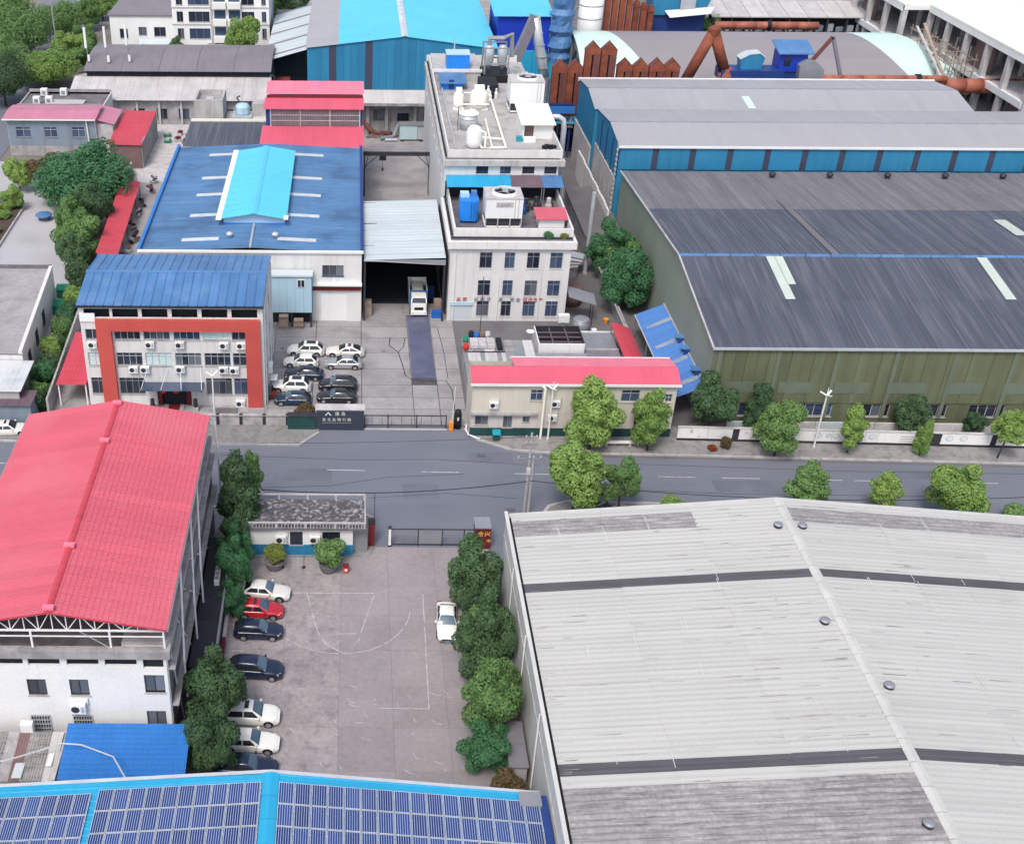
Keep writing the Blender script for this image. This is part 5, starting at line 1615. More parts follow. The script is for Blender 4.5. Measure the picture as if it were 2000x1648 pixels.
MB().box(X0 - 0.1, Y0 - 0.45, 3.0, 20.5, Y0 + 0.01, 3.16).build('ledge', 'old_concrete', bb)
for x, z, a, b in up:
    window(bb, (x, Y0, z), 'S', a, b, 2, 0.45, frame='metal_light', pane='glass_blue', sill='beige_wall')
for x, z, a, b in lo:
    window(bb, (x, Y0 + 0.02, z), 'S', a, b, 2, frame='metal_grey', pane='glass_mix', sill='grey_wall')
slope(bb, (13.0, 107.85, 6.85), (1, 0, 0), (0, 2.4, 0.95), 22.6, 2.58, sw=1.03, laps=1, style='trap', period=0.34, amp=0.02, m='roof_rose')
slope(bb, (17.9, 113.5, 7.1), (1, 0, 0), (0, -3.2, 0.65), 17.7, 3.27, sw=1.04, laps=1, style='trap', period=0.34, amp=0.02, m='roof_pink_pale')
MB().box(12.95, 107.75, 6.72, 35.65, 107.88, 6.98).build('gutter', 'clean_white', bb)
MB().box(17.85, 113.45, 7.0, 35.6, 113.6, 7.2).build('rear_gutter', 'clean_white', bb)
MB().extx([(110.1, 7.75), (110.3, 7.82), (110.5, 7.75)], 13.0, 35.6).build('ridge_cap', 'roof_pink', bb)
MB().tube([(20.6, 107.9, 6.8), (21.0, 107.7, 6.5), (21.0, 107.7, 0)], 0.13, 8).build('drain_pipe', 'cream', bb)
for x, z, lb in ((15.6, 3.9, 'high on the left of the beige building'), (22.3, 4.1, 'right of the cream drain pipe, upper of two'), (22.1, 2.3, 'right of the cream drain pipe, lower of two'), (32.9, 3.4, 'half hidden by the right tree on the beige building')):
    ac((x, 108.18, z), 'white air conditioner ' + lb, scale=1.1)
t = thing('teal_bin', (16.0, 107.3, 0.14), 'teal plastic wheelie bin against the dark green base of the beige building', 'bin')
MB().box(15.7, 107.0, 0.24, 16.4, 107.6, 1.05).build('body', 'dark_green_base', t)
MB().add([(15.6, 106.8, 1.05), (16.5, 106.8, 1.05), (16.5, 107.65, 1.25), (15.6, 107.65, 1.25), (15.6, 106.8, 1.13), (16.5, 106.8, 1.13), (16.5, 107.65, 1.33), (15.6, 107.65, 1.33)],
         ((0, 3, 2, 1), (4, 5, 6, 7), (0, 1, 5, 4), (1, 2, 6, 5), (2, 3, 7, 6), (3, 0, 4, 7))).build('lid', 'teal_plastic', t)
for x in (15.8, 16.3):
    MB().lathe(x, 107.5, [(0.1, 0.14), (0.1, 0.24)], 8).build('wheel', 'tyre', t)

# low sheds behind the beige building
bs = thing('rear_shed', (17.5, 119, 0), 'low shed of weathered grey boards behind the beige building', 'shed')
MB().box(13.6, 113.3, 0, 21.9, 124.6, 3.1).build('wall', 'old_concrete', bs)
pm2 = ['roof_asbestos_old', 'steel_belt', 'roof_oldgrey', 'metal_grey']
slope(bs, (13.4, 113.4, 3.2), (1, 0, 0), (0, 8.0, 0.15), 5.0, 8.0, sw=0.5, laps=2, style='plain', amp=0.04, pick=lambda i, j: 'roof_oldgrey' if i % 4 else 'metal_grey')
slope(bs, (18.4, 113.4, 3.2), (1, 0, 0), (0, 11.0, 0.25), 3.5, 11.0, sw=1.17, laps=2, style='plain', amp=0.04, pick=lambda i, j: pm2[(i * 3 + j + 3) % 4])
slope(bs, (13.4, 121.5, 3.45), (1, 0, 0), (0, 3.0, 0.1), 5.0, 3.0, sw=1.2, laps=1, style='plain', amp=0.04, pick=lambda i, j: pm2[(i * 3) % 4])
for k in range(3):
    MB().box(14.3 + k * 1.0, 122.0, 3.6, 15.25 + k * 1.0, 124.0, 4.0).build('block', 'stone_light', bs)
MB().box(17.5, 121.6, 3.6, 18.1, 124.2, 3.95).build('black_sheet', 'black', bs)
for k, (x, y, m_) in enumerate(((15.2, 124.6, 'blue_plastic'), (14.6, 124.9, 'dark_void'), (16.6, 124.8, 'stone_light'), (15.9, 124.7, 'wood'), (13.8, 123.6, 'green_plastic'), (13.7, 121.8, 'red_plastic'))):
    t = thing('clutter_pot', (x, y, 3.5), ('blue plastic drum', 'dark covered bin', 'pale jar', 'brown pot', 'green tub', 'red bucket')[k] + ' among the clutter on the rear shed', 'pot')
    MB().lathe(x, y, [(0.28, 3.52), (0.36, 3.9), (0.34, 4.25), (0.26, 4.3)], 10).build('body', m_, t, True)
    MB().lathe(x, y, [(0.3, 4.3), (0.3, 4.35), (0.05, 4.4)], 10).build('lid', m_, t)
MB().box(13.6, 124.4, 0, 17.2, 125.2, 3.5).build('clutter_ledge', 'old_concrete', bs)
bx_ = thing('open_steel_tank', (25.4, 125, 0), 'white walled open tank with dark steel grid behind the beige building', 'tank')
for k in range(3):
    MB().box(22.5 + k * 1.85, 122.5, 0, 24.33 + k * 1.85, 122.65, 4.0).build('front_panel', 'clean_white', bx_)
MB().box(22.5, 122.65, 0, 22.62, 127.2, 4.0).build('side_wall', 'clean_white', bx_)
MB().box(27.93, 122.65, 0, 28.05, 127.2, 4.0).build('side_wall', 'metal_dark', bx_)
MB().box(22.62, 127.1, 0, 27.93, 127.2, 4.0).build('rear_wall', 'metal_dark', bx_)
MB().box(22.62, 122.65, 0.1, 27.93, 127.1, 1.2).build('floor', 'dark_void', bx_)
for y in (123.6, 124.8, 126.0):
    MB().box(22.62, y, 3.6, 27.93, y + 0.12, 3.75).build('grid_bar', 'brown_canopy', bx_)
for x in (24.3, 26.2):
    MB().box(x, 122.65, 3.62, x + 0.12, 127.1, 3.78).build('grid_bar', 'brown_canopy', bx_)
t = thing('grey_lean_to', (29, 118, 0), 'low grey sheet roof between the open tank and the red canopy', 'shed')
slope(t, (21.9, 113.6, 2.7), (1, 0, 0), (0, 8.6, 0.2), 6.4, 8.6, sw=1.28, laps=2, style='plain', amp=0.03, m='metal_grey')
slope(t, (28.3, 113.6, 2.7), (1, 0, 0), (0, 9.5, 0.1), 4.0, 9.5, sw=1.3, laps=2, style='plain', amp=0.03, m='steel_belt')
slope(t, (28.3, 123.6, 2.3), (1, 0, 0), (0, 4.8, 0.1), 4.2, 4.8, sw=1.4, laps=1, style='plain', amp=0.03, m='metal_grey')
MB().box(28.3, 123.2, 0, 32.3, 123.3, 3.0).build('wall', 'stone_light', t)
MB().box(22.0, 113.6, 0, 32.2, 113.7, 2.6).build('wall', 'old_concrete', t)
t = thing('red_curved_canopy', (33.5, 120, 0), 'curved bright red canopy strip beside the blue lean-to', 'canopy')
for k in range(6):
    a0, a1 = k / 6, (k + 1) / 6
    f = lambda a: (32.2 + 2.6 * a, 3.75 - 0.9 * a * a)
    (x0, z0), (x1, z1) = f(a0), f(a1)
    MB().add([(x0, 113.7, z0), (x1, 113.7, z1), (x1, 128.6, z1), (x0, 128.6, z0), (x0, 113.7, z0 - 0.06), (x1, 113.7, z1 - 0.06), (x1, 128.6, z1 - 0.06), (x0, 128.6, z0 - 0.06)],
             ((0, 1, 2, 3), (7, 6, 5, 4), (0, 4, 5, 1), (2, 6, 7, 3))).build('roof_strip', 'roof_red', t)
for y in (114, 121, 128):
    for x, z in ((32.3, 3.65), (34.7, 2.8)):
        MB().box(x - 0.06, y - 0.06, 0, x + 0.06, y + 0.06, z).build('post', 'metal_grey', t)
t = thing('satellite_dish', (21.8, 125.2, 3.4), 'white satellite dish at the corner of the open tank', 'satellite dish')
MB().lathe(21.8, 125.2, [(0.02, 4.0), (0.25, 4.05), (0.45, 4.2), (0.5, 4.3), (0.45, 4.23), (0.02, 4.06)], 16).build('dish', 'clean_white', t, True)
MB().tube([(21.8, 125.2, 3.4), (21.8, 125.2, 4.0)], 0.05, 6).build('stand', 'metal_grey', t)
t = thing('antenna_mast', (15.8, 126.2, 0), 'thin dark antenna mast in front of the white block', 'mast')
MB().tube([(15.8, 126.2, 0), (15.8, 126.2, 11.0)], 0.05, 6).build('pole', 'metal_dark', t)
MB().box(15.55, 125.95, 0, 16.05, 126.45, 0.3).build('footing', 'old_concrete', t)

# things in the alley between the white block and the green warehouse
t = thing('alley_awning', (29.4, 140, 0), 'grey sheet awning over plastic tanks in the alley by the white block', 'awning')
MB().add([(28.1, 135.2, 4.1), (31.6, 134.6, 3.2), (31.8, 137.6, 3.4), (28.2, 138.0, 4.3), (28.1, 135.2, 4.0), (31.6, 134.6, 3.1), (31.8, 137.6, 3.3), (28.2, 138.0, 4.2)],
         ((0, 1, 2, 3), (7, 6, 5, 4), (0, 4, 5, 1), (1, 5, 6, 2), (2, 6, 7, 3), (3, 7, 4, 0))).build('sheet', 'metal_grey', t)
for x, y in ((31.3, 134.9), (31.5, 137.3)):
    MB().tube([(x, y, 0), (x, y, 3.2)], 0.06, 6).build('post', 'metal_dark', t)
for (x, y, r, hh, m_, lb) in ((29.6, 133.2, 1.0, 1.9, 'metal_grey', 'grey plastic tank under the alley awning'), (29.8, 141.5, 1.3, 2.6, 'brick_brown', 'brown round tank with lid behind the alley awning'), (29.6, 146.0, 1.3, 2.2, 'dark_concrete', 'dark tank deeper in the alley')):
    t = thing('round_tank', (x, y, 0), lb, 'tank')
    MB().lathe(x, y, [(r, 0.05), (r * 1.02, hh * 0.5), (r, hh)], 18).build('shell', m_, t, True)
    MB().lathe(x, y, [(r * 1.05, hh), (r * 0.9, hh + 0.12), (0.1, hh + 0.2)], 18).build('lid', m_, t)
t = thing('sheet_pile', (30.2, 150.5, 0), 'pale loose sheets piled in the alley', 'sheets')
for k in range(4):
    MB().obox((30.2 + k * 0.5, 150.2 + k * 0.7, 1.6 + k * 0.25), (3.2, 1.8, 0.06), 20 - k * 17).build('sheet', 'metal_light' if k % 2 else 'stone_light', t)
MB().box(29.0, 149.5, 0, 31.8, 152.0, 1.6).build('rubble', 'dark_concrete', t)
t = thing('alley_gate_beam', (30.2, 129.6, 0), 'white beam of the low gate across the alley mouth', 'gate')
MB().box(26.9, 129.5, 1.7, 33.6, 129.7, 2.0).build('beam', 'clean_white', t)
for x in (27.0, 33.4):
    MB().box(x - 0.12, 129.45, 0, x + 0.12, 129.75, 2.1).build('post', 'clean_white', t)
for k in range(16):
    MB().box(27.3 + k * 0.38, 129.57, 0.1, 27.34 + k * 0.38, 129.61, 1.7).build('bar', 'metal_grey', t)
t = thing('white_cabinet', (27.3, 133.3, 0), 'white cabinet on a stand in front of the white block corner', 'cabinet')
MB().box(26.6, 132.9, 1.5, 28.0, 133.6, 2.5).build('body', 'clean_white', t)
MB().box(27.1, 133.1, 0, 27.5, 133.5, 1.5).build('stand', 'metal_grey', t)
for (x, y, m_, lb) in ((31.3, 132.8, 'clean_white', 'small white tub on the dark alley floor'), (33.4, 135.8, 'orange_paint', 'small orange tub on the dark alley floor')):
    t = thing('plastic_tub', (x, y, 0), lb, 'tub')
    MB().lathe(x, y, [(0.25, 0.02), (0.35, 0.55)], 12).build('body', m_, t)
    MB().lathe(x, y, [(0.38, 0.55), (0.38, 0.62), (0.3, 0.62)], 12).build('rim', m_, t)
t = thing('alley_wall', (35.3, 140, 0), 'low concrete wall with white pipes along the alley trees', 'wall')
for k in range(10):
    MB().box(34.9, 129.8 + k * 3.0, 0, 35.15, 132.75 + k * 3.0, 1.9).build('wall_panel', 'old_concrete', t)
MB().tube([(34.6, 129.8, 2.2), (34.5, 160, 2.2)], 0.1, 6).build('pipe', 'metal_light', t)
t = thing('tall_pole', (33.5, 158, 0), 'tall plain grey pole in the alley behind the white block', 'pole')
MB().tube([(33.2, 151, 0), (33.2, 151, 12.2)], 0.28, 8).build('shaft', 'metal_light', t)
MB().box(32.9, 150.7, 0, 33.5, 151.3, 0.25).build('base', 'old_concrete', t)
t = thing('alley_shed', (36.2, 165, 0), 'flat dark roof of the low shed filling the alley', 'shed')
MB().box(34.0, 156, 0, 39.3, 176, 3.4).build('wall', 'old_concrete', t)
for k in range(4):
    MB().box(33.8, 156 + k * 5, 3.4, 39.4, 160.95 + k * 5, 3.55).build('roof_panel', 'asphalt_worn', t)

# ------------------------------------------------ dark slate warehouse with green walls
gw = thing('green_warehouse', (70, 137, 0), 'long warehouse with green cladding and dark ribbed slate coloured roof', 'warehouse')
X0, X1, Y0, YR, Y1 = 39.55, 118.0, 111.1, 128.6, 163.0
mb = MB()
mb.add([(X0, Y0, 0), (X0, Y1, 0), (X0, Y1, 10.8), (X0, YR, 12.9), (X0, Y0, 9.95)], ((0, 1, 2, 3, 4),))
mb.quad((X1, Y0, 0), (X1, Y1, 0), (X1, Y1, 10.8), (X1, Y0, 9.95))
mb.quad((X0, Y1, 0), (X1, Y1, 0), (X1, Y1, 10.8), (X0, Y1, 10.8))
mb.build('side_wall', 'green_side', gw)
hw = [(4 + k * 6.45, 1.1, 8.0 + k * 6.45, 2.7) for k in range(11)]
mb = MB()
facade(mb, (X0, Y0 + 0.05, 0), 'S', X1 - X0, 3.0, hw)
mb.build('lower_wall', 'green_cladding', gw)
for k in range(11):
    window(gw, (X0 + 4 + k * 6.45, Y0 + 0.05, 1.1), 'S', 4.0, 1.6, 4, frame='stone_light', pane='glass_dark', sill='stone_light')
n = 64
pw_ = (X1 - X0) / n
for i in range(n):
    pm_ = MB().box(X0 + i * pw_ + 0.015, Y0 - 0.04 - 0.03 * (i % 2), 2.95, X0 + (i + 1) * pw_ - 0.015, Y0 + 0.04, 9.95)
    pm_.build('cladding_panel', 'green_cladding', gw)
for k in range(13):
    x = X0 + 1.6 + k * 6.2
    MB().box(x, Y0 - 0.10, 4.2, x + 3.9, Y0 - 0.075, 5.6).build('translucent_panel', 'green_patch', gw)
for k in range(12):
    MB().box(X0 + 0.5 + k * 6.45, Y0 - 0.13, 1.0, X0 + 0.95 + k * 6.45, Y0 - 0.09, 9.95).build('pilaster', 'green_patch', gw)
a = V((0, YR - Y0, 3.0))
slope(gw, (X0 - 0.2, Y0 - 0.3, 9.95), (1, 0, 0), a, 78.6, a.length + 0.2, sw=1.03, laps=2, style='trap', period=0.515, amp=0.05, m='roof_slate', jit=0.012)
b = V((0, YR - Y1, 2.1))
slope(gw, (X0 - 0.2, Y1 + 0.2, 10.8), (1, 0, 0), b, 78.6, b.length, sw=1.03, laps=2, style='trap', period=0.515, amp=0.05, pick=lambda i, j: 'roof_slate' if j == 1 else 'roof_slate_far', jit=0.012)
for k in range(26):
    MB().extx([(128.2, 12.92), (128.6, 13.05), (129.0, 12.92), (129.0, 13.0), (128.6, 13.15), (128.2, 13.0)], X0 - 0.2 + k * 3.0, X0 + 2.99 + k * 3.0).build('ridge_cap', 'roof_blue_office', gw)
MB().box(X0 - 0.25, Y0 - 0.45, 9.75, X1, Y0 - 0.28, 10.02).build('gutter', 'metal_light', gw)
MB().beam((X0 - 0.25, Y0 - 0.3, 9.98), (X0 - 0.25, YR, 12.98), 0.16, 0.2).build('verge', 'stone_light', gw)
MB().beam((X0 - 0.25, YR, 12.98), (X0 - 0.25, Y1 + 0.2, 10.86), 0.16, 0.2).build('verge', 'stone_light', gw)
for (xa, ya, wd, yb) in ((49.6, 119.6, 1.1, 128.2), (50.6, 122.5, 1.0, 128.2), (74.8, 119.8, 1.2, 128.2), (99, 119.8, 1.2, 128.2)):
    zf = lambda y: 9.95 + (y - Y0 + 0.3) * (3.0 / 17.5) + 0.11
    x0 = xa
    MB().add([(x0, ya, zf(ya)), (x0 + wd, ya, zf(ya)), (x0 + wd, yb, zf(yb)), (x0, yb, zf(yb))], ((0, 1, 2, 3),)).build('skylight', 'skylight_green', gw)
zb = lambda y: 12.95 - (y - YR) * (2.1 / 34.4) + 0.11
for (x0, wd, ya, yb, m_) in ((83.5, 1.6, 136, 142, 'skylight_green'), (57.8, 0.9, 128.9, 150, 'roof_slate_far')):
    MB().add([(x0, ya, zb(ya)), (x0 + wd, ya, zb(ya)), (x0 + wd, yb, zb(yb)), (x0, yb, zb(yb))], ((0, 1, 2, 3),)).build('skylight', m_, gw)
for k in range(5):
    x = 60.5 + k * 8.3
    t = thing('roof_vent', (x, 160.3, 11), ('leftmost', 'second from left', 'middle', 'second from right', 'rightmost')[k] + ' dark ventilator along the back of the slate roof', 'vent', 'ventilators on the slate roof')
    MB().lathe(x, 160.3, [(0.3, 10.9), (0.3, 11.3)], 10).build('base', 'metal_dark', t)
    MB().lathe(x, 160.3, [(0.35, 11.3), (0.5, 11.45), (0.45, 11.75), (0.1, 11.9)], 12).build('cap', 'metal_dark', t, True)

# blue lean-to against the green gable
t = thing('blue_lean_to', (37.8, 121, 0), 'blue sheet lean-to roof against the green warehouse side', 'lean-to')
W_ = V((3.5, 0, 1.6))
slope(t, (36.0, 111.4, 3.1), (0, 1, 0), W_, 20.6, W_.length, sw=1.03, laps=1, style='trap', period=0.34, amp=0.025, m='roof_royal', jit=0.008, pick=lambda i, j: 'lean_blue')
for k, (y, l) in enumerate(((113.2, 2.6), (118.0, 2.6), (122.4, 2.9), (127.5, 3.0))):
    MB().add([(36.6, y, 3.45), (36.6 + l, y + 0.1, 3.45 + l * 0.457), (36.6 + l, y + 0.95, 3.45 + l * 0.457), (36.6, y + 0.65, 3.45)], ((0, 1, 2, 3),)).build('translucent_strip', 'strip_worn', t)
MB().beam((36.0, 111.4, 3.16), (36.0, 132, 3.16), 0.1, 0.12).build('eave_trim', 'stone_light', t)
MB().beam((39.45, 111.4, 4.78), (39.45, 132, 4.78), 0.1, 0.1).build('wall_trim', 'stone_light', t)
for y in (112, 118.5, 125, 131.5):
    MB().box(36.05, y - 0.08, 0, 36.2, y + 0.08, 3.1).build('post', 'metal_grey', t)
for k, y in enumerate((114.6, 119.6, 122.4)):
    t2 = thing('window_hood', (39.3, y, 4.5), ('near', 'middle', 'far')[k] + ' blue hood on the green side wall above the lean-to', 'hood', 'blue hoods on the green wall')
    MB().box(38.6, y - 0.5, 5.2, 39.55, y + 0.5, 5.3).build('top', 'roof_blue_office', t2)
    MB().extx([(y - 0.5, 4.3), (y - 0.45, 4.3), (y - 0.45, 5.2), (y - 0.5, 5.2)], 38.9, 39.55).build('cheek', 'navy_paint', t2)
    MB().extx([(y + 0.45, 4.3), (y + 0.5, 4.3), (y + 0.5, 5.2), (y + 0.45, 5.2)], 38.9, 39.55).build('cheek', 'navy_paint', t2)

# ================================================================== FAR BUILDINGS
def gable_block(name, label, x0, x1, y0, yr, y1, ze0, zr, ze1, wallm, roofm, panels=0, strips=False, **kw):
    """long shed with its ridge along X"""
    t = thing(name, ((x0 + x1) / 2, yr, 0), label, 'warehouse')
    mb = MB()
    mb.add([(x0, y0, 0), (x0, y1, 0), (x0, y1, ze1), (x0, yr, zr), (x0, y0, ze0)], ((0, 1, 2, 3, 4),))
    mb.add([(x1, y0, 0), (x1, y1, 0), (x1, y1, ze1), (x1, yr, zr), (x1, y0, ze0)], ((0, 1, 2, 3, 4),))
    mb.quad((x0, y0, 0), (x1, y0, 0), (x1, y0, ze0), (x0, y0, ze0))
    mb.quad((x0, y1, 0), (x1, y1, 0), (x1, y1, ze1), (x0, y1, ze1))
    mb.build('wall', wallm, t)
    a = V((0, yr - y0, zr - ze0))
    slope(t, (x0 - 0.2, y0 - 0.2, ze0), (1, 0, 0), a, x1 - x0 + 0.2, a.length, m=roofm, **kw)
    b = V((0, yr - y1, zr - ze1))
    slope(t, (x0 - 0.2, y1 + 0.1, ze1), (1, 0, 0), b, x1 - x0 + 0.2, b.length, m=roofm, **kw)
    for k in range(int((x1 - x0) / 6)):
        MB().extx([(yr - 0.35, zr), (yr, zr + 0.07), (yr + 0.35, zr), (yr, zr + 0.13)], x0 + k * 6, x0 + 5.95 + k * 6).build('ridge_cap', 'metal_grey', t)
    return t


A = gable_block('grey_roof_shed', 'long grey roofed shed with teal wall split by dark strips', 39.4, 122, 165.6, 173.6, 183.0, 13.8, 14.9, 13.85, 'teal_cladding', 'roof_grey', sw=1.2, laps=1, style='trap', period=0.4, amp=0.02, jit=0.004)
for k in range(15):
    x = 39.6 + k * 5.5
    MB().box(x, 165.4, 10.3, x + 4.6, 165.58, 13.7).build('cladding_panel', 'teal_cladding', A)
    MB().box(x + 4.62, 165.45, 10.3, x + 5.48, 165.59, 13.7).build('dark_strip', 'dark_strip', A)
MB().box(39.1, 165.1, 13.62, 122, 165.42, 13.9).build('gutter', 'clean_white', A)
for k in range(8):
    MB().box(39.2, 166.0 + k * 2.1, 0, 39.38, 168.0 + k * 2.1, 8.6).build('lower_panel', 'stone_light', A)
for k in range(4):
    MB().box(39.25, 166 + k * 4.3, 8.6, 39.37, 166.15 + k * 4.3, 13.5).build('seam', 'navy_paint', A)
mb = MB()
for k in range(14):
    mb.box(38.9, 165.2, 3.5 + k * 0.75, 39.15, 165.8, 3.56 + k * 0.75)
for y in (165.2, 165.8):
    mb.box(39.0, y - 0.03, 3, 39.06, y + 0.03, 14.8)
mb.build('ladder', 'metal_light', A)
B = gable_block('grey_roof_shed', 'second long grey roofed shed, behind the one with dark strips', 38.9, 99.2, 183.3, 190.4, 198.8, 13.85, 15.2, 14.3, 'teal_cladding', 'roof_grey', sw=1.2, laps=1, style='trap', period=0.4, amp=0.02, jit=0.004)
for k in range(6):
    MB().box(38.7, 183.6 + k * 2.5, 0, 38.88, 186.0 + k * 2.5, 7.5).build('lower_panel', 'stone_light', B)
zf = lambda y: 13.85 + (y - 183.1) * (1.35 / 7.1) + 0.07
MB().add([(63.4, 183.6, zf(183.6)), (64.6, 183.6, zf(183.6)), (64.4, 187.6, zf(187.6)), (63.2, 187.6, zf(187.6))], ((0, 1, 2, 3),)).build('skylight', 'roof_mint', B)
MB().box(38.6, 198.6, 14.0, 99.4, 199.0, 14.5).build('gutter', 'clean_white', B)
# lower white part of the gable wall beside the plant block
t = thing('white_panel_wall', (36.6, 178, 0), 'whitewashed panel wall along the alley under the teal gables', 'wall')
for k in range(9):
    MB().box(38.2, 163.5 + k * 3.0, 0, 38.5, 166.4 + k * 3.0, 4.6 + 0.15 * (k % 2)).build('wall_panel', 'white_wall', t)
t = thing('blue_roof_shelter', (39, 204, 0), 'low bright blue sheet roof behind the plant block', 'shelter')
slope(t, (29.5, 199.2, 6.3), (1, 0, 0), (0, 10, 0.8), 13.0, 10, sw=1.08, laps=1, style='trap', period=0.36, amp=0.03, m='roof_cyan_deep')
for x in (29.8, 36, 42.2):
    MB().box(x - 0.15, 199.4, 0, x + 0.15, 199.7, 6.3).build('post', 'metal_dark', t)
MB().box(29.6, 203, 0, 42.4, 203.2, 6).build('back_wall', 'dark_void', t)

# ------------------------------------------------ pink gable shed behind the blue hall
p = thing('pink_roof_shed', (-6, 184, 0), 'tall shed with stepped pink roofs and a dark grille wall', 'shed')
MB().box(-14.0, 184.2, 0, 1.6, 196, 13.4).build('wall', 'navy_paint', p)
slope(p, (-14.6, 176.2, 9.6), (1, 0, 0), (0, 8.0, 0.9), 16.4, 8.05, sw=1.03, laps=1, style='trap', period=0.34, amp=0.02, m='roof_rose')
for k in range(3):
    MB().box(-13.2 + k * 4.8, 184.0, 10.6, -8.45 + k * 4.8, 184.15, 13.3).build('grille_panel', 'grille', p)
for k in range(4):
    MB().box(-13.3 + k * 4.8, 183.9, 10.5, -13.15 + k * 4.8, 184.0, 13.3).build('mullion', 'stone_light', p)
for z in (11.4, 12.3):
    MB().box(-13.2, 183.92, z, 1.2, 184.0, z + 0.08).build('rail', 'stone_light', p)
for k in range(56):
    MB().box(-13.1 + k * 0.256, 183.94, 10.6, -13.05 + k * 0.256, 183.99, 13.3).build('bar', 'metal_grey', p)
slope(p, (-14.3, 183.6, 13.35), (1, 0, 0), (0, 4.2, 0.7), 16.1, 4.26, sw=1.07, laps=1, style='trap', period=0.34, amp=0.02, m='roof_rose')
slope(p, (-14.1, 187.7, 14.6), (1, 0, 0), (0, 4.5, 0.9), 15.9, 4.6, sw=1.06, laps=1, style='trap', period=0.34, amp=0.02, m='roof_pink_pale')
MB().box(-14.0, 187.6, 13.9, 1.7, 187.75, 14.5).build('step_wall', 'dark_red', p)

# ------------------------------------------------ big cyan roofed hall
b = thing('cyan_roof_hall', (9, 235, 0), 'huge hall with bright cyan gable roof and teal front wall', 'hall')
X0, X1, Y0 = -8.3, 26.0, 212.8
zt = lambda x: 17.8 - abs(x - 9.3) * (2.1 / 17.2)
n = 26
w_ = (X1 - X0) / n
for i in range(n):
    xa, xb = X0 + i * w_, X0 + (i + 1) * w_
    mm = 'dark_strip' if i in (3, 8) or (i == 4 and False) else 'teal_cladding'
    MB().add([(xa + 0.01, Y0 - 0.03 * (i % 2), 8.2), (xb - 0.01, Y0 - 0.03 * (i % 2), 8.2), (xb - 0.01, Y0 - 0.03 * (i % 2), zt(xb) - 0.1), (xa + 0.01, Y0 - 0.03 * (i % 2), zt(xa) - 0.1),
              (xa + 0.01, Y0 + 0.1, 8.2), (xb - 0.01, Y0 + 0.1, 8.2), (xb - 0.01, Y0 + 0.1, zt(xb) - 0.1), (xa + 0.01, Y0 + 0.1, zt(xa) - 0.1)],
             ((0, 1, 2, 3), (4, 7, 6, 5), (0, 4, 5, 1), (1, 5, 6, 2), (2, 6, 7, 3), (3, 7, 4, 0))).build('cladding_panel', mm, b)
mb = MB()
mb.quad((X0, Y0, 0), (X0, 290, 0), (X0, 290, 15.6), (X0, Y0, 15.6))
mb.quad((X1, Y0, 0), (X1, 290, 0), (X1, 290, 15.6), (X1, Y0, 15.6))
mb.build('side_wall', 'teal_cladding', b)
a = V((9.3 - X0, 0, 2.1))
slope(b, (X0 - 0.3, Y0 - 0.3, 15.65), (0, 1, 0), a, 78, a.length + 0.3, sw=1.5, laps=3, style='trap', period=0.75, amp=0.03, name='roof_sheet', pick=lambda i, j: 'roof_grey' if j == 0 else 'roof_cyan')
a = V((9.3 - X1, 0, 2.1))
slope(b, (X1 + 0.3, Y0 - 0.3, 15.65), (0, 1, 0), a, 78, a.length + 0.3, sw=1.5, laps=2, style='trap', period=0.75, amp=0.03, m='roof_cyan')
for k in range(16):
    MB().exty([(8.7, 17.8), (9.3, 17.95), (9.9, 17.8), (9.9, 17.87), (9.3, 18.05), (8.7, 17.87)], Y0 - 0.3 + k * 4.8, Y0 + 4.45 + k * 4.8).build('ridge_cap', 'skylight', b)
# its concrete plinth storey with pillars and the slab roof in front
mb = MB()
facade(mb, (X0, Y0 - 0.3, 0), 'S', X1 - X0, 6.0, [(12.2, 2.6, 14.2, 4.6), (16.6, 2.4, 18.8, 3.9), (21.5, 2.6, 23.5, 4.2)])
mb.build('plinth_wall', 'old_concrete', b)
for x, w2, z, hh in ((3.9, 2.0, 2.6, 2.0), (8.3, 2.2, 2.4, 1.5), (13.2, 2.0, 2.6, 1.6)):
    window(b, (x, Y0 - 0.3, z), 'S', w2, hh, 3, frame='metal_dark', pane='glass_dark', sill='old_concrete')
MB().box(X0 + 0.5, Y0 - 3.0, 6.0, 16, Y0 - 0.1, 6.5).build('ledge_slab', 'old_concrete', b)
MB().add([(X0 + 0.5, Y0 - 3.0, 6.52), (16, Y0 - 3.0, 6.52), (16, Y0 - 0.05, 8.15), (X0 + 0.5, Y0 - 0.05, 8.15)], ((0, 1, 2, 3),)).build('ledge_roof', 'roof_oldgrey', b)
for x in (2.5, 6.0, 11.3, 14.6):
    MB().box(x, Y0 - 1.2, 0, x + 0.6, Y0 - 0.3, 6).build('pillar', 'old_concrete', b)

# pale shed between the apartments and the cyan hall
t = thing('pale_shed', (-14, 250, 0), 'pale weathered lean-to shed beside the cyan roofed hall', 'shed')
slope(t, (-17.6, 232, 8.0), (0, 1, 0), (8.5, 0, 2.4), 40, 8.8, sw=1.3, laps=1, style='trap', period=0.65, amp=0.03, pick=lambda i, j: 'roof_palegrey' if i % 7 else 'roof_brown')
MB().box(-17.4, 272, 0, -9, 272.3, 9).build('wall', 'old_concrete', t)
MB().box(-17.4, 236, 0, -17.2, 272, 7.8).build('side_wall', 'dark_concrete', t)
t = thing('rusty_hull', (-14.5, 233, 0), 'rusty red boat shaped tank beside the scrap heap', 'tank')
MB().extx([(229, 0.6), (229.5, 0.2), (235, 0.2), (235.6, 0.8), (235.4, 4.2), (229.2, 4.2)], -17.2, -12.6).build('hull', 'hull_rust', t)
MB().box(-17.25, 229.1, 3.2, -12.5, 229.2, 3.4).build('band', 'rust_dark', t)
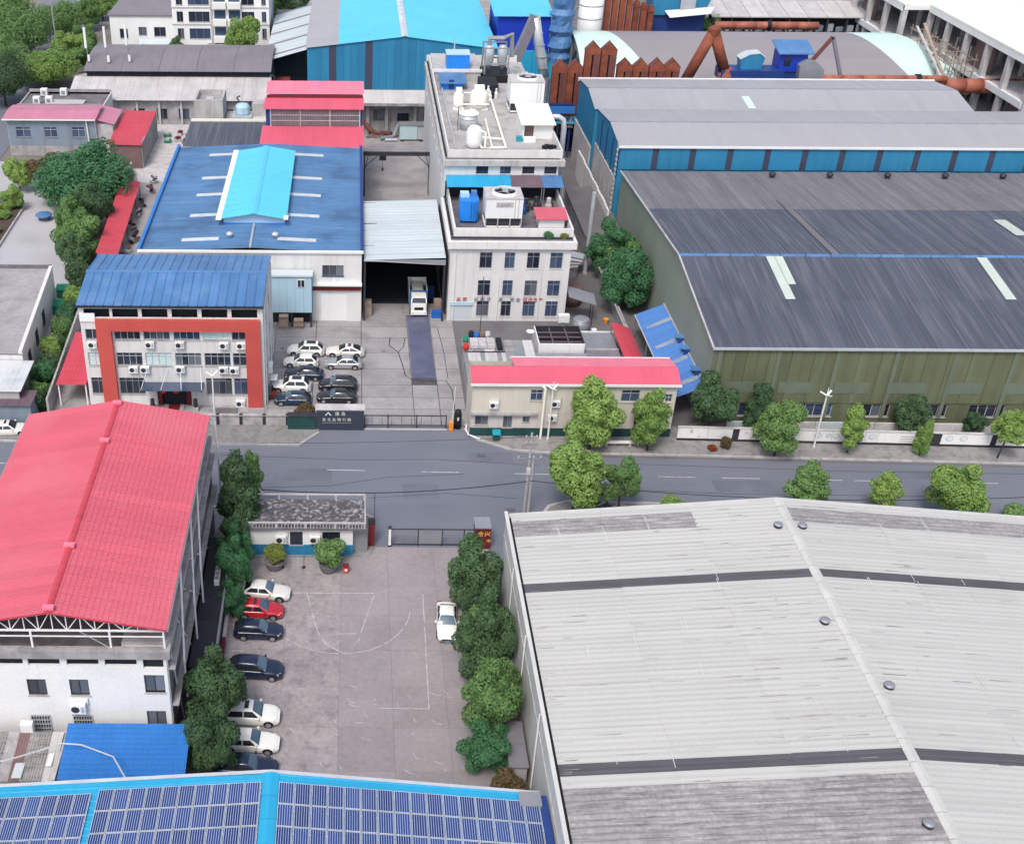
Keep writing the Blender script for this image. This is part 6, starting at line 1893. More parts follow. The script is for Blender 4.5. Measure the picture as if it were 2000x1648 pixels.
sh = thing('scrap_heap', (-10.5, 232, 0), 'heap of rusty scrap metal beside the red tank', 'scrap heap')
for k in range(60):
    x, y = rng.gauss(-10.4, 0.9), rng.gauss(232, 1.8)
    z = max(0.1, 4.2 - 0.9 * abs(x + 10.4) - 0.7 * abs(y - 232)) * rng.uniform(0.6, 1.0)
    mb = MB()
    d = V((rng.uniform(-1, 1), rng.uniform(-1, 1), rng.uniform(-.5, .5))).normalized() * rng.uniform(.5, 1.1)
    mb.beam(V((x, y, z)) - d, V((x, y, z)) + d, rng.uniform(.1, .5), rng.uniform(.06, .3))
    mb.build('scrap_piece', 'scrap' if k % 3 else ('stone_light' if k % 6 else 'rust_dark'), sh)

# yard machines in front of the plinth
t = thing('box_container', (10.9, 211, 0), 'pale green equipment container standing in the back yard', 'container')
MB().box(8.7, 208.2, 0.3, 11.9, 210.2, 2.9).build('body', 'pale_green_box', t)
MB().box(11.95, 208.3, 0.3, 13.1, 210.2, 2.8).build('side_door', 'metal_light', t)
MB().box(8.6, 208.1, 2.9, 13.2, 210.3, 3.05).build('roof', 'metal_grey', t)
for x in (9.2, 12.6):
    MB().lathe(x, 208.3, [(0.35, 0.02), (0.35, 0.3)], 10).build('foot', 'metal_dark', t)
t = thing('pipe_elbows', (5.3, 210, 0), 'dark red and grey pipe elbows lying before the concrete wall', 'pipes')
MB().tube([(2.2, 212, 2.4), (3.4, 210.6, 1.2), (4.6, 210.4, 0.6), (6.0, 211, 0.6), (7.2, 210.2, 0.7)], 0.42, 8).build('pipe', 'rust_dark', t)
MB().tube([(5.2, 208.4, 0.4), (7.6, 209.4, 0.5), (8.6, 211.4, 2.2)], 0.35, 8).build('pipe', 'metal_grey', t)
MB().tube([(6.0, 207.9, 0.35), (8.2, 208.0, 0.35)], 0.3, 8).build('pipe', 'metal_light', t)
MB().tube([(13.2, 209, 0.8), (15.0, 211, 3.0)], 0.15, 6).build('pipe', 'metal_dark', t)
for k in range(6):
    MB().obox((3.0 + k * 0.8, 210.5 + rng.uniform(-.6, .6), 0.02), (0.9, 0.6, rng.uniform(.2, .7)), rng.uniform(0, 90)).build('scrap_piece', 'scrap', t)
cr = thing('gantry_crane', (7.3, 182, 0), 'dark steel gantry crane with hanging hook over the back yard', 'crane')
MB().box(1.8, 181.5, 6.5, 13.0, 181.9, 7.1).build('girder', 'metal_dark', cr)
for x in (2.0, 12.6):
    for dy in (-1.2, 1.2):
        MB().beam((x, 181.7 + dy, 0.1), (x, 181.7, 6.6), 0.22).build('leg', 'metal_dark', cr)
    MB().beam((x, 180.4, 0.25), (x, 183.0, 0.25), 0.25).build('end_carriage', 'metal_dark', cr)
for a_, b_ in (((2.0, 181.7, 4.6), (4.2, 181.7, 6.5)), ((12.6, 181.7, 4.6), (10.6, 181.7, 6.5)), ((2.0, 181.7, 3.8), (2.6, 181.7, 6.5)), ((12.6, 181.7, 3.8), (12.0, 181.7, 6.5))):
    MB().beam(a_, b_, 0.1).build('brace', 'metal_dark', cr)
MB().box(4.4, 181.3, 5.8, 5.5, 182.1, 6.5).build('hoist', 'black', cr)
MB().tube([(4.95, 181.7, 5.8), (4.95, 181.7, 4.4)], 0.03, 5).build('chain', 'metal_dark', cr)
MB().lathe(4.95, 181.7, [(0.08, 3.9), (0.2, 4.1), (0.16, 4.4)], 8).build('hook', 'metal_dark', cr)

# ------------------------------------------------ far left: long grey shed, tank, brown roof, flats
t = thing('long_grey_shed', (-30, 218, 0), 'long low shed with pale weathered roof and pillared front', 'shed')
hs = [(4.0 + k * 4.2, 0.9, 6.0 + k * 4.2, 2.9) for k in range(6)]
mb = MB()
facade(mb, (-45.5, 217.6, 0), 'S', 30, 4.6, hs)
mb.build('wall', 'old_concrete', t)
for u0, z0, u1, z1 in hs:
    window(t, (-45.5 + u0, 217.6, z0), 'S', u1 - u0, z1 - z0, 3, frame='metal_dark', pane='glass_dark', sill='old_concrete')
for k in range(8):
    MB().box(-45.3 + k * 4.2, 217.2, 0, -44.9 + k * 4.2, 217.6, 4.4).build('pilaster', 'stone_light', t)
slope(t, (-54, 216.6, 4.7), (1, 0, 0), (0, 9, 2.0), 38.2, 9.2, sw=1.2, laps=1, style='corr', period=0.4, amp=0.04, m='roof_oldgrey')
slope(t, (-54, 234, 4.9), (1, 0, 0), (0, -8.4, 1.8), 38.2, 8.6, sw=1.2, laps=1, style='corr', period=0.4, amp=0.04, m='roof_oldgrey')
MB().box(-15.9, 216.6, 0, -15.6, 234, 4.6).build('end_wall', 'old_concrete', t)
t = thing('brown_roof_shed', (-33, 232, 0), 'long shed with smooth brown grey curved roof', 'shed')
mb = MB()
for k in range(6):
    a0, a1 = k / 6, (k + 1) / 6
    f = lambda a: (224.8 + 15.5 * a, 8.0 + 1.6 * math.sin(a * math.pi * 0.75))
    (y0, z0), (y1, z1) = f(a0), f(a1)
    for q in range(5):
        xa = -52.0 + q * 7.25
        MB().add([(xa, y0, z0), (xa + 7.2, y0, z0), (xa + 7.2, y1, z1), (xa, y1, z1), (xa, y0, z0 - 0.1), (xa + 7.2, y0, z0 - 0.1), (xa + 7.2, y1, z1 - 0.1), (xa, y1, z1 - 0.1)],
                 ((0, 1, 2, 3), (7, 6, 5, 4), (0, 4, 5, 1), (1, 5, 6, 2), (3, 7, 4, 0))).build('roof_strip', 'roof_brown', t)
MB().box(-51.6, 225.6, 0, -16.2, 225.8, 7.9).build('wall', 'dark_void', t)
MB().box(-51.6, 240, 0, -16.2, 240.2, 8.6).build('rear_wall', 'old_concrete', t)
t = thing('concrete_tank_house', (-25.5, 206, 0), 'square concrete water tank house with open top', 'tank house')
for a_ in ((-28.0, 202.2, -22.9, 202.6), (-28.0, 208.4, -22.9, 208.8), (-28.0, 202.6, -27.6, 208.4), (-23.3, 202.6, -22.9, 208.4)):
    MB().box(a_[0], a_[1], 0, a_[2], a_[3], 9.2).build('wall', 'grey_wall', t)
MB().box(-27.6, 202.6, 8.2, -23.3, 208.4, 8.3).build('inner_roof', 'flat_roof', t)
MB().box(-26.2, 205.0, 8.3, -24.8, 206.4, 8.6).build('hatch', 'stone_light', t)
t = thing('blue_mixer', (-19.5, 205, 0), 'round sky blue tank with pipes beside the concrete tank house', 'tank')
MB().lathe(-19.7, 205, [(1.2, 5.9), (1.35, 6.2), (1.3, 7.3), (1.0, 7.7), (0.3, 7.8)], 8).build('shell', 'sky_panel', t)
MB().tube([(-20.2, 206, 7.6), (-20.8, 206.6, 8.4), (-20.2, 206.9, 8.6)], 0.15, 6).build('pipe', 'metal_dark', t)
MB().box(-22.6, 202.4, 0, -15.4, 208, 5.2).build('platform', 'grey_wall', t)
MB().box(-22.7, 202.2, 5.2, -15.2, 208.2, 5.4).build('slab', 'stone_light', t)
MB().box(-21.4, 203.2, 5.4, -18.0, 206.8, 5.9).build('frame', 'metal_light', t)
MB().box(-18, 205.5, 5.4, -15.4, 208, 7.6).build('cabin', 'grey_wall', t)
t = thing('dark_flat_shed', (-21, 195, 0), 'dark lavender sheet roof between the tank house and the blue hall', 'shed')
slope(t, (-28.4, 187.6, 5.6), (1, 0, 0), (0, 12.5, 0.5), 14.0, 12.5, sw=1.0, laps=1, style='trap', period=0.5, amp=0.03, m='roof_slate')
MB().box(-28.3, 187.8, 0, -14.6, 188, 5.5).build('wall', 'old_concrete', t)
MB().box(-28.3, 199.9, 6.0, -14.6, 200.3, 6.5).build('coping', 'cream', t)

ap = thing('white_flats', (-38, 275, 0), 'white block of flats with balconies at the top edge', 'block of flats')
Yw = 262
mb = MB()
h1 = [(2.0, 5.0, 3.8, 7.0), (6.2, 5.6, 8.0, 7.4), (9.6, 5.4, 12.2, 7.4), (1.4, 0.8, 4.0, 2.6)]
facade(mb, (-53.6, Yw, 0), 'S', 14.0, 9.8, h1)
mb.box(-53.6, Yw + 0.3, 0, -39.6, Yw + 16, 9.8)
mb.build('low_wing_wall', 'clean_white', ap)
for u0, z0, u1, z1 in h1:
    window(ap, (-53.6 + u0, Yw, z0), 'S', u1 - u0, z1 - z0, 2, frame='metal_grey', pane='glass_dark', sill='stone_light')
MB().box(-53.9, Yw - 0.3, 9.8, -39.5, Yw + 16.4, 10.1).build('low_wing_roof', 'roof_brown', ap)
h2 = [(1.0, 5.2 + 3.6 * f, 2.4, 7.4 + 3.6 * f) for f in range(3)] + [(3.6, 5.2 + 3.6 * f, 8.2, 7.4 + 3.6 * f) for f in range(3)] + [(15.2, 5.2 + 3.6 * f, 18.0, 7.4 + 3.6 * f) for f in range(3)] + [(19.6, 5.2 + 3.6 * f, 20.6, 7.4 + 3.6 * f) for f in range(3)]
mb = MB()
facade(mb, (-39.6, Yw - 1.0, 0), 'S', 21.2, 22, h2)
mb.box(-39.6, Yw - 0.6, 0, -18.4, Yw + 15, 22)
mb.build('wall', 'clean_white', ap)
for u0, z0, u1, z1 in h2:
    window(ap, (-39.6 + u0, Yw - 1.0, z0), 'S', u1 - u0, z1 - z0, 2 if u1 - u0 < 3 else 3, frame='metal_grey', pane='glass_dark', sill='stone_light')
for f in range(3):
    z = 4.6 + 3.6 * f
    for x in (-30.6, -27.4):
        MB().box(x, Yw - 2.2, z, x + 2.9, Yw - 1.05, z + 1.3).build('balcony', 'clean_white', ap)
        MB().box(x + 0.2, Yw - 1.06, z + 1.3, x + 2.7, Yw - 1.02, z + 3.1).build('balcony_opening', 'glass_blue', ap)
MB().box(-31.2, Yw - 1.25, 4, -30.7, Yw - 1.02, 22).build('pilaster', 'grey_wall', ap)
for z in (8.2, 11.8):
    MB().box(-39.7, Yw - 1.15, z, -18.3, Yw - 1.01, z + 0.22).build('string_course', 'stone_light', ap)
MB().box(-31.6, Yw - 3.5, 0, -24, Yw - 1.1, 4.0).build('porch', 'grey_wall', ap)
MB().box(-32, Yw - 3.8, 4.0, -23.6, Yw - 1.1, 4.3).build('porch_roof', 'old_concrete', ap)
MB().box(-30.6, Yw - 3.55, 0, -25, Yw - 3.5, 3.6).build('porch_opening', 'dark_void', ap)
MB().add([(-47.4, Yw - 2.6, 3.6), (-40.4, Yw - 2.6, 3.6), (-40.4, Yw - 0.1, 4.8), (-47.4, Yw - 0.1, 4.8)], ((0, 1, 2, 3),)).build('awning', 'roof_palegrey', ap)
MB().box(-47.4, Yw - 1.0, 0, -40.4, Yw - 0.1, 3.5).build('shop_front', 'dark_green_base', ap)
t = thing('arched_gateway', (-51, 246, 0), 'small arched concrete gateway in front of the white flats', 'gateway')
pts = [(-54.4 + 3.4 * (1 - math.cos(math.pi * k / 8)), 247, 4.0 + 2.2 * math.sin(math.pi * k / 8)) for k in range(9)]
MB().tube([(-54.4, 247, 0)] + pts + [(-47.6, 247, 0)], 0.35, 6).build('arch', 'stone_light', t)
MB().tube([(x, 250, z) for x, _, z in pts], 0.3, 6).build('rear_arch', 'stone_light', t)
MB().box(-54, 246.6, 0, -48, 250, 3.0).build('hut', 'grey_wall', t)
for k, (x, y) in enumerate(((-51.5, 228), (-47.6, 227.5), (-43.6, 228))):
    t = thing('phone_mast', (x, y, 0), ('left', 'middle', 'right')[k] + ' slim antenna mast with white panels behind the mauve roof', 'mast', 'antenna masts')
    MB().tube([(x, y, 3), (x - 0.2, y, 15.5)], 0.1, 6).build('pole', 'metal_grey', t)
    MB().box(x - 0.45, y - 0.25, 11.5 + k * 0.3, x - 0.05, y + 0.15, 15.4 + k * 0.3).build('antenna_panel', 'clean_white', t)
    MB().box(x - 0.1, y - 0.25, 9.0, x + 0.3, y + 0.15, 10.2).build('radio_unit', 'clean_white', t)
    MB().beam((x + 0.1, y, 9.0), (x + 1.6, y, 4.0), 0.08).build('stay', 'metal_grey', t)

# blue-grey house with mauve roof
t = thing('mauve_roof_house', (-53, 205, 0), 'blue grey house with mauve metal roof at the left edge', 'house')
X0, X1, Y0 = -60.5, -45.2, 199.0
hs = [(1.3, 3.4, 3.95, 5.25), (6.3, 3.4, 8.6, 5.25), (11.2, 3.4, 13.5, 5.25)]
mb = MB()
facade(mb, (X0, Y0, 1.9), 'S', X1 - X0, 4.9, [(a, b_ - 1.9, c_, d - 1.9) for a, b_, c_, d in hs])
mb.build('upper_wall', 'bluegrey_wall', t)
MB().box(X0, Y0 + 0.02, 0, X1, Y0 + 0.1, 1.9).build('lower_wall', 'old_concrete', t)
MB().box(X1 - 0.1, Y0 + 0.1, 0, X1 + 0.1, 216, 6.5).build('side_wall', 'white_wall', t)
MB().box(X0 - 0.1, Y0 + 0.1, 0, X0 + 0.1, 216, 6.5).build('side_wall', 'grey_wall', t)
MB().box(X0, 215.8, 0, X1, 216, 6.5).build('rear_wall', 'old_concrete', t)
for u0, z0, u1, z1 in hs:
    window(t, (X0 + u0, Y0, z0), 'S', u1 - u0, z1 - z0, 2, 0.5, frame='metal_light', pane='glass_blue', sill='bluegrey_wall')
slope(t, (X0 - 0.6, Y0 - 0.6, 6.75), (1, 0, 0), (0, 4.2, 0.5), 16.3, 4.2, sw=1.02, laps=1, style='trap', period=0.34, amp=0.02, m='roof_mauve')
slope(t, (X0 - 0.6, Y0 + 7.2, 6.9), (1, 0, 0), (0, -3.6, 0.35), 16.3, 3.6, sw=1.02, laps=1, style='trap', period=0.34, amp=0.02, m='roof_mauve')
MB().box(X0 - 0.7, Y0 - 0.72, 6.6, X1 + 0.3, Y0 - 0.6, 6.8).build('gutter', 'cream', t)
MB().box(X0, Y0 + 7.2, 6.0, X1, 215.8, 6.15).build('flat_roof', 'dark_concrete', t)
MB().box(-55, 207.6, 6.2, -49, 211, 6.5).build('roof_sheet_panel', 'roof_oldgrey', t)
for y in (206.6, 215.8):
    MB().box(X0, y, 6.15, X1, y + 0.25, 7.0).build('parapet', 'old_concrete', t)
MB().tube([(-46.6, Y0 - 0.15, 6.6), (-46.3, Y0 - 0.15, 0)], 0.12, 6).build('drain_pipe', 'cream', t)
MB().add([(X1 + 0.1, Y0 + 0.5, 6.4), (X1 + 3.4, Y0 + 0.5, 5.6), (X1 + 3.4, Y0 + 9, 5.6), (X1 + 0.1, Y0 + 9, 6.4)], ((0, 1, 2, 3),)).build('side_canopy', 'roof_mauve', t)
MB().box(X1 + 0.1, Y0 + 0.8, 0, X1 + 3.0, Y0 + 0.9, 5.6).build('porch_wall', 'stone_light', t)
for k, (x, y) in enumerate(((-57.4, 214.5), (-53.8, 214.6), (-57.6, 209.4), (-55.4, 209.6))):
    t2 = thing('roof_ac_unit', (x, y, 6.2), ('back left', 'back right', 'front left', 'front right')[k] + ' white cooling box on the roof behind the mauve roof', 'air conditioner', 'cooling boxes on the house roof')
    MB().box(x - 0.6, y - 0.5, 6.3, x + 0.6, y + 0.5, 7.5).build('casing', 'clean_white', t2)
    MB().box(x - 0.35, y - 0.52, 6.5, x + 0.35, y - 0.5, 7.2).build('grille', 'metal_grey', t2)
    MB().box(x - 0.5, y - 0.4, 6.15, x + 0.5, y + 0.4, 6.3).build('stand', 'metal_dark', t2)

# sloping red canopy and the narrow red strip roof along the wall
t = thing('red_tent_roof', (-39.8, 201, 0), 'sloping bright red sheet roof right of the mauve roofed house', 'shed')
Wv = V((1.2, 17.5, 0.9))
slope(t, (-41.9, 192.5, 4.3), (1, 0.0, -0.02), (0.0, 17.5, 0.6), 5.9, 17.5, sw=1.0, laps=1, style='trap', period=0.5, amp=0.02, m='roof_red')
MB().box(-41.6, 192.8, 0, -36.3, 193.0, 4.2).build('front_wall', 'brick_brown', t)
MB().box(-36.3, 193, 0, -36.1, 210, 4.4).build('side_wall', 'old_concrete', t)
t = thing('red_strip_roof', (-34.6, 163, 0), 'long narrow red lean-to roof along the boundary wall', 'lean-to')
slope(t, (-32.9, 149.5, 2.7), (0.04, 0, 0) if False else (-0.045, 1, 0), (-3.0, -0.13, 0.75), 29.5, 3.0, sw=1.05, laps=1, style='trap', period=0.35, amp=0.02, m='roof_red')
for k in range(6):
    MB().tube([(-33.0 - k * 0.25, 150.5 + k * 5.4, 0), (-33.0 - k * 0.25, 150.5 + k * 5.4, 2.7)], 0.06, 6).build('post', 'metal_dark', t)
t = thing('red_bike_shed', (-32.2, 119.5, 0), 'red roofed open bike shed beside the office left wall', 'shed')
slope(t, (-33.6, 113.9, 2.9), (1, 0.0, 0), (-0.06, 11.5, 0.7), 3.4, 11.6, sw=0.85, laps=1, style='trap', period=0.42, amp=0.02, m='roof_red')
for x in (-33.4, -30.3):
    for y in (114.2, 119.8, 125):
        MB().box(x - 0.07, y - 0.07, 0, x + 0.07, y + 0.07, 2.9).build('post', 'clean_white', t)
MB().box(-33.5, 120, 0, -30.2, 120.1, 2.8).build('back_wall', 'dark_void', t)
bw = thing('boundary_wall', (-36, 150, 0), 'long pale concrete boundary wall beside the hedge', 'wall')
for k in range(26):
    y0, y1 = 112.0 + k * 3.0, 114.95 + k * 3.0
    x0 = -34.45 - (y0 - 112) * 0.042
    x1 = -34.45 - (y1 - 112) * 0.042
    MB().prism([(x0, y0), (x0 + 0.24, y0), (x1 + 0.24, y1), (x1, y1)], 0, 2.2).build('wall_panel', 'plaster_wall_old', bw)
for k in range(9):
    x, y = -34.0 - (140 + k * 5 - 112) * 0.042 + rng.uniform(0.4, 1.6), 146 + k * 5
    t = thing('scrap_bundle', (x + 2.0, y, 0), ('dark', 'rusty', 'grey')[k % 3] + ' pile of junk in the lane left of the blue hall, ' + ('first', 'second', 'third', 'fourth', 'fifth', 'sixth', 'seventh', 'eighth', 'ninth')[k] + ' from the office', 'junk pile', 'junk piles in the lane')
    for q in range(4):
        d = V((rng.uniform(-1, 1), rng.uniform(-1.5, 1.5), rng.uniform(-.4, .4)))
        c_ = V((x + 2.0 + rng.uniform(-.4, .4), y + rng.uniform(-.8, .8), 0.4 + q * 0.25))
        MB().beam(c_ - d * 0.6, c_ + d * 0.6, rng.uniform(.2, .6), rng.uniform(.15, .4)).build('piece', ('black', 'rust_dark', 'metal_grey')[(k + q) % 3], t)

# left edge: flat concrete building, pale roof, shed, market yard things
lb_ = thing('flat_concrete_building', (-43, 129, 0), 'flat roofed old white building at the left edge', 'building')
mb = MB()
ex = lambda y: -38.0 - (y - 117.3) * 0.0735
mb.quad((ex(117.3), 117.3, 0), (ex(140.8), 140.8, 0), (ex(140.8), 140.8, 5), (ex(117.3), 117.3, 5))
mb.quad((-60, 117.3, 0), (ex(117.3), 117.3, 0), (ex(117.3), 117.3, 5), (-60, 117.3, 5))
mb.quad((-60, 140.8, 0), (ex(140.8), 140.8, 0), (ex(140.8), 140.8, 5), (-60, 140.8, 5))
mb.build('wall', 'white_wall', lb_)
MB().prism([(-60, 117.3), (ex(117.3), 117.3), (ex(140.8), 140.8), (-60, 140.8)], 4.9, 5.05).build('flat_roof', 'flat_roof', lb_)
MB().prism([(ex(117.3) - 0.35, 117.2), (ex(117.3) + 0.08, 117.2), (ex(140.8) + 0.08, 140.9), (ex(140.8) - 0.35, 140.9)], 5.05, 5.5).build('parapet', 'white_wall', lb_)
MB().box(-60, 140.6, 5.05, ex(140.8), 140.9, 5.5).build('parapet', 'dark_concrete', lb_)
for y in (120, 125.2, 130.4):
    x = ex(y) + 0.02
    MB().prism([(x, y), (x + 0.06, y), (ex(y + 1.5) + 0.08, y + 1.5), (ex(y + 1.5) + 0.02, y + 1.5)], 1.6, 3.6).build('window', 'glass_dark', lb_)
t = thing('pale_roof_shed', (-41, 114, 0), 'pale green sheet roof in front of the flat roofed building', 'shed')
slope(t, (-60, 110.6, 3.9), (1, 0, 0), (0, 6.6, 0.3), 23.3, 6.6, sw=1.2, laps=1, style='trap', period=0.6, amp=0.02, m='skylight')
MB().box(-60, 110.9, 0, -37.0, 111.1, 3.8).build('wall', 'grey_wall', t)
t = thing('purple_shed', (-37.3, 110.8, 0), 'small shed with dull purple roof near the parked white car', 'shed')
MB().box(-39.4, 109.8, 0, -35.6, 112.6, 2.7).build('wall', 'bluegrey_wall', t)
for k in range(3):
    MB().box(-39.6 + k * 1.4, 109.5, 2.7, -38.23 + k * 1.4, 112.8, 2.85).build('roof_panel', 'brown_canopy', t)
for (x, y, m_, lb) in ((-38.7, 137.8, 'green_plastic', 'green wheeled rubbish container by the hedge, nearer one'), (-39.1, 142.6, 'green_plastic', 'green wheeled rubbish container by the hedge, farther one')):
    t = thing('rubbish_container', (x, y, 0), lb, 'rubbish container')
    MB().prism([(x - 0.9, y - 0.6), (x + 0.9, y - 0.6), (x + 0.9, y + 0.6), (x - 0.9, y + 0.6)], 0.15, 1.2).build('body', m_, t)
    MB().add([(x - 1, y - 0.7, 1.2), (x + 1, y - 0.7, 1.2), (x + 1, y + 0.7, 1.5), (x - 1, y + 0.7, 1.5), (x - 1, y - 0.7, 1.28), (x + 1, y - 0.7, 1.28), (x + 1, y + 0.7, 1.58), (x - 1, y + 0.7, 1.58)],
             ((0, 3, 2, 1), (4, 5, 6, 7), (0, 1, 5, 4), (1, 2, 6, 5), (2, 3, 7, 6), (3, 0, 4, 7))).build('lid', m_, t)
    for dx in (-0.7, 0.7):
        MB().lathe(x + dx, y - 0.5, [(0.12, 0.0), (0.12, 0.15)], 8).build('wheel', 'tyre', t)
t = thing('blue_table', (-48.0, 169.5, 0), 'blue covered table standing on the pale courtyard', 'table')
MB().lathe(-48.0, 169.5, [(1.3, 0.85), (1.25, 1.0), (0.5, 1.25), (0.02, 1.3)], 14).build('cover', 'roof_blue_office', t)
for dx in (-0.7, 0.7):
    MB().box(-48 + dx - 0.08, 169.42, 0, -48 + dx + 0.08, 169.58, 0.85).build('leg', 'navy_paint', t)
t = thing('planter_bed', (-54, 166, 0), 'low planted bed with pale kerb on the courtyard', 'planter')
MB().box(-58, 158.4, 0, -52.2, 174, 0.45).build('kerb', 'stone_light', t)
MB().box(-57.8, 158.6, 0.45, -52.4, 173.8, 0.5).build('soil', 'soil', t)
t = thing('round_planter', (-53.5, 154, 0), 'curved planter with pale rim left of the courtyard', 'planter')
MB().lathe(-54.5, 153.8, [(3.0, 0), (3.0, 0.5), (2.6, 0.5), (2.6, 0.4), (0.02, 0.42)], 20).build('rim', 'stone_light', t)
MB().lathe(-54.5, 153.8, [(2.55, 0.43), (0.02, 0.6)], 20).build('soil', 'soil', t)
t = thing('dark_red_kiosk', (-62, 170, 0), 'dark red kiosk cut by the left edge', 'kiosk')
MB().box(-65, 168, 0, -57.4, 178, 2.6).build('wall', 'clean_white', t)
MB().box(-65.2, 167.6, 2.6, -57.1, 178.4, 3.0).build('roof', 'dark_red', t)

# back lane clutter beside the tank house
for k in range(8):
    x, y = -34 + (k % 4) * 1.6 + rng.uniform(-.5, .5), 207 + (k // 4) * 3 + rng.uniform(-.8, .8)
    t = thing('yard_sack', (x, y, 0), ('green', 'white', 'brown', 'grey')[k % 4] + ' bundle in the ' + ('front' if k < 4 else 'back') + ' row of goods on the pale yard', 'bundle', 'bundles on the pale yard')
    MB().obox((x, y, 0.02), (1.3, 0.9, 0.5), rng.uniform(0, 90)).build('lower_bag', ('green_plastic', 'stone_light', 'wood', 'metal_grey')[k % 4], t)
    MB().obox((x + 0.1, y, 0.52), (0.9, 0.7, 0.35), rng.uniform(0, 90)).build('upper_bag', ('stone_light', 'dark_red', 'metal_dark', 'wood')[k % 4], t)

# ------------------------------------------------ steelworks at the top right
t = thing('blue_bag_house', (32, 232, 0), 'deep blue steel bag house with pale cyan lid behind the plant block', 'bag house')
MB().box(27.4, 226, 11.5, 37.5, 240, 18.4).build('wall', 'blue_dark', t)
slope(t, (26.6, 225.2, 18.5), (1, 0, 0), (0, 16, 1.6), 11.4, 16, sw=1.04, laps=1, style='trap', period=0.5, amp=0.02, m='roof_cyan')
for k in range(4):
    MB().box(27.0 + k * 2.5, 225.0, 6.5, 29.45 + k * 2.5, 225.6, 12.2).build('lower_panel', 'roof_cyan_deep', t)
MB().box(27.2, 226.1, 0, 37.4, 239, 6.5).build('base', 'navy_paint', t)
t = thing('tarp_stack', (39, 226, 0), 'tall column wrapped in crumpled light blue tarpaulin', 'wrapped column')
mb = MB()
rings = []
for k in range(14):
    z = 10 + k * 1.0
    rings.append((2.1 + 0.3 * math.sin(k * 2.3), z))
mb.lathe(39.6, 226, rings, 13)
mb.v = [(x + rng.uniform(-.22, .22), y + rng.uniform(-.22, .22), z) for x, y, z in mb.v]
mb.build('tarpaulin', 'roof_blue_office', t)
MB().lathe(39.6, 226, [(2.1, 0), (2.1, 10)], 13).build('base', 'roof_cyan_deep', t)
cv = thing('conveyor_duct', (31, 208, 0), 'bent dark and pale steel duct rising over the plant block', 'duct')
MB().beam((28.2, 207.5, 13.6), (31.7, 208, 22.6), 1.5, 1.5).build('dark_arm', 'steel_belt', cv)
MB().tube([(31.7, 208, 22.4), (32.7, 208.2, 18.0), (33.6, 208.4, 14.5), (34.3, 208.5, 11.8)], 0.9, 10).build('pale_arm', 'metal_light', cv, True)
MB().box(27.2, 206.6, 12.2, 29.3, 208.5, 14.2).build('inlet_box', 'rust_dark', cv)
MB().lathe(34.4, 208.5, [(1.0, 0), (1.0, 11.8)], 12).build('stack', 'metal_grey', cv)
for z in (13.5, 15.5, 17.5, 19.5):
    xx = 34.3 - (z - 11.8) * 0.245
    MB().lathe(xx, 208.3, [(1.0, z), (1.0, z + 0.15)], 12).build('hoop', 'metal_grey', cv)

rd = [(35.97, 16.4), (38.63, 16.4), (41.38, 19.5), (44.19, 19.5), (47.2, 16.65), (49.94, 16.65), (52.77, 16.7), (55.42, 16.7)]
names = ('first', 'second', 'third (tall)', 'fourth (tall)', 'fifth', 'sixth', 'seventh', 'eighth')
for (x, z), nm in zip(rd, names):
    t = thing('rusty_duct', (x, 203, 0), f'rusty pointed hairpin cooling duct, {nm} of eight from the left', 'duct', 'rusty hairpin ducts')
    for s_ in (-1, 1):
        MB().box(x + s_ * 0.72 - 0.58, 202.4, 4, x + s_ * 0.72 + 0.58, 203.6, z - 2.1).build('leg', 'rust_dark' if s_ > 0 else 'rust', t)
    MB().box(x - 1.2, 203.7, 4, x + 1.2, 203.8, z - 1.5).build('back_plate', 'rust_dark', t)  # dark plate added so the gaps between the legs look shaded
    MB().exty([(x - 1.3, z - 2.1), (x + 1.3, z - 2.1), (x + 1.3, z - 1.35), (x, z), (x - 1.3, z - 1.35)], 202.35, 203.65).build('hood', 'rust', t)
    MB().exty([(x - 1.38, z - 1.4), (x, z - 0.02), (x + 1.38, z - 1.4), (x + 1.38, z - 1.25), (x, z + 0.13), (x - 1.38, z - 1.25)], 202.3, 203.7).build('hood_rim', 'rust_dark', t)
t = thing('duct_support', (45, 203, 0), 'navy steel platform carrying the rusty ducts', 'platform')
MB().box(34.5, 201.5, 3.6, 57, 204.5, 4.2).build('deck', 'navy_paint', t)
for x in (35, 42, 49, 56):
    MB().box(x - 0.2, 202.8, 0, x + 0.2, 203.2, 3.6).build('leg', 'navy_paint', t)
t = thing('navy_trough', (33, 199.5, 0), 'dark navy steel trough before the first rusty ducts', 'trough')
MB().box(31, 199.0, 8.2, 38.6, 199.2, 9.4).build('side', 'roof_royal', t)
MB().box(31, 200.8, 8.2, 38.6, 201.0, 9.4).build('side', 'navy_paint', t)
MB().box(31, 199.2, 8.2, 38.6, 200.8, 8.4).build('floor', 'navy_paint', t)
for x in (31.5, 35, 38.2):
    MB().box(x - 0.15, 199.9, 0, x + 0.15, 200.2, 8.2).build('leg', 'navy_paint', t)
    MB().exty([(x - 0.5, 5.5), (x + 0.5, 5.5), (x, 8.2)], 199.6, 200.3).build('gusset', 'metal_grey', t)
t = thing('rusty_angle_duct', (62, 205, 0), 'fat rusty duct bent like a peak behind the grey roofs', 'duct')
MB().tube([(58.6, 205, 12.2), (62.3, 205, 21.0)], 0.95, 12).build('rising_arm', 'rust', t, True)
MB().tube([(62.3, 205, 21.0), (65.2, 205, 14.2)], 0.95, 12).build('falling_arm', 'rust', t, True)
MB().lathe(62.3, 205, [(1.1, 20.4), (1.1, 21.4), (0.3, 21.9)], 12).build('elbow', 'rust', t)
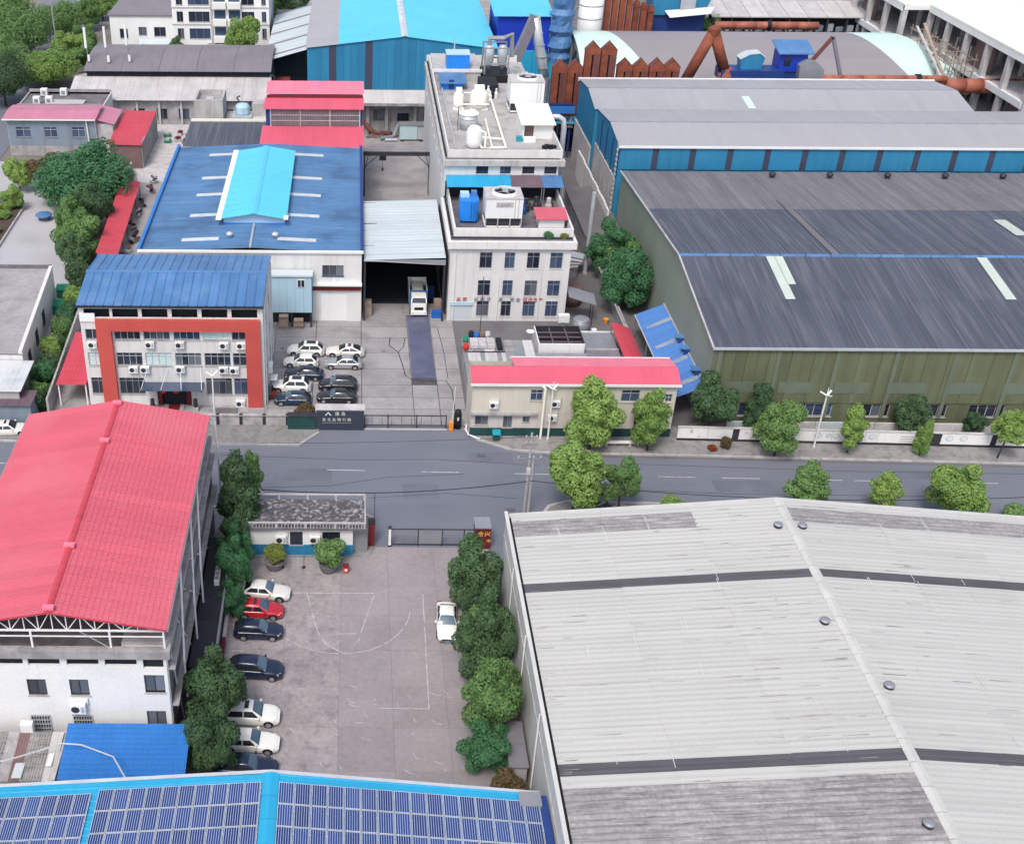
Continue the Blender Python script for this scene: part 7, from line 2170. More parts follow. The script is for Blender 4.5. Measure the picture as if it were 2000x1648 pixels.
MB().lathe(65.5, 205, [(1.3, 0), (1.3, 13.4), (1.0, 14.6)], 14).build('stack', 'pipe_rust', t)
t = thing('control_tower', (77, 206, 0), 'blue control cabin with pale blue roof behind the grey sheds', 'cabin')
MB().box(74.8, 205.2, 0, 79.2, 208.5, 14.0).build('base', 'navy_paint', t)
MB().box(74.6, 205.0, 14.0, 79.4, 208.6, 17.2).build('cabin', 'blue_dark', t)
MB().add([(74.0, 204.2, 17.4), (80.2, 204.2, 17.4), (80.2, 209, 18.6), (74.0, 209, 18.6), (74.0, 204.2, 17.2), (80.2, 204.2, 17.2), (80.2, 209, 18.4), (74.0, 209, 18.4)],
         ((0, 1, 2, 3), (7, 6, 5, 4), (0, 4, 5, 1), (1, 5, 6, 2), (2, 6, 7, 3), (3, 7, 4, 0))).build('roof', 'roof_blue_office', t)
MB().box(75.4, 204.95, 15.0, 76.6, 205.0, 16.6).build('window', 'glass_dark', t)
t = thing('grey_hood', (80, 205, 0), 'arched grey hood beside the blue control cabin', 'hood')
MB().exty([(78.0, 13.0), (82.4, 12.6), (82.2, 14.8), (80.8, 16.0), (79.0, 16.3), (77.8, 15.4)], 203.6, 206).build('hood', 'metal_grey', t)
MB().box(78.2, 204, 0, 82, 205.6, 12.8).build('base', 'dark_void', t)
t = thing('teal_hood', (69.8, 206, 0), 'curved teal hood on the navy platform', 'hood')
MB().exty([(68.0, 14.4), (71.6, 14.4), (72.0, 16.4), (71.0, 17.0), (69.2, 16.8), (67.8, 16.0)], 205, 207.2).build('hood', 'teal_cladding', t)
MB().exty([(67.7, 16.05), (69.2, 16.9), (71.0, 17.1), (72.1, 16.4), (72.1, 16.6), (71.0, 17.3), (69.1, 17.1), (67.6, 16.25)], 204.9, 207.3).build('lid', 'roof_palegrey', t)
MB().box(64.5, 204, 12.6, 75.5, 208, 14.4).build('platform', 'navy_paint', t)
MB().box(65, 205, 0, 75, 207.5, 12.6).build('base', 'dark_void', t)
t = thing('thin_bent_duct', (83.5, 206, 0), 'thin rusty duct bent like a narrow peak right of the control cabin', 'duct')
MB().beam((80.3, 206, 15.2), (83.4, 206, 19.8), 0.55).build('rising_arm', 'rust_dark', t)
MB().beam((83.4, 206, 19.9), (86.4, 206, 12.6), 0.55).build('falling_arm', 'steel_belt', t)
t = thing('rusty_pipeline', (100, 204, 0), 'long rusty gas pipe running behind the grey sheds', 'pipeline')
for k in range(6):
    MB().tube([(82 + k * 3.7, 204, 13.2), (85.6 + k * 3.7, 204, 13.2)], 0.62, 12).build('pipe_section', 'pipe_rust', t, True)
for k in range(9):
    MB().tube([(104 + k * 3.0, 203.5, 12.2), (106.9 + k * 3.0, 203.5, 12.15)], 1.25, 14).build('pipe_section', 'pipe_rust', t, True)
    MB().tube([(106.85 + k * 3.0, 203.5, 12.16), (107.05 + k * 3.0, 203.5, 12.15)], 1.34, 14).build('flange', 'rust', t)
MB().tube([(98.6, 204, 13.2), (99.4, 204, 13.2)], 0.85, 12).build('black_collar', 'black', t)
for x in (92, 104, 116, 128):
    MB().box(x - 0.2, 203.4, 0, x + 0.2, 204.4, 11.4).build('support', 'metal_grey', t)

ar = thing('arched_grey_hall', (77, 222, 0), 'arched grey roof hall with mint coloured ends', 'hall')
def arcp(a):
    return 212.5 + 21 * a, 10.4 + 6.2 * math.sin(math.pi * (0.08 + 0.62 * a)) - 1.5
segs = 8
for k in range(segs):
    (y0, z0), (y1, z1) = arcp(k / segs), arcp((k + 1) / segs)
    bl = lambda q: 55.5 - 6.5 * math.sin(math.pi * .5 * q / segs)
    br = lambda q: 102.5 - 7.0 * math.sin(math.pi * .5 * q / segs)
    be = lambda q: 112.5 - 8.5 * math.sin(math.pi * .5 * q / segs)
    c80 = lambda q: 79.0
    c42 = lambda q: 42.0
    for fa, fb, mm in ((c42, bl, 'roof_mint'), (bl, c80, 'roof_grey_far'), (c80, br, 'roof_grey_far'), (br, be, 'roof_mint')):
        p_ = [(fa(k), y0, z0), (fb(k) - .02, y0, z0), (fb(k + 1) - .02, y1, z1), (fa(k + 1), y1, z1)]
        MB().add(p_ + [(x, y, z - .15) for x, y, z in p_], ((0, 1, 2, 3), (7, 6, 5, 4), (0, 4, 5, 1), (1, 5, 6, 2), (2, 6, 7, 3), (3, 7, 4, 0))).build('roof_sheet', mm, ar)
mb = MB()
pp = [arcp(k / segs) for k in range(segs + 1)]
mb.add([(42.2, pp[0][0], 0)] + [(42.2, y, z - 0.1) for y, z in pp] + [(42.2, pp[-1][0], 0)], (tuple(range(len(pp) + 2)),))
mb.build('end_wall', 'green_side', ar)
for k in range(4):
    MB().box(42.05, 214.5 + k * 3.6, 5, 42.18, 216.9 + k * 3.6, 11.5 + k * 0.7).build('window', 'glass_dark', ar)
MB().box(42.2, 213, 0, 111, 213.2, 9.2).build('front_wall', 'dark_green_base', ar)
MB().box(111, 213, 0, 111.2, 232, 10).build('end_wall', 'green_side', ar)

t = thing('white_silo', (46.9, 238, 0), 'white banded silo between the rusty duct groups', 'silo')
MB().lathe(47.2, 238, [(2.4, 0), (2.4, 24)], 22).build('shell', 'clean_white', t, True)
for z in (12, 15.5, 18, 21):
    MB().lathe(47.2, 238, [(2.45, z), (2.45, z + 0.15)], 22).build('hoop', 'metal_grey', t)
for k in range(7):
    x = 50.9 + k * 1.45
    t = thing('rusty_duct', (x, 240, 0), ('first', 'second', 'third', 'fourth', 'fifth', 'sixth', 'seventh')[k] + ' of the far rusty ducts, counted right of the white silo', 'duct', 'far rusty ducts')
    zt_ = 22 if k < 4 else 18.5 - (k - 4) * 0.5
    MB().box(x - 0.55, 239.5, 4, x + 0.55, 240.6, zt_ - 1.2).build('leg', 'rust', t)
    MB().exty([(x - 0.65, zt_ - 1.2), (x + 0.65, zt_ - 1.2), (x + 0.3, zt_), (x - 0.3, zt_)], 239.4, 240.7).build('hood', 'rust', t)
t = thing('dark_rust_column', (42.6, 240, 0), 'dark rusty column left of the white silo', 'column')
MB().lathe(42.6, 240, [(1.2, 0), (1.2, 24)], 12).build('shaft', 'rust_dark', t)
MB().lathe(41.0, 241, [(0.6, 0), (0.6, 24)], 10).build('side_pipe', 'navy_paint', t)
t = thing('blue_hopper', (65, 242, 0), 'big blue hopper with grey chute plate at the top edge', 'hopper')
MB().exty([(60.5, 15.4), (70.5, 15.4), (73, 22), (59.5, 22)], 241, 248).build('bin', 'teal_cladding', t)
MB().box(60, 241.5, 0, 71, 248, 15.4).build('base', 'navy_paint', t)
MB().add([(63.5, 239.5, 15.2), (71.5, 239.5, 16.0), (72.5, 240.5, 17.2), (62.5, 240.5, 16.4)], ((0, 1, 2, 3),)).build('chute_plate', 'metal_light', t)
MB().box(65.5, 240.4, 16.4, 68.5, 240.6, 19.0).build('back_plate', 'metal_light', t)
t = thing('open_market_shed', (93, 252, 0), 'long open sided shed with flat pale roof at the top right', 'shed')
for k in range(9):
    MB().add([(74.5 + k * 4.0, 248, 13.6), (78.4 + k * 4.0, 248, 13.6), (78.4 + k * 4.0, 257, 15.0), (74.5 + k * 4.0, 257, 15.0), (74.5 + k * 4.0, 248, 13.4), (78.4 + k * 4.0, 248, 13.4), (78.4 + k * 4.0, 257, 14.8), (74.5 + k * 4.0, 257, 14.8)],
             ((0, 1, 2, 3), (7, 6, 5, 4), (0, 4, 5, 1), (1, 5, 6, 2), (2, 6, 7, 3), (3, 7, 4, 0))).build('roof_panel', 'roof_oldgrey', t)
for k in range(10):
    MB().box(74.6 + k * 4.0, 248.3, 0, 75.0 + k * 4.0, 248.7, 13.4).build('column', 'metal_dark', t)
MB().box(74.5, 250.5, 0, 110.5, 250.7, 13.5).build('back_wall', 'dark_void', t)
for k in range(16):
    MB().obox((76.5 + k * 2.1, 248.9, 10.5), (1.5, 0.6, 0.9 + 0.3 * (k % 3)), 25).build('stored_part', 'metal_light' if k % 2 else 'bluegrey_wall', t)
t = thing('rusty_pipeline', (85, 242, 0), 'orange rusty pipe under the open sided shed', 'pipeline')
for k in range(5):
    MB().tube([(73.5 + k * 4.2, 242, 13.2), (77.6 + k * 4.2, 242, 13.2)], 0.8, 12).build('pipe_section', 'pipe_rust', t, True)
MB().tube([(84, 242, 13.2), (84.8, 242, 13.2)], 1.0, 12).build('black_collar', 'black', t)
for x in (75, 85, 93):
    MB().box(x - 0.3, 241.7, 0, x + 0.3, 242.3, 12.4).build('support', 'metal_grey', t)

# unfinished concrete frame building
u = thing('unfinished_building', (125, 215, 0), 'unfinished white concrete frame building at the top right corner', 'building')
def frame_block(x0, x1, y0, y1, zs, step):
    n = max(1, round((y1 - y0) / step))
    for i in range(n + 1):
        y = y0 + (y1 - y0) * i / n
        MB().box(x0, y - 0.5, 0, x0 + 0.9, y + 0.5, zs[-1]).build('column', 'stone_light', u)
        MB().box(x0 + 7, y - 0.3, 0, x0 + 7.6, y + 0.3, zs[-1]).build('column', 'stone_light', u)
    for z in zs:
        MB().box(x0 - 0.15, y0, z - 1.1, x0 + 0.5, y1, z).build('edge_beam', 'clean_white', u)
        MB().box(x0 + 0.5, y0, z - 0.25, x1, y1, z - 0.05).build('floor_slab', 'stone_light', u)
    for i in range(n):
        for j in range(len(zs) - 1):
            if (i + j) % 3 == 0:
                ya, yb = y0 + (y1 - y0) * i / n + 0.4, y0 + (y1 - y0) * (i + 1) / n - 0.4
                MB().box(x0 + 2.0, ya, zs[j], x0 + 2.2, yb, zs[j + 1] - 0.8).build('brick_infill', 'brick_brown', u)
    MB().box(x0 + 9, y0 + 0.5, 0, x0 + 9.2, y1, zs[-1] - 0.4).build('inner_wall', 'dark_concrete', u)


frame_block(110.4, 150, 190, 229.5, (6.5, 13.3, 20.0), 7.9)
frame_block(105.4, 150, 230.2, 262, (6.5, 13.3, 20.0), 8)
MB().box(105.4, 229.6, 12.2, 111.2, 230.1, 13.3).build('edge_beam', 'clean_white', u)
MB().box(105.4, 229.6, 19.2, 111.2, 230.1, 20.0).build('edge_beam', 'clean_white', u)
for xa, ya, xb, yb in ((110.2, 189.6, 150, 229.6), (105.2, 229.8, 150, 262.3)):
    MB().box(xa, ya, 20.02, xb, yb, 20.3).build('roof_slab', 'cream', u)
sc_ = thing('scaffolding', (107.5, 215, 0), 'bamboo scaffolding and leaning planks before the unfinished building', 'scaffolding')
for i in range(9):
    y = 206 + i * 2.7
    for x in (107.0, 109.2):
        MB().tube([(x, y, 0), (x + rng.uniform(-.2, .2), y + rng.uniform(-.2, .2), 17 + rng.uniform(-1, 1))], 0.09, 5).build('upright', 'crate_wood', sc_)
for j in range(8):
    for x in (106.95, 109.15):
        MB().tube([(x, 205.5, 2 + j * 2.0), (x, 228.5, 2 + j * 2.0 + rng.uniform(-.3, .3))], 0.08, 5).build('ledger', 'crate_wood', sc_)
    for i in range(0, 9, 2):
        MB().tube([(106.6, 206 + i * 2.7, 2 + j * 2.0), (109.8, 206 + i * 2.7, 2 + j * 2.0)], 0.07, 5).build('putlog', 'crate_wood', sc_)
MB().beam((106.3, 222, 18.5), (106.6, 206, 9.5), 0.5, 0.25).build('plank', 'crate_wood', sc_)
MB().beam((106.0, 224, 17.5), (106.2, 207, 10.5), 0.4, 0.2).build('plank', 'stone_light', sc_)
t = thing('steel_rack', (108, 193, 0), 'grey rack of steel scraps right of the grey shed end', 'rack')
MB().box(101, 186, 0, 122, 199, 3.0).build('base', 'dark_concrete', t)
for k in range(16):
    MB().obox((101.5 + k * 1.2, 192 + (k % 3), 3.0), (0.3, 1.6, 1.2 + 0.9 * (k % 4)), 20 * (k % 5)).build('steel_piece', 'metal_grey' if k % 2 else 'metal_dark', t)

# ================================================================== TREES
import numpy as np


def crown_mesh(name, seed, blobs, n, s, up=0.35):
    """crown made of leaf sized folded faces scattered through the outer part of several lobes"""
    r = np.random.RandomState(seed)
    b = np.array(blobs, float)                     # cx cy cz rx ry rz
    wgt = (b[:, 3] * b[:, 4] + b[:, 4] * b[:, 5] + b[:, 3] * b[:, 5])
    idx = r.choice(len(b), n, p=wgt / wgt.sum())
    d = r.normal(size=(n, 3))
    d /= np.linalg.norm(d, axis=1)[:, None]
    # small secondary clumps on every lobe
    cl = r.normal(size=(len(b), 34, 3))
    cl /= np.linalg.norm(cl, axis=2)[:, :, None]
    near = np.einsum('ij,ikj->ik', d, cl[idx]).max(axis=1)
    rad = 0.62 + 0.46 * np.clip((near - 0.80) / 0.2, 0, 1) + r.normal(size=n) * 0.05
    inner = r.rand(n) < 0.12
    rad[inner] = r.uniform(0.35, 0.7, inner.sum())
    c = b[idx, :3] + d * b[idx, 3:] * rad[:, None]
    nrm = d + r.normal(size=(n, 3)) * 0.55 + np.array([0, 0, up])
    nrm /= np.linalg.norm(nrm, axis=1)[:, None]
    t = np.cross(nrm, r.normal(size=(n, 3)))
    t /= np.linalg.norm(t, axis=1)[:, None]
    u = np.cross(nrm, t)
    ss = s * r.uniform(0.6, 1.35, n)[:, None]
    # pointed folded leaf: tip, two sides lowered a little, base
    p0, p1 = c - t * ss, c + t * ss
    q0, q1 = c + u * ss * 0.62 - nrm * ss * 0.22, c - u * ss * 0.62 - nrm * ss * 0.22
    vs = np.stack([p0, q1, p1, q0], axis=1).reshape(-1, 3)
    me = bpy.data.meshes.new(name)
    me.vertices.add(4 * n)
    me.vertices.foreach_set('co', vs.ravel())
    fi = np.empty((n, 6), np.int32)
    k = np.arange(n) * 4
    fi[:, 0], fi[:, 1], fi[:, 2], fi[:, 3], fi[:, 4], fi[:, 5] = k, k + 1, k + 2, k, k + 2, k + 3
    me.loops.add(6 * n)
    me.loops.foreach_set('vertex_index', fi.ravel())
    me.polygons.add(2 * n)
    me.polygons.foreach_set('loop_start', np.arange(2 * n, dtype=np.int32) * 3)
    me.update(calc_edges=True)
    me.materials.append(MATS['leaf_mid'])
    return me


def lobes(seed, kind):
    r = random.Random(seed)
    out = []
    if kind == 'round':
        out.append((0, 0, -.05, .52, .52, .58))
        for k in range(14):
            a = k * 2.4
            z = r.uniform(-.55, .68)
            q = r.uniform(.40, .82) * math.sqrt(max(.1, 1 - z * z * 1.2))
            out.append((q * math.cos(a), q * math.sin(a), z, r.uniform(.24, .42), r.uniform(.24, .42), r.uniform(.22, .36)))
    elif kind == 'tall':
        for k in range(13):
            z = -.72 + 1.45 * k / 12
            q = (.60 if z < .1 else .62 * (1 - (z - .1) / 1.05)) * r.uniform(.55, 1)
            a = k * 2.4 + r.uniform(-.4, .4)
            rr = .46 if z < .2 else .46 - .2 * (z - .2)
            f_ = r.uniform(.7, 1.15)
            out.append((q * math.cos(a) * f_, q * math.sin(a) * f_, z, rr * r.uniform(.65, 1), rr * r.uniform(.65, 1), r.uniform(.2, .32)))
        out.append((0, 0, -.15, .55, .55, .7))
    elif kind == 'spread':
        for k in range(16):
            a = k * 2.4
            q = .15 + .62 * math.sqrt((k + .5) / 16)
            z = .45 - .75 * q * q + r.uniform(-.15, .15)
            out.append((q * math.cos(a), q * math.sin(a), z, r.uniform(.28, .42), r.uniform(.28, .42), r.uniform(.3, .42)))
        out.append((0, 0, -.1, .7, .7, .6))
    else:                                            # bush: low irregular dome
        for k in range(9):
            a = k * 2.4
            q = r.uniform(.2, .6)
            out.append((q * math.cos(a), q * math.sin(a), r.uniform(-.4, .35), r.uniform(.38, .5), r.uniform(.38, .5), r.uniform(.42, .6)))
    return out


CROWN = {}
for kind, n, s in (('round', 15000, .044), ('tall', 15000, .044), ('bush', 7000, .062)):
    CROWN[kind] = [crown_mesh('crown', 10 * k + len(kind), lobes(5 * k + len(kind), kind), n, s) for k in (1, 2, 3)]
CROWN['fine'] = [crown_mesh('crown', 77 + k, lobes(9 + k, 'round'), 20000, .036) for k in (0, 1)]
CROWN['big'] = [crown_mesh('crown', 91, lobes(23, 'round') + lobes(24, 'spread'), 30000, .032)]
TN = [0]


def tree(label, x, y, zt, zb, w, kind, m, name='tree', group=None, z0=0.0, depth=None, lean=0.0):
    TN[0] += 1
    k = TN[0]
    t = thing(name, (x, y, z0), label, 'tree' if 'tree' in name else 'shrub', group)
    r = random.Random(k * 7)
    zc, rz = (zt + zb) / 2, (zt - zb) / 2
    mb = MB()
    rt = max(0.05, min(0.28, w * 0.03))
    cx, cy = x + lean, y
    mb.tube([(x, y, z0 - 0.1), (x + lean * .3 + r.uniform(-.06, .06), y, z0 + (zc - z0) * .45), (cx, cy, zc), (cx + r.uniform(-.1, .1), cy, zc + rz * .5)], rt, 7, r1=rt * .35)
    for q in range(4):
        a = q * 1.7 + r.uniform(-.4, .4)
        zz = zb + (zc - zb) * r.uniform(.3, .9)
        l = w * .32
        mb.tube([(x + (cx - x) * .6, y, zz), (cx + l * .6 * math.cos(a), cy + l * .6 * math.sin(a), zz + rz * .35), (cx + l * math.cos(a), cy + l * math.sin(a), zz + rz * .7)], rt * .5, 5, r1=rt * .15)
    mb.build('trunk', 'trunk', t, True)
    ms = CROWN[kind]
    o = place('crown', ms[k % len(ms)], t, (cx, cy, zc), r.uniform(0, 360))
    dd = depth or w
    o.scale = (w / 2 * 1.05, dd / 2 * 1.05, rz * 1.06)
    o.material_slots[0].link = 'OBJECT'
    o.material_slots[0].material = MATS[m]
    return t


ST = 'trees along the street'
tree('tall bushy bright green tree before the beige building, left one', 26.0, 105.6, 9.1, 0.9, 6.4, 'tall', 'leaf_light', group=ST)
tree('slimmer bright green tree at the right end of the beige building', 32.3, 105.4, 8.0, 1.2, 4.4, 'tall', 'leaf_light', group=ST)
tree('wide green tree on the near kerb beside the utility pole', 22.4, 94.1, 8.0, 1.2, 6.0, 'round', 'leaf_light', group=ST)
tree('smaller round tree right of the utility pole tree', 27.1, 94.7, 6.0, 1.3, 4.0, 'round', 'leaf_mid', group=ST)
tree('dark round tree behind the painted wall by the beige building', 39.7, 109.0, 7.6, 0.9, 5.0, 'round', 'leaf_dark', group=ST)
tree('slender dark tree before the green wall', 45.0, 109.0, 6.7, 0.9, 3.6, 'tall', 'leaf_dark', group=ST)
tree('dense rounded green tree on the far pavement left of the street lamp', 45.9, 104.6, 7.1, 0.6, 5.2, 'fine', 'leaf_mid', group=ST)
tree('slim light green street tree right of the street lamp', 54.0, 105.3, 6.2, 1.4, 3.4, 'tall', 'leaf_light', group=ST)
tree('dark irregular tree behind the white painted wall', 62.0, 108.8, 5.0, 0.6, 4.2, 'round', 'leaf_dark', group=ST)
tree('narrow young tree on the far pavement with leaves down its stem', 61.6, 104.7, 4.8, 0.6, 2.2, 'tall', 'leaf_light', group=ST)
tree('small dark tree behind the wall near the right edge', 69.1, 108.8, 3.4, 0.5, 2.4, 'round', 'leaf_dark', group=ST)
tree('light green tree on a thin leaning stem at the right edge', 69.9, 104.4, 6.3, 2.0, 3.7, 'round', 'leaf_light', group=ST, lean=0.5)
tree('loose green tree behind the white roof ridge', 45.6, 94.4, 5.9, 1.0, 4.8, 'tall', 'leaf_mid', group=ST)
tree('small light green tree on the near kerb', 53.1, 94.2, 5.4, 0.9, 3.5, 'tall', 'leaf_light', group=ST)
tree('broad yellow green tree on the near kerb at right', 59.6, 93.3, 6.5, 0.8, 6.1, 'fine', 'leaf_light', group=ST)
tree('low green bush at the right edge of the near kerb', 66.2, 91.9, 2.6, 0.1, 4.2, 'bush', 'leaf_mid', name='bush')
tree('small bush peeping over the white roof edge', 32.4, 94.3, 1.9, 0.1, 2.4, 'bush', 'leaf_light', name='bush')
tree('low scrubby bush at the far right behind the white roof', 70.8, 91.2, 2.2, 0.1, 3.4, 'bush', 'leaf_dark', name='bush')
tree('rust coloured low plant on the pavement before the painted wall', 39.4, 105.6, 0.75, 0.1, 1.2, 'bush', 'leaf_rust', name='bush', z0=0.14)
tree('bare twiggy brown plant beside the rust coloured plant', 41.0, 106.0, 1.7, 0.1, 1.3, 'bush', 'leaf_brown', name='bush', z0=0.14)
AL = 'trees in the alley'
tree('large dark green feathery tree in the alley against the green wall', 36.5, 139.7, 8.6, 0.6, 7.6, 'fine', 'leaf_emerald', group=AL)
tree('dark green tree at the back of the alley', 36.2, 150.5, 8.4, 0.8, 6.6, 'fine', 'leaf_emerald', group=AL)
tree('third alley tree between the two larger ones', 37.2, 146.0, 7.4, 0.8, 4.6, 'round', 'leaf_mid', group=AL)
LY = 'trees round the lower yard'
tree('dark spiky tree left of the gatehouse', -10.6, 89.2, 10.2, 1.6, 5.0, 'tall', 'leaf_dark', group=LY)
tree('light topped shrub tree behind the gatehouse', -9.6, 92.8, 8.0, 2.0, 2.8, 'tall', 'leaf_mid', group=LY)
tree('dark clipped shrub nearest the gatehouse in the left hedge', -10.5, 83.9, 6.2, 0.3, 3.3, 'fine', 'leaf_emerald', name='shrub')
tree('dark clipped shrub in the left hedge behind the white car', -10.5, 81.0, 6.6, 0.3, 3.4, 'fine', 'leaf_emerald', name='shrub')
tree('dark clipped shrub in the left hedge behind the red car', -10.3, 78.2, 4.4, 0.2, 2.6, 'fine', 'leaf_emerald', name='shrub')
tree('big dark round tree behind the white cars', -10.4, 65.2, 8.0, 0.6, 5.0, 'fine', 'leaf_dark', group=LY)
tree('dark tree beside the blue canopy', -10.3, 60.7, 6.8, 0.6, 4.2, 'fine', 'leaf_dark', group=LY)
tree('leafy tree beside the dark red gate sign', 11.0, 80.4, 7.0, 0.4, 5.2, 'round', 'leaf_dark', group=LY)
tree('large dark tree over the white car by the warehouse wall', 11.0, 70.6, 9.8, 0.6, 4.8, 'fine', 'leaf_dark', group=LY)
tree('tall leafy tree by the warehouse wall near the grey shed', 10.8, 63.4, 8.4, 2.0, 4.8, 'round', 'leaf_mid', group=LY)
tree('dense ivy green shrub at the foot of the tree by the grey shed', 10.6, 61.6, 4.6, 0.1, 4.4, 'fine', 'leaf_emerald', name='shrub')
tree('green shrub filling the gap along the warehouse wall', 11.4, 74.8, 5.0, 0.2, 3.2, 'bush', 'leaf_mid', name='shrub')
tree('brownish bush in the near corner by the solar roof', 12.0, 58.0, 3.3, 0.1, 3.3, 'bush', 'leaf_brown', name='bush')
for x, y, w, zt, m, lb in ((-7.05, 85.2, 2.3, 2.7, 'leaf_yellow', 'clipped yellow green shrub in the left round pot by the gatehouse'), (-1.95, 84.9, 3.0, 3.6, 'leaf_mid', 'fuller green shrub in the right round pot by the gatehouse')):
    t = tree(lb, x, y, zt, 0.85, w, 'bush', m, name='potted_shrub', z0=0.5)
    MB().lathe(x, y, [(0.7, 0.05), (0.85, 0.5), (0.95, 0.9), (0.85, 0.92), (0.8, 0.8), (0.02, 0.82)], 18).build('pot', 'dark_concrete', t)
for x, y, zt, w, m, lb in ((11.6, 77.4, 5.2, 3.4, 'leaf_dark', 'shrub between the gate tree and the white car by the warehouse wall'), (11.6, 66.6, 6.4, 3.8, 'leaf_mid', 'shrub filling the row between the two larger warehouse wall trees'),
                           (-11.0, 62.9, 5.6, 3.4, 'leaf_dark', 'dark shrub joining the two round trees behind the white cars'), (-10.9, 67.6, 4.6, 3.0, 'leaf_dark', 'low dark shrub behind the navy estate car'), (-10.8, 86.4, 5.4, 3.2, 'leaf_dark', 'dark shrub between the hedge and the tree left of the gatehouse')):
    tree(lb, x, y, zt, .1, w, 'round', m, name='shrub')
LT = 'trees of the left courtyard'
tree('big spreading dark green tree in front of the mauve roofed house', -42.7, 176.5, 9.6, -1.5, 14.6, 'big', 'leaf_emerald', group=LT)
tree('light green tree at the far left of the courtyard', -54.8, 182, 5.6, 0.4, 4.9, 'round', 'leaf_light', group=LT)
tree('bright green bush below the far left tree', -53.6, 173, 4.2, 0.2, 4.0, 'round', 'leaf_light', group=LT)
tree('reddish brown sapling between the courtyard trees', -50.0, 181, 7.0, 1.0, 5.0, 'round', 'leaf_brown', group=LT)
tree('dark tree beside the red strip roof, farthest of the row', -38.9, 163.5, 8.6, 0.8, 6.4, 'round', 'leaf_dark', group=LT)
tree('mid green tree beside the red strip roof, second of the row', -41.5, 160.5, 7.2, 0.6, 5.4, 'round', 'leaf_mid', group=LT)
tree('broad dark tree beside the red strip roof, third of the row', -39.2, 155.5, 7.0, 0.5, 6.6, 'round', 'leaf_mid', group=LT)
tree('dark tree at the near end of the red strip roof', -39.0, 150.0, 6.0, 0.5, 5.2, 'round', 'leaf_dark', group=LT)
tree('small tree over the green rubbish containers', -37.9, 145.5, 4.8, 0.5, 3.6, 'bush', 'leaf_dark', name='shrub')
ordn = ('first', 'second', 'third', 'fourth', 'fifth', 'sixth', 'seventh', 'eighth', 'ninth', 'tenth', 'eleventh', 'twelfth', 'thirteenth', 'fourteenth', 'fifteenth', 'sixteenth')
for k in range(11):
    y = 113.0 + k * 2.85
    tree(f'{ordn[k]} shrub from the road in the hedge along the boundary wall', -35.9 - (y - 112) * .042 + rng.uniform(-.3, .3), y, rng.uniform(2.2, 3.9), 0.05, rng.uniform(2.3, 3.3), 'bush', ('leaf_dark', 'leaf_mid', 'leaf_emerald', 'leaf_dark', 'leaf_light')[k % 5], name='hedge_shrub', group='hedge along the boundary wall')
for k in range(5):
    tree(f'{ordn[k]} low shrub from the near end of the courtyard planter bed', -56.0 + (k % 2) * 1.6, 160 + k * 3.0, 1.8, 0.4, 3.0, 'bush', 'leaf_light' if k % 2 else 'leaf_yellow', name='bed_shrub', group='planter bed shrubs', z0=0.45)
tree('low shrub in the curved planter', -54.8, 154, 1.9, 0.5, 3.4, 'bush', 'leaf_dark', name='shrub', z0=0.45)
tree('dry shrub at the courtyard edge behind the flat roof', -46.5, 144.5, 2.3, 0.1, 4.6, 'bush', 'leaf_brown', name='shrub')
tree('olive shrub at the left edge behind the flat roof', -54.0, 146.0, 3.2, 0.1, 3.6, 'bush', 'leaf_dark', name='shrub')
FL = 'far trees at the top left'
far = [(-73, 262, 12, 1, 12, 'leaf_mid', 'large'), (-82, 278, 13, 1, 13, 'leaf_mid', 'second large'), (-68, 276, 10, 1, 10, 'leaf_mid', 'rounded'), (-63.5, 240.5, 8.0, .5, 12.5, 'leaf_light', 'pale spreading'), (-74, 246, 9, .5, 11, 'leaf_mid', 'tall'),
       (-62.0, 257, 7.8, .8, 8.4, 'leaf_light', 'bright'), (-56.5, 251, 7.5, .8, 7.5, 'leaf_mid', 'dark leaved'), (-64.5, 289, 8.2, .6, 7.2, 'leaf_mid', 'street side'), (-69, 228, 10.5, 1, 10, 'leaf_dark', 'shaded'), (-74, 214, 8.5, .6, 9, 'leaf_dark', 'lowest'),
       (-63, 300, 9, .6, 8, 'leaf_light', 'highest'), (-84, 255, 11, 1, 11, 'leaf_mid', 'outermost'), (-61, 270, 6.5, .5, 6, 'leaf_mid', 'small')]
for x, y, zt, zb, w, m, lb in far:
    tree(f'{lb} green tree of the far wood at the top left corner', x, y, zt, zb, w, 'big' if w > 9 else 'fine', m, group=FL)
tree('round light green tree before the white flats', -23.4, 252.0, 12.6, 1.5, 8.6, 'fine', 'leaf_light', group='trees by the white flats')
tree('narrow dark conifer before the white flats', -38.6, 258.5, 6.5, 0.3, 4.0, 'tall', 'leaf_dark', group='trees by the white flats')
tree('small dark conifer beside the shop front of the flats', -46.0, 256.5, 5.0, 0.3, 3.0, 'tall', 'leaf_dark', group='trees by the white flats')
tree('dark tree group right of the white flats at the top edge', -14.5, 282, 12, 1, 9, 'fine', 'leaf_dark', group='trees by the white flats')
tree('dark tree at the top edge between flats and pale shed', -19, 292, 13, 1, 10, 'fine', 'leaf_mid', group='trees by the white flats')
tree('grey green tree among the blue hoppers', 74, 250, 14.5, 6, 6, 'fine', 'leaf_mid', group='trees in the steelworks')
tree('climbing plant on the terrace parapet, darker one', 24.9, 136.7, 12.6, 11.3, 1.4, 'bush', 'leaf_emerald', name='parapet_plant', z0=11.3)
tree('round yellowish plant on the terrace parapet', 26.9, 136.7, 12.3, 11.4, 1.1, 'bush', 'leaf_yellow', name='parapet_plant', z0=11.35)
tree('scrubby bush behind the dark green sign plinth', -5.2, 110.9, 2.4, 0.1, 2.8, 'bush', 'leaf_brown', name='bush')

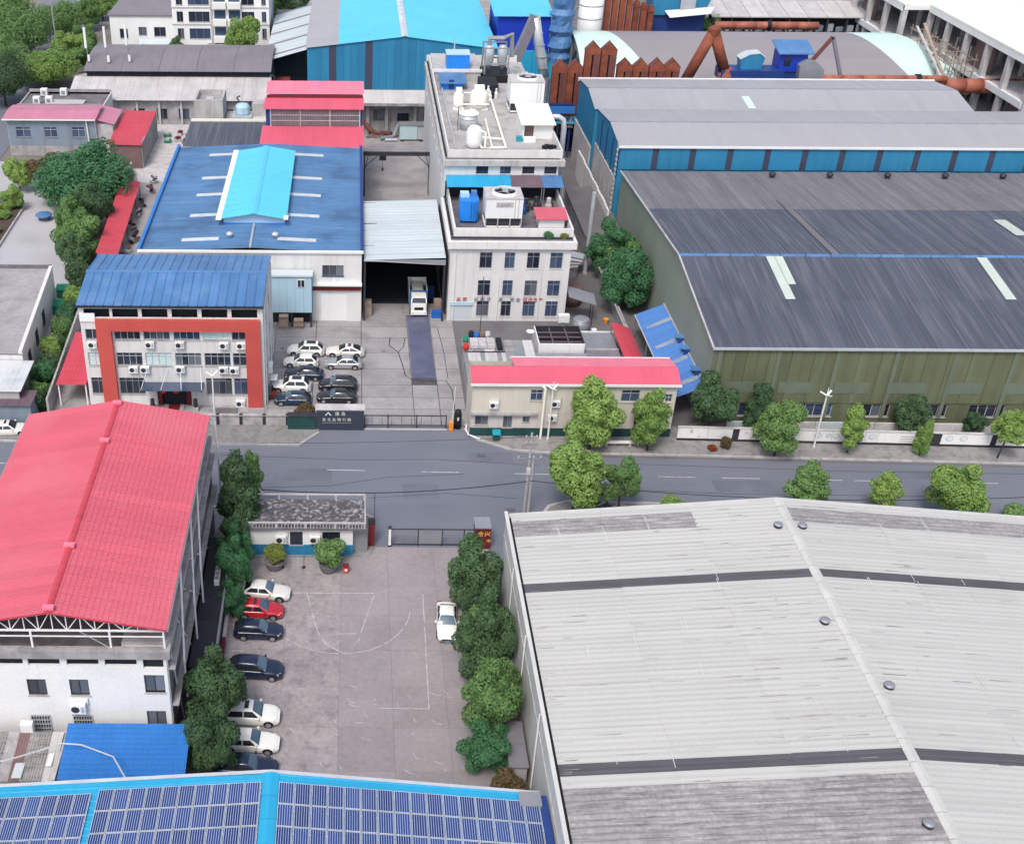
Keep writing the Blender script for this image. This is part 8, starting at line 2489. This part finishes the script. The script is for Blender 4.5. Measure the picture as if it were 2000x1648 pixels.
# ================================================================== VEHICLES
def loft(mb, rings, m=0, cap=True):
    o = len(mb.v)
    n = len(rings[0])
    for r in rings:
        mb.v += [tuple(p) for p in r]
    for i in range(len(rings) - 1):
        for j in range(n - 1):
            mb.f.append((o + i * n + j, o + i * n + j + 1, o + (i + 1) * n + j + 1, o + (i + 1) * n + j))
            mb.m.append(m)
    if cap:
        for i in (0, len(rings) - 1):
            mb.f.append(tuple(o + i * n + j for j in range(n)))
            mb.m.append(m)


SPEC = {   # length, half width, roof z, then cabin stations (base front, roof front, roof rear, base rear), belt z, hood z, boot z
    'sedan': (4.7, 0.90, 1.46, 0.85, 0.15, -1.15, -1.85, 0.93, 0.86, 0.98),
    'suv': (4.65, 0.93, 1.66, 0.98, 0.20, -1.50, -2.12, 1.04, 0.97, 1.05),
    'hatch': (4.3, 0.88, 1.49, 0.85, 0.10, -1.35, -1.95, 0.95, 0.86, 0.97),
    'coupe': (4.8, 0.92, 1.42, 0.80, -0.05, -0.95, -2.05, 0.93, 0.84, 1.02)}
ARCH = None


def car(label, kind, paint, x, y, rz, sunroof=None, shield='windshield_glass'):
    L, hw, zr, cf, rf, rr, cb, zbelt, zh, ztr = SPEC[kind]
    t = thing('parked_car', (0, 0, 0), label, 'car', 'parked cars')
    WL[t.name] = (0, 0, 0)
    h = L / 2
    st = [(h, .62, .55, .30), (h - .10, .82, .66, .24), (h - .45, .95, zh - .10, .22), (h - .9, 1.0, zh - .02, .22), (cf, 1.0, zh + .02, .22), (cf - .35, 1.0, zbelt, .22), (0, 1.0, zbelt, .22), (cb + .3, 1.0, zbelt + .01, .22),
          (cb, .99, ztr, .22), (-h + .35, .96, ztr - .02, .24), (-h + .08, .86, ztr - .14, .28), (-h, .74, .62, .36)]
    rings = []
    for sx, k, zt, zs in st:
        w = hw * k
        zm = zs + (zt - zs) * .55
        half = [(w * .0, zt + .025), (w * .55, zt + .015), (w * .86, zt - .02), (w * .965, zt - .10), (w, zm), (w * .985, zs + .14), (w * .93, zs)]
        rings.append([(sx, -yy, zz) for yy, zz in reversed(half)] + [(sx, yy, zz) for yy, zz in half[1:]])
    mb = MB()
    loft(mb, rings)
    mb.build('body', paint, t, True)
    yb, yt = hw * .90, hw * .66
    mid = lambda a, b, f: a + (b - a) * f
    cr = []
    for sx, yy, zz in ((cf, yb, zbelt - .03), (mid(cf, rf, .55), mid(yb, yt, .5), mid(zbelt, zr, .60)), (rf, yt, zr - .05), (rf - .25, yt, zr - .005), (mid(rf, rr, .5), yt, zr), (rr + .2, yt * .98, zr - .02), (rr, yt * .96, zr - .06),
                       (mid(rr, cb, .5), mid(yb, yt, .45) * .97, mid(zbelt, zr, .52)), (cb, yb * .95, zbelt - .03)):
        f = (zz - zbelt) / (zr - zbelt)
        base = mid(yb, yb * .99, 1)
        cr.append([(sx, -base, zbelt - .05), (sx, -mid(base, yy, .96), zz - .06 * f), (sx, -yy * .8, zz), (sx, 0, zz + .03 * f), (sx, yy * .8, zz), (sx, mid(base, yy, .96), zz - .06 * f), (sx, base, zbelt - .05)])
    mb = MB()
    loft(mb, cr)
    mb.build('cabin', paint, t, True)

    def pane(nm, pts, m, off):
        a, b, c = V(pts[0]), V(pts[1]), V(pts[2])
        n_ = (b - a).cross(c - a).normalized()
        if n_.dot(V(off)) < 0:
            n_ = -n_
        MB().add([V(p) + n_ * .02 for p in pts], (tuple(range(len(pts))),)).build(nm, m, t)
    def skin(nm, r0, r1, c0, c1, m, off, ys=1.0, e0=0.0, e1=0.0):
        # glass that follows the cabin surface between given rings and columns
        rows = [[V((x_, y_ * ys, z_)) for x_, y_, z_ in cr[i][c0:c1 + 1]] for i in range(r0, r1 + 1)]
        rows[0] = [p.lerp(q, e0) for p, q in zip(rows[0], rows[1])]
        rows[-1] = [p.lerp(q, e1) for p, q in zip(rows[-1], rows[-2])]
        mb = MB()
        loft(mb, [[p + V(off) for p in r_] for r_ in rows], 0, False)
        return mb.build(nm, m, t, True)
    skin('windshield', 0, 2, 1, 5, shield, (.014, 0, .02), .93, .08, .06)
    skin('rear_window', 6, 8, 1, 5, 'car_glass', (-.014, 0, .02), .90, .05, .14)
    bx = mid(cf, cb, .48)
    for s_ in (-1, 1):
        yl, yh = s_ * (yb + .004), s_ * (mid(yb, yt, .94) + .012)
        zt = zr - .17
        pane('side_window', [(cf - .28, yl, zbelt + .02), (bx + .05, yl, zbelt + .02), (bx + .05, yh, zt), (rf + .02, yh, zt)], 'car_glass', (0, s_, 0))
        pane('side_window', [(bx - .05, yl, zbelt + .02), (cb + .30, yl, zbelt + .04), (rr - .02, yh, zt - .02), (bx - .05, yh, zt)], 'car_glass', (0, s_, 0))
        MB().box(cf - .35, s_ * (hw + .10) - .08, zbelt, cf - .18, s_ * (hw + .10) + .08, zbelt + .13).build('mirror', paint, t)
        MB().add([(h - .05, s_ * hw * .52, .62), (h - .34, s_ * hw * .93, .66), (h - .44, s_ * hw * .935, zh - .16), (h - .16, s_ * hw * .56, .72)], ((0, 1, 2, 3),)).build('headlight', 'lamp_clear', t)
        MB().add([(-h + .01, s_ * hw * .46, .74), (-h + .12, s_ * hw * .87, .74), (-h + .10, s_ * hw * .86, .90), (-h + .03, s_ * hw * .46, .88)], ((0, 1, 2, 3),)).build('tail_light', 'lamp_red', t)
        for wx in (h - .85, -h + .92):
            mb = MB()
            n = 16
            y0, y1 = s_ * (hw - .20), s_ * (hw + .015)
            ring = lambda yy, r_: [(wx + r_ * math.cos(2 * math.pi * q / n), yy, .33 + r_ * math.sin(2 * math.pi * q / n)) for q in range(n)]
            vs = ring(y0, .34) + ring(y1 - s_ * .03, .34) + ring(y1, .31)
            mb.add(vs, [(q, (q + 1) % n, n + (q + 1) % n, n + q) for q in range(n)] + [(n + q, n + (q + 1) % n, 2 * n + (q + 1) % n, 2 * n + q) for q in range(n)] + [tuple(range(2 * n, 3 * n))])
            wh = mb.build('wheel', 'tyre', t)
            mb = MB()
            mb.add(ring(y1 + s_ * .006, .22) + [(wx, y1 + s_ * .012, .33)], [(q, (q + 1) % n, n) for q in range(n)])
            mb.build('rim', 'rim', wh)
            mb = MB()
            arc_ = [(wx + .43 * math.cos(math.pi * q / 10), s_ * (hw + .004), .33 + .43 * math.sin(math.pi * q / 10)) for q in range(11)]
            mb.add(arc_, (tuple(range(11)),))
            mb.build('wheel_arch', 'black', t)
    if sunroof:
        skin('sunroof', 3, 5 if sunroof == 'big' else 4, 2, 4, 'car_glass', (0, 0, .016), .86, .1, .1 if sunroof == 'big' else .35)
    MB().box(h - .02, -hw * .4, .36, h + .015, hw * .4, .56).build('grille', 'black', t)
    MB().box(h + .012, -.22, .36, h + .024, .22, .47).build('number_plate', 'roof_royal', t)
    t.location = (x, y, 0.06 if -12 < x < 14 else 0.01)
    t.rotation_euler = (0, 0, RAD(rz))
    return t


car('white car with black sunroof, back row of the office car park', 'suv', 'car_white', -5.6, 126.8, 178, 'big', 'car_glass')
car('white fastback with black glass roof, back row right', 'coupe', 'car_pearl', -0.7, 126.6, 177, 'big', 'car_glass')
car('plain white car below the one with the black sunroof', 'hatch', 'car_white', -6.1, 123.9, 178, None, 'car_glass')
car('silver sedan in the office car park', 'sedan', 'car_silver', -0.9, 123.6, 178, None, 'car_glass')
car('black saloon with pale window trim, left column', 'sedan', 'car_navy', -5.6, 120.9, 176, None, 'car_glass')
car('white car with grey sunroof above the dark saloon nearest the sign', 'suv', 'car_white', -7.0, 118.0, 178, 'big', 'car_glass')
car('black estate car in the right column of the office car park', 'suv', 'car_black', -1.5, 118.3, 178)
car('dark blue saloon nearest the sign, left column', 'hatch', 'car_blue', -6.7, 115.0, 178)
car('dark saloon directly behind the sign wall', 'sedan', 'car_black', -1.6, 115.6, 178)
car('pearl white sedan at the top of the lower car row', 'sedan', 'car_pearl', -7.7, 81.2, -6, None)
car('bright red car in the lower car row', 'hatch', 'car_red', -8.0, 78.7, -3, 'small')
car('dark blue hatchback below the red car', 'hatch', 'car_navy', -7.9, 76.0, -2, None)
car('navy estate car in the middle of the lower row', 'suv', 'car_navy', -7.8, 71.3, -4, None)
car('white car with small dark sunroof half under the tree', 'suv', 'car_white', -7.8, 66.2, -2, 'small')
car('white saloon below the one with the small sunroof', 'sedan', 'car_white', -7.7, 63.4, -3, None)
car('dark blue saloon at the bottom of the lower row', 'sedan', 'car_navy', -7.7, 60.9, -3, None)
car('white car parked alone under the trees by the warehouse wall', 'sedan', 'car_white', 8.6, 77.3, -93, None)
car('white car at the left edge on the street side', 'sedan', 'car_pearl', -37.9, 108.3, 4, 'small', 'car_glass')
car('black car at the left edge beside the purple shed', 'sedan', 'car_black', -40.6, 111.6, 10, None)
car('black car half hidden under the trees on the near kerb', 'hatch', 'car_black', 25.3, 93.6, 120, None)

# open lorry at the mouth of the passage
t = thing('lorry', (8.9, 141, 0), 'white and blue open lorry loaded with pale cartons at the passage mouth', 'lorry')
MB().prism([(7.85, 137.2), (8.0, 137.0), (9.8, 137.0), (9.95, 137.2), (9.95, 138.9), (7.85, 138.9)], 0.55, 2.1).build('cab', 'car_white', t)
MB().box(7.82, 137.9, 0.5, 7.9, 139.0, 2.6).build('door', 'truck_blue', t)
MB().box(9.9, 137.9, 0.5, 9.98, 139.0, 2.6).build('door', 'truck_blue', t)
mb = MB()
mb.add([(7.87, 137.05, 2.1), (9.93, 137.05, 2.1), (9.85, 137.45, 2.75), (7.95, 137.45, 2.75), (7.87, 138.9, 2.1), (9.93, 138.9, 2.1), (9.85, 138.9, 2.8), (7.95, 138.9, 2.8)],
       ((3, 2, 6, 7), (0, 4, 7, 3), (1, 5, 6, 2), (4, 5, 6, 7), (0, 1, 2, 3)))
mb.build('roof', 'car_white', t)
MB().quad((7.98, 137.03, 2.12), (9.82, 137.03, 2.12), (9.75, 137.40, 2.68), (8.05, 137.40, 2.68)).build('windshield', 'car_glass', t)
MB().box(7.85, 136.9, 0.45, 9.95, 137.02, 0.95).build('bumper', 'car_white', t)
MB().box(8.3, 136.97, 1.1, 9.5, 137.0, 1.5).build('grille', 'black', t)
for x in (7.95, 9.6):
    MB().box(x, 136.88, 0.62, x + 0.25, 136.9, 0.85).build('headlight', 'lamp_clear', t)
MB().box(8.2, 139.0, 0.5, 9.6, 143.9, 0.95).build('chassis', 'truck_blue', t)
MB().box(7.7, 139.1, 0.95, 10.1, 144.0, 1.15).build('bed_floor', 'truck_blue', t)
MB().box(7.7, 139.1, 1.15, 10.1, 139.2, 2.9).build('headboard', 'truck_blue', t)
MB().box(7.7, 143.9, 1.15, 10.1, 144.0, 2.6).build('tailboard', 'car_white', t)
for x in (7.68, 10.02):
    MB().box(x, 139.2, 1.15, x + 0.1, 143.9, 2.6).build('side_board', 'car_white', t)
    MB().box(x - 0.02, 139.2, 2.6, x + 0.12, 143.9, 2.7).build('top_rail', 'car_white', t)
for k in range(3):
    MB().box(8.1 + 0.1 * k, 139.7 + k * 1.4, 1.16, 9.7 - 0.1 * k, 140.9 + k * 1.4, 2.2 + 0.15 * (k % 2)).build('carton', 'cream', t)
for y in (138.1, 142.0, 143.2):
    for x in (7.75, 9.75):
        MB().tube([(x, y, 0.5), (x + 0.3, y, 0.5)], 0.48, 14).build('wheel', 'tyre', t)
t = thing('electric_tricycle', (-8.9, 116.8, 0), 'small red and white delivery tricycle against the office side wall', 'tricycle')
MB().box(-9.3, 115.5, 0.4, -8.6, 116.5, 0.85).build('cargo_tray', 'dark_red', t)
MB().box(-9.4, 117.0, 1.9, -8.6, 118.3, 2.0).build('canopy', 'clean_white', t)
MB().box(-9.3, 116.9, 0.4, -8.7, 117.8, 0.8).build('seat', 'black', t)
for x, y in ((-9.4, 115.8), (-8.5, 115.8), (-8.95, 118.1)):
    MB().tube([(x - 0.06, y, 0.3), (x + 0.06, y, 0.3)], 0.28, 12).build('wheel', 'tyre', t)
for x in (-9.35, -8.65):
    MB().tube([(x, 118.2, 0.4), (x, 118.2, 1.9)], 0.03, 5).build('post', 'metal_grey', t)

# ================================================================== STREET FURNITURE AND SMALL THINGS
# painted roadside wall
mw = thing('painted_wall', (60, 106.8, 0.14), 'low white roadside wall with faded blue drawings and writing', 'wall')
wy = lambda x: 107.55 - (x - 36) * 0.031


def wall_piece(nm, x0, x1, z0, z1, d0, d1, m, par=None):
    return MB().prism([(x0, wy(x0) + d0), (x1, wy(x1) + d0), (x1, wy(x1) + d1), (x0, wy(x0) + d1)], z0, z1).build(nm, m, par or mw)


xs = [36, 39.3, 42.0, 42.7, 45.6, 49.2, 52.8, 56.4, 57.8, 63.6, 64.6, 70.0, 70.6, 76, 82, 88, 94, 100]
for a, b in zip(xs, xs[1:]):
    pier = b - a < 1.1
    wall_piece('pier' if pier else 'wall_panel', a + 0.02, b - 0.02, 0.14, 1.75 if not pier else 1.6, 0, 0.25, 'metal_dark' if pier else 'clean_white')
wall_piece('base_strip', 36, 100, 0.14, 0.42, -0.03, 0.0, 'metal_dark')
wall_piece('coping', 36, 100, 1.76, 1.84, -0.05, 0.3, 'stone_light')


def ring_mark(x, z, r, m='letter_blue', w=0.06):
    mb = MB()
    n = 16
    for q in range(n):
        a0, a1 = 2 * math.pi * q / n, 2 * math.pi * (q + 1) / n
        p = lambda a, rr: (x + rr * math.cos(a), wy(x) - 0.012, z + rr * .8 * math.sin(a))
        mb.quad(p(a0, r), p(a1, r), p(a1, r - w), p(a0, r - w))
    mb.build('drawing', m, mw)


for x, r in ((51.3, .42), (52.4, .3), (53.2, .36), (57.2, .42), (64.3 + 1.2, .42), (67.0, .42)):
    ring_mark(x, 1.15, r)
    MB().beam((x - r * .4, wy(x) - .012, 1.05), (x + r * .4, wy(x) - .012, 1.25), .05, .01).build('drawing', 'letter_blue', mw)
lettering(mw, '爱护环境', (37.3, wy(37) - .02, 1.15), .45, 'letter_grey', depth=.004)
lettering(mw, '人人有责', (38.2, wy(38) - .02, .6), .4, 'letter_blue', depth=.004)
lettering(mw, '人与自然', (43.2, wy(43) - .02, 1.1), .5, 'letter_grey', depth=.004)
lettering(mw, '人和谐', (44.0, wy(44) - .02, .55), .45, 'letter_grey', depth=.004)
for k in range(5):
    x = 40.4 + k * .25
    MB().beam((x, wy(x) - .012, .7), (x + .9, wy(x) - .012, 1.5 - .1 * k), .04, .01).build('drawing', 'letter_blue', mw)
for k in range(3):
    wall_piece('faded_notice_line', 60.2, 63.0, .62 + .3 * k, .68 + .3 * k, -.012, -.004, 'letter_grey')
# inner low walls behind it
iw = thing('inner_yard_wall', (60, 109.6, 0), 'long low pale wall between the painted wall and the green warehouse', 'wall')
for k in range(18):
    x = 42 + k * 3.3
    MB().box(x, 109.7 - k * .03, 0.1, x + 3.24, 109.95 - k * .03, 1.2).build('wall_panel', 'stone_light' if k % 3 else 'roof_palegrey', iw)
t = thing('covered_stack', (48.9, 109.4, 0), 'beige covered stack behind the rounded tree', 'covered stack')
MB().box(47.9, 109.0, 0.1, 49.9, 110.6, 2.1).build('stack', 'pale_pink_wall', t)
MB().box(47.8, 108.9, 2.1, 50.0, 110.7, 2.5).build('cover', 'stone_light', t)

# far gate: sign wall, plinth, fence, sliding gate, boom
sg = thing('company_sign_wall', (-1.2, 109.5, 0), 'dark slate company sign wall with pale characters at the factory gate', 'sign')
MB().box(-3.8, 109.3, 0, 1.5, 110.3, 2.6).build('block', 'sign_dark', sg)
MB().box(-3.9, 109.25, 2.6, 1.6, 110.5, 2.72).build('cap', 'stone_light', sg)
MB().add([(-2.85, 109.28, 1.92), (-2.7, 109.28, 1.92), (-2.47, 109.28, 2.24), (-2.24, 109.28, 1.92), (-2.1, 109.28, 1.92), (-2.47, 109.28, 2.42)], ((0, 1, 2, 5), (2, 3, 4, 5))).build('logo', 'letter_white', sg)
lettering(sg, '润', (-1.75, 109.28, 1.97), .5, 'letter_white', depth=.01)
lettering(sg, '岛', (-1.05, 109.28, 1.97), .5, 'letter_white', depth=.01)
for k, ch in enumerate('自立生物科技'):
    lettering(sg, ch, (-3.15 + k * .56, 109.28, 1.25), .42, 'letter_green' if k == 4 else 'letter_white', depth=.01)
for k in range(18):
    MB().box(-3.15 + k * .18, 109.27, .93, -3.03 + k * .18, 109.3, 1.03).build('small_letter', 'letter_grey', sg)
t = thing('green_plinth', (-5.4, 109.6, 0), 'low dark green block left of the company sign', 'plinth')
MB().box(-7.0, 109.2, 0, -3.85, 110.0, 1.8).build('block', 'dark_green_base', t)
MB().box(-7.05, 109.15, 1.8, -3.85, 110.05, 1.88).build('cap', 'metal_dark', t)
fw = thing('forecourt_wall', (-11.5, 110.2, 0), 'old plastered low wall with dark posts before the office', 'wall')
for k in range(6):
    x = -22.5 + k * 2.6
    MB().box(x, 110.1, 0.1, x + 2.25, 110.3, 1.3).build('wall_panel', 'plaster_wall_old', fw)
    MB().box(x + 2.25, 110.05, 0.1, x + 2.6, 110.35, 1.5).build('post', 'metal_dark', fw)
MB().box(-22.6, 110.0, 1.32, -7.0, 110.4, 1.42).build('coping', 'plaster_wall_old', fw)
t = thing('office_forecourt', (-16, 112, 0), 'raised grey terrace in front of the office', 'terrace')
MB().box(-26, 110.6, 0, -9.9, 114.2, 0.12).build('slab', 'old_concrete', t)
MB().box(-15.6, 112.3, .12, -12.9, 113.6, .2).build('step', 'dark_concrete', t)
sl2 = thing('sliding_gate', (6.2, 109.8, 0), 'low black rail sliding gate across the factory entrance', 'gate')
for x in (1.6, 4.2, 7.4, 10.7):
    MB().box(x - .06, 109.75, .05, x + .06, 109.87, 1.75).build('gate_post', 'metal_dark', sl2)
for z in (.35, 1.6):
    MB().box(1.6, 109.77, z, 10.7, 109.85, z + .1).build('rail', 'metal_dark', sl2)
for k in range(8):
    MB().box(2.4 + k * 1.1, 109.79, .4, 2.44 + k * 1.1, 109.83, 1.6).build('bar', 'metal_dark', sl2)
MB().box(1.5, 109.4, .003, 10.8, 109.75, .03).build('track', 'kerb', sl2)
bm = thing('boom_barrier', (11.3, 109.4, 0), 'orange boom barrier with raised white arm at the factory gate', 'barrier')
MB().box(11.0, 109.2, .05, 11.45, 109.6, 1.15).build('housing', 'orange_paint', bm)
MB().beam((11.3, 109.4, 1.0), (11.45, 109.42, 5.6), .12, .06).build('arm', 'clean_white', bm)
t = thing('gate_motor_cabinet', (11.9, 110.0, 0), 'rounded black gate motor cabinet beside the boom barrier', 'cabinet')
MB().lathe(12.0, 110.0, [(.42, .05), (.45, 1.0), (.42, 1.9), (.3, 2.3), (.05, 2.45)], 14).build('housing', 'black', t, True)
MB().box(11.9, 109.55, 1.2, 12.1, 109.58, 1.6).build('display', 'lamp_clear', t)
t = thing('kerb_pipe', (13.2, 107.7, 0), 'bent white pipe rail at the kerb before the beige building', 'rail')
MB().tube([(12.9, 109.3, .9), (12.9, 109.1, .25), (13.1, 108.3, .2), (14.2, 107.4, .2)], .09, 6).build('pipe', 'clean_white', t)
MB().lathe(14.2, 107.4, [(.12, .14), (.12, .3)], 8).build('cap', 'clean_white', t)

# bin shelter strip and bar across near tree
t = thing('white_bench', (29.2, 106.3, .14), 'long white bench slab between the two trees before the beige building', 'bench')
MB().box(27.6, 106.1, .55, 31.0, 106.5, .7).build('seat', 'clean_white', t)
for x in (28, 30.6):
    MB().box(x - .1, 106.15, .14, x + .1, 106.45, .55).build('leg', 'stone_light', t)


def lamp(label, x, y, h, z0=.14):
    t = thing('street_lamp', (x, y, z0), label, 'street lamp', 'white street lamps')
    MB().tube([(x, y, z0), (x, y, h - .6)], .11, 8, r1=.07).build('pole', 'clean_white', t)
    MB().lathe(x, y, [(.2, z0), (.2, z0 + .25)], 8).build('base', 'metal_light', t)
    for a, l in ((40, .75), (160, .75), (280, .75)):
        dx, dy = l * math.cos(RAD(a)), l * math.sin(RAD(a))
        MB().beam((x, y, h - .7), (x + dx, y + dy, h - .35), .22, .07).build('lamp_arm', 'clean_white', t)
    MB().lathe(x, y, [(.07, h - .6), (.05, h), (.02, h + .3)], 6).build('finial', 'clean_white', t)


lamp('white street lamp on the far pavement before the green wall', 50.6, 106.0, 7.6)
lamp('white lamp post in front of the office right side', -15.4, 111.6, 6.3)
lamp('white lamp post against the beige building', 21.75, 107.3, 7.4)

up = thing('utility_pole', (17.6, 93.6, .14), 'grey double utility pole with crossarms by the near gate road', 'utility pole')
for dx, h in ((-.18, 9.9), (.22, 7.2)):
    MB().tube([(17.6 + dx, 93.6, 0), (17.6 + dx, 93.6, h)], .16, 8, r1=.1).build('shaft', 'pole_concrete', up)
for z, l in ((9.4, .55), (8.7, .5), (7.0, 1.2)):
    MB().beam((17.4 - l, 93.5, z), (17.4 + l, 93.5, z), .09).build('crossarm', 'metal_grey', up)
    for s_ in (-1, 0, 1):
        MB().lathe(17.4 + s_ * l * .9, 93.5, [(.07, z + .05), (.1, z + .15), (.05, z + .3)], 6).build('insulator', 'insulator', up)
MB().box(17.2, 93.3, 5.2, 17.6, 93.5, 5.9).build('switch_box', 'stone_light', up)
MB().beam((17.4, 93.5, 6.2), (16.5, 93.5, 7.1), .06).build('brace', 'metal_grey', up)


def wire(label, a, b, sag, r=.035):
    a, b = V(a), V(b)
    pts = []
    for k in range(17):
        f = k / 16
        p = a.lerp(b, f)
        p.z -= sag * 4 * f * (1 - f)
        pts.append(p)
    tag(MB().tube(pts, r, 5).build('overhead_wire', 'wire'), label, 'wire', 'overhead wires')


wire('thick dark cable crossing above the road from the utility pole to the gatehouse', (17.4, 93.5, 4.3), (-12.5, 92.5, 4.2), 1.1, .05)
wire('thin dark cable running right from the utility pole above the near kerb', (17.6, 93.5, 4.4), (75, 92.5, 4.2), 1.6, .04)
wire('thin cable high above the road from pole top to the left', (17.3, 93.5, 9.5), (-60, 96, 9.0), 1.5, .02)
for k in range(5):
    wire(('lowest', 'second lowest', 'middle', 'second highest', 'highest')[k] + ' of the power lines over the far left street', (-62 - k * .8, 180, 8 + k * .7), (-66 - k * .8, 262, 10 + k * .7), 1.2, .04)
t = thing('utility_pole', (-66, 262, 0), 'concrete power pole among the far left trees', 'utility pole')
MB().tube([(-66, 262, 0), (-66, 262, 14)], .2, 8, r1=.12).build('shaft', 'pole_concrete', t)
for z in (12, 13.2):
    MB().beam((-67.2, 262, z), (-64.8, 262, z), .12).build('crossarm', 'metal_grey', t)
t = thing('street_lamp', (-66.5, 284, 0), 'twin arm lamp post on the far left street', 'street lamp')
MB().tube([(-66.5, 284, 0), (-66.5, 284, 10)], .14, 6).build('pole', 'metal_light', t)
for s_ in (-1, 1):
    for z in (8.2, 10):
        MB().beam((-66.5, 284, z - .4), (-66.5 + s_ * 1.9, 284, z), .12).build('lamp_arm', 'metal_light', t)
# pipe elbow from the cream hut, roof plant details
t = thing('roof_duct', (29.5, 163, 17), 'fat grey elbow duct leaving the cream roofed hut', 'duct')
MB().tube([(28.2, 164, 18.6), (29.6, 164, 18.6), (30.3, 163.9, 18.2), (30.5, 163.9, 17.0), (30.5, 163.9, 8)], .4, 10).build('pipe', 'metal_light', t, True)
MB().lathe(30.5, 163.9, [(.5, 9), (.5, 9.3)], 10).build('flange', 'metal_grey', t)
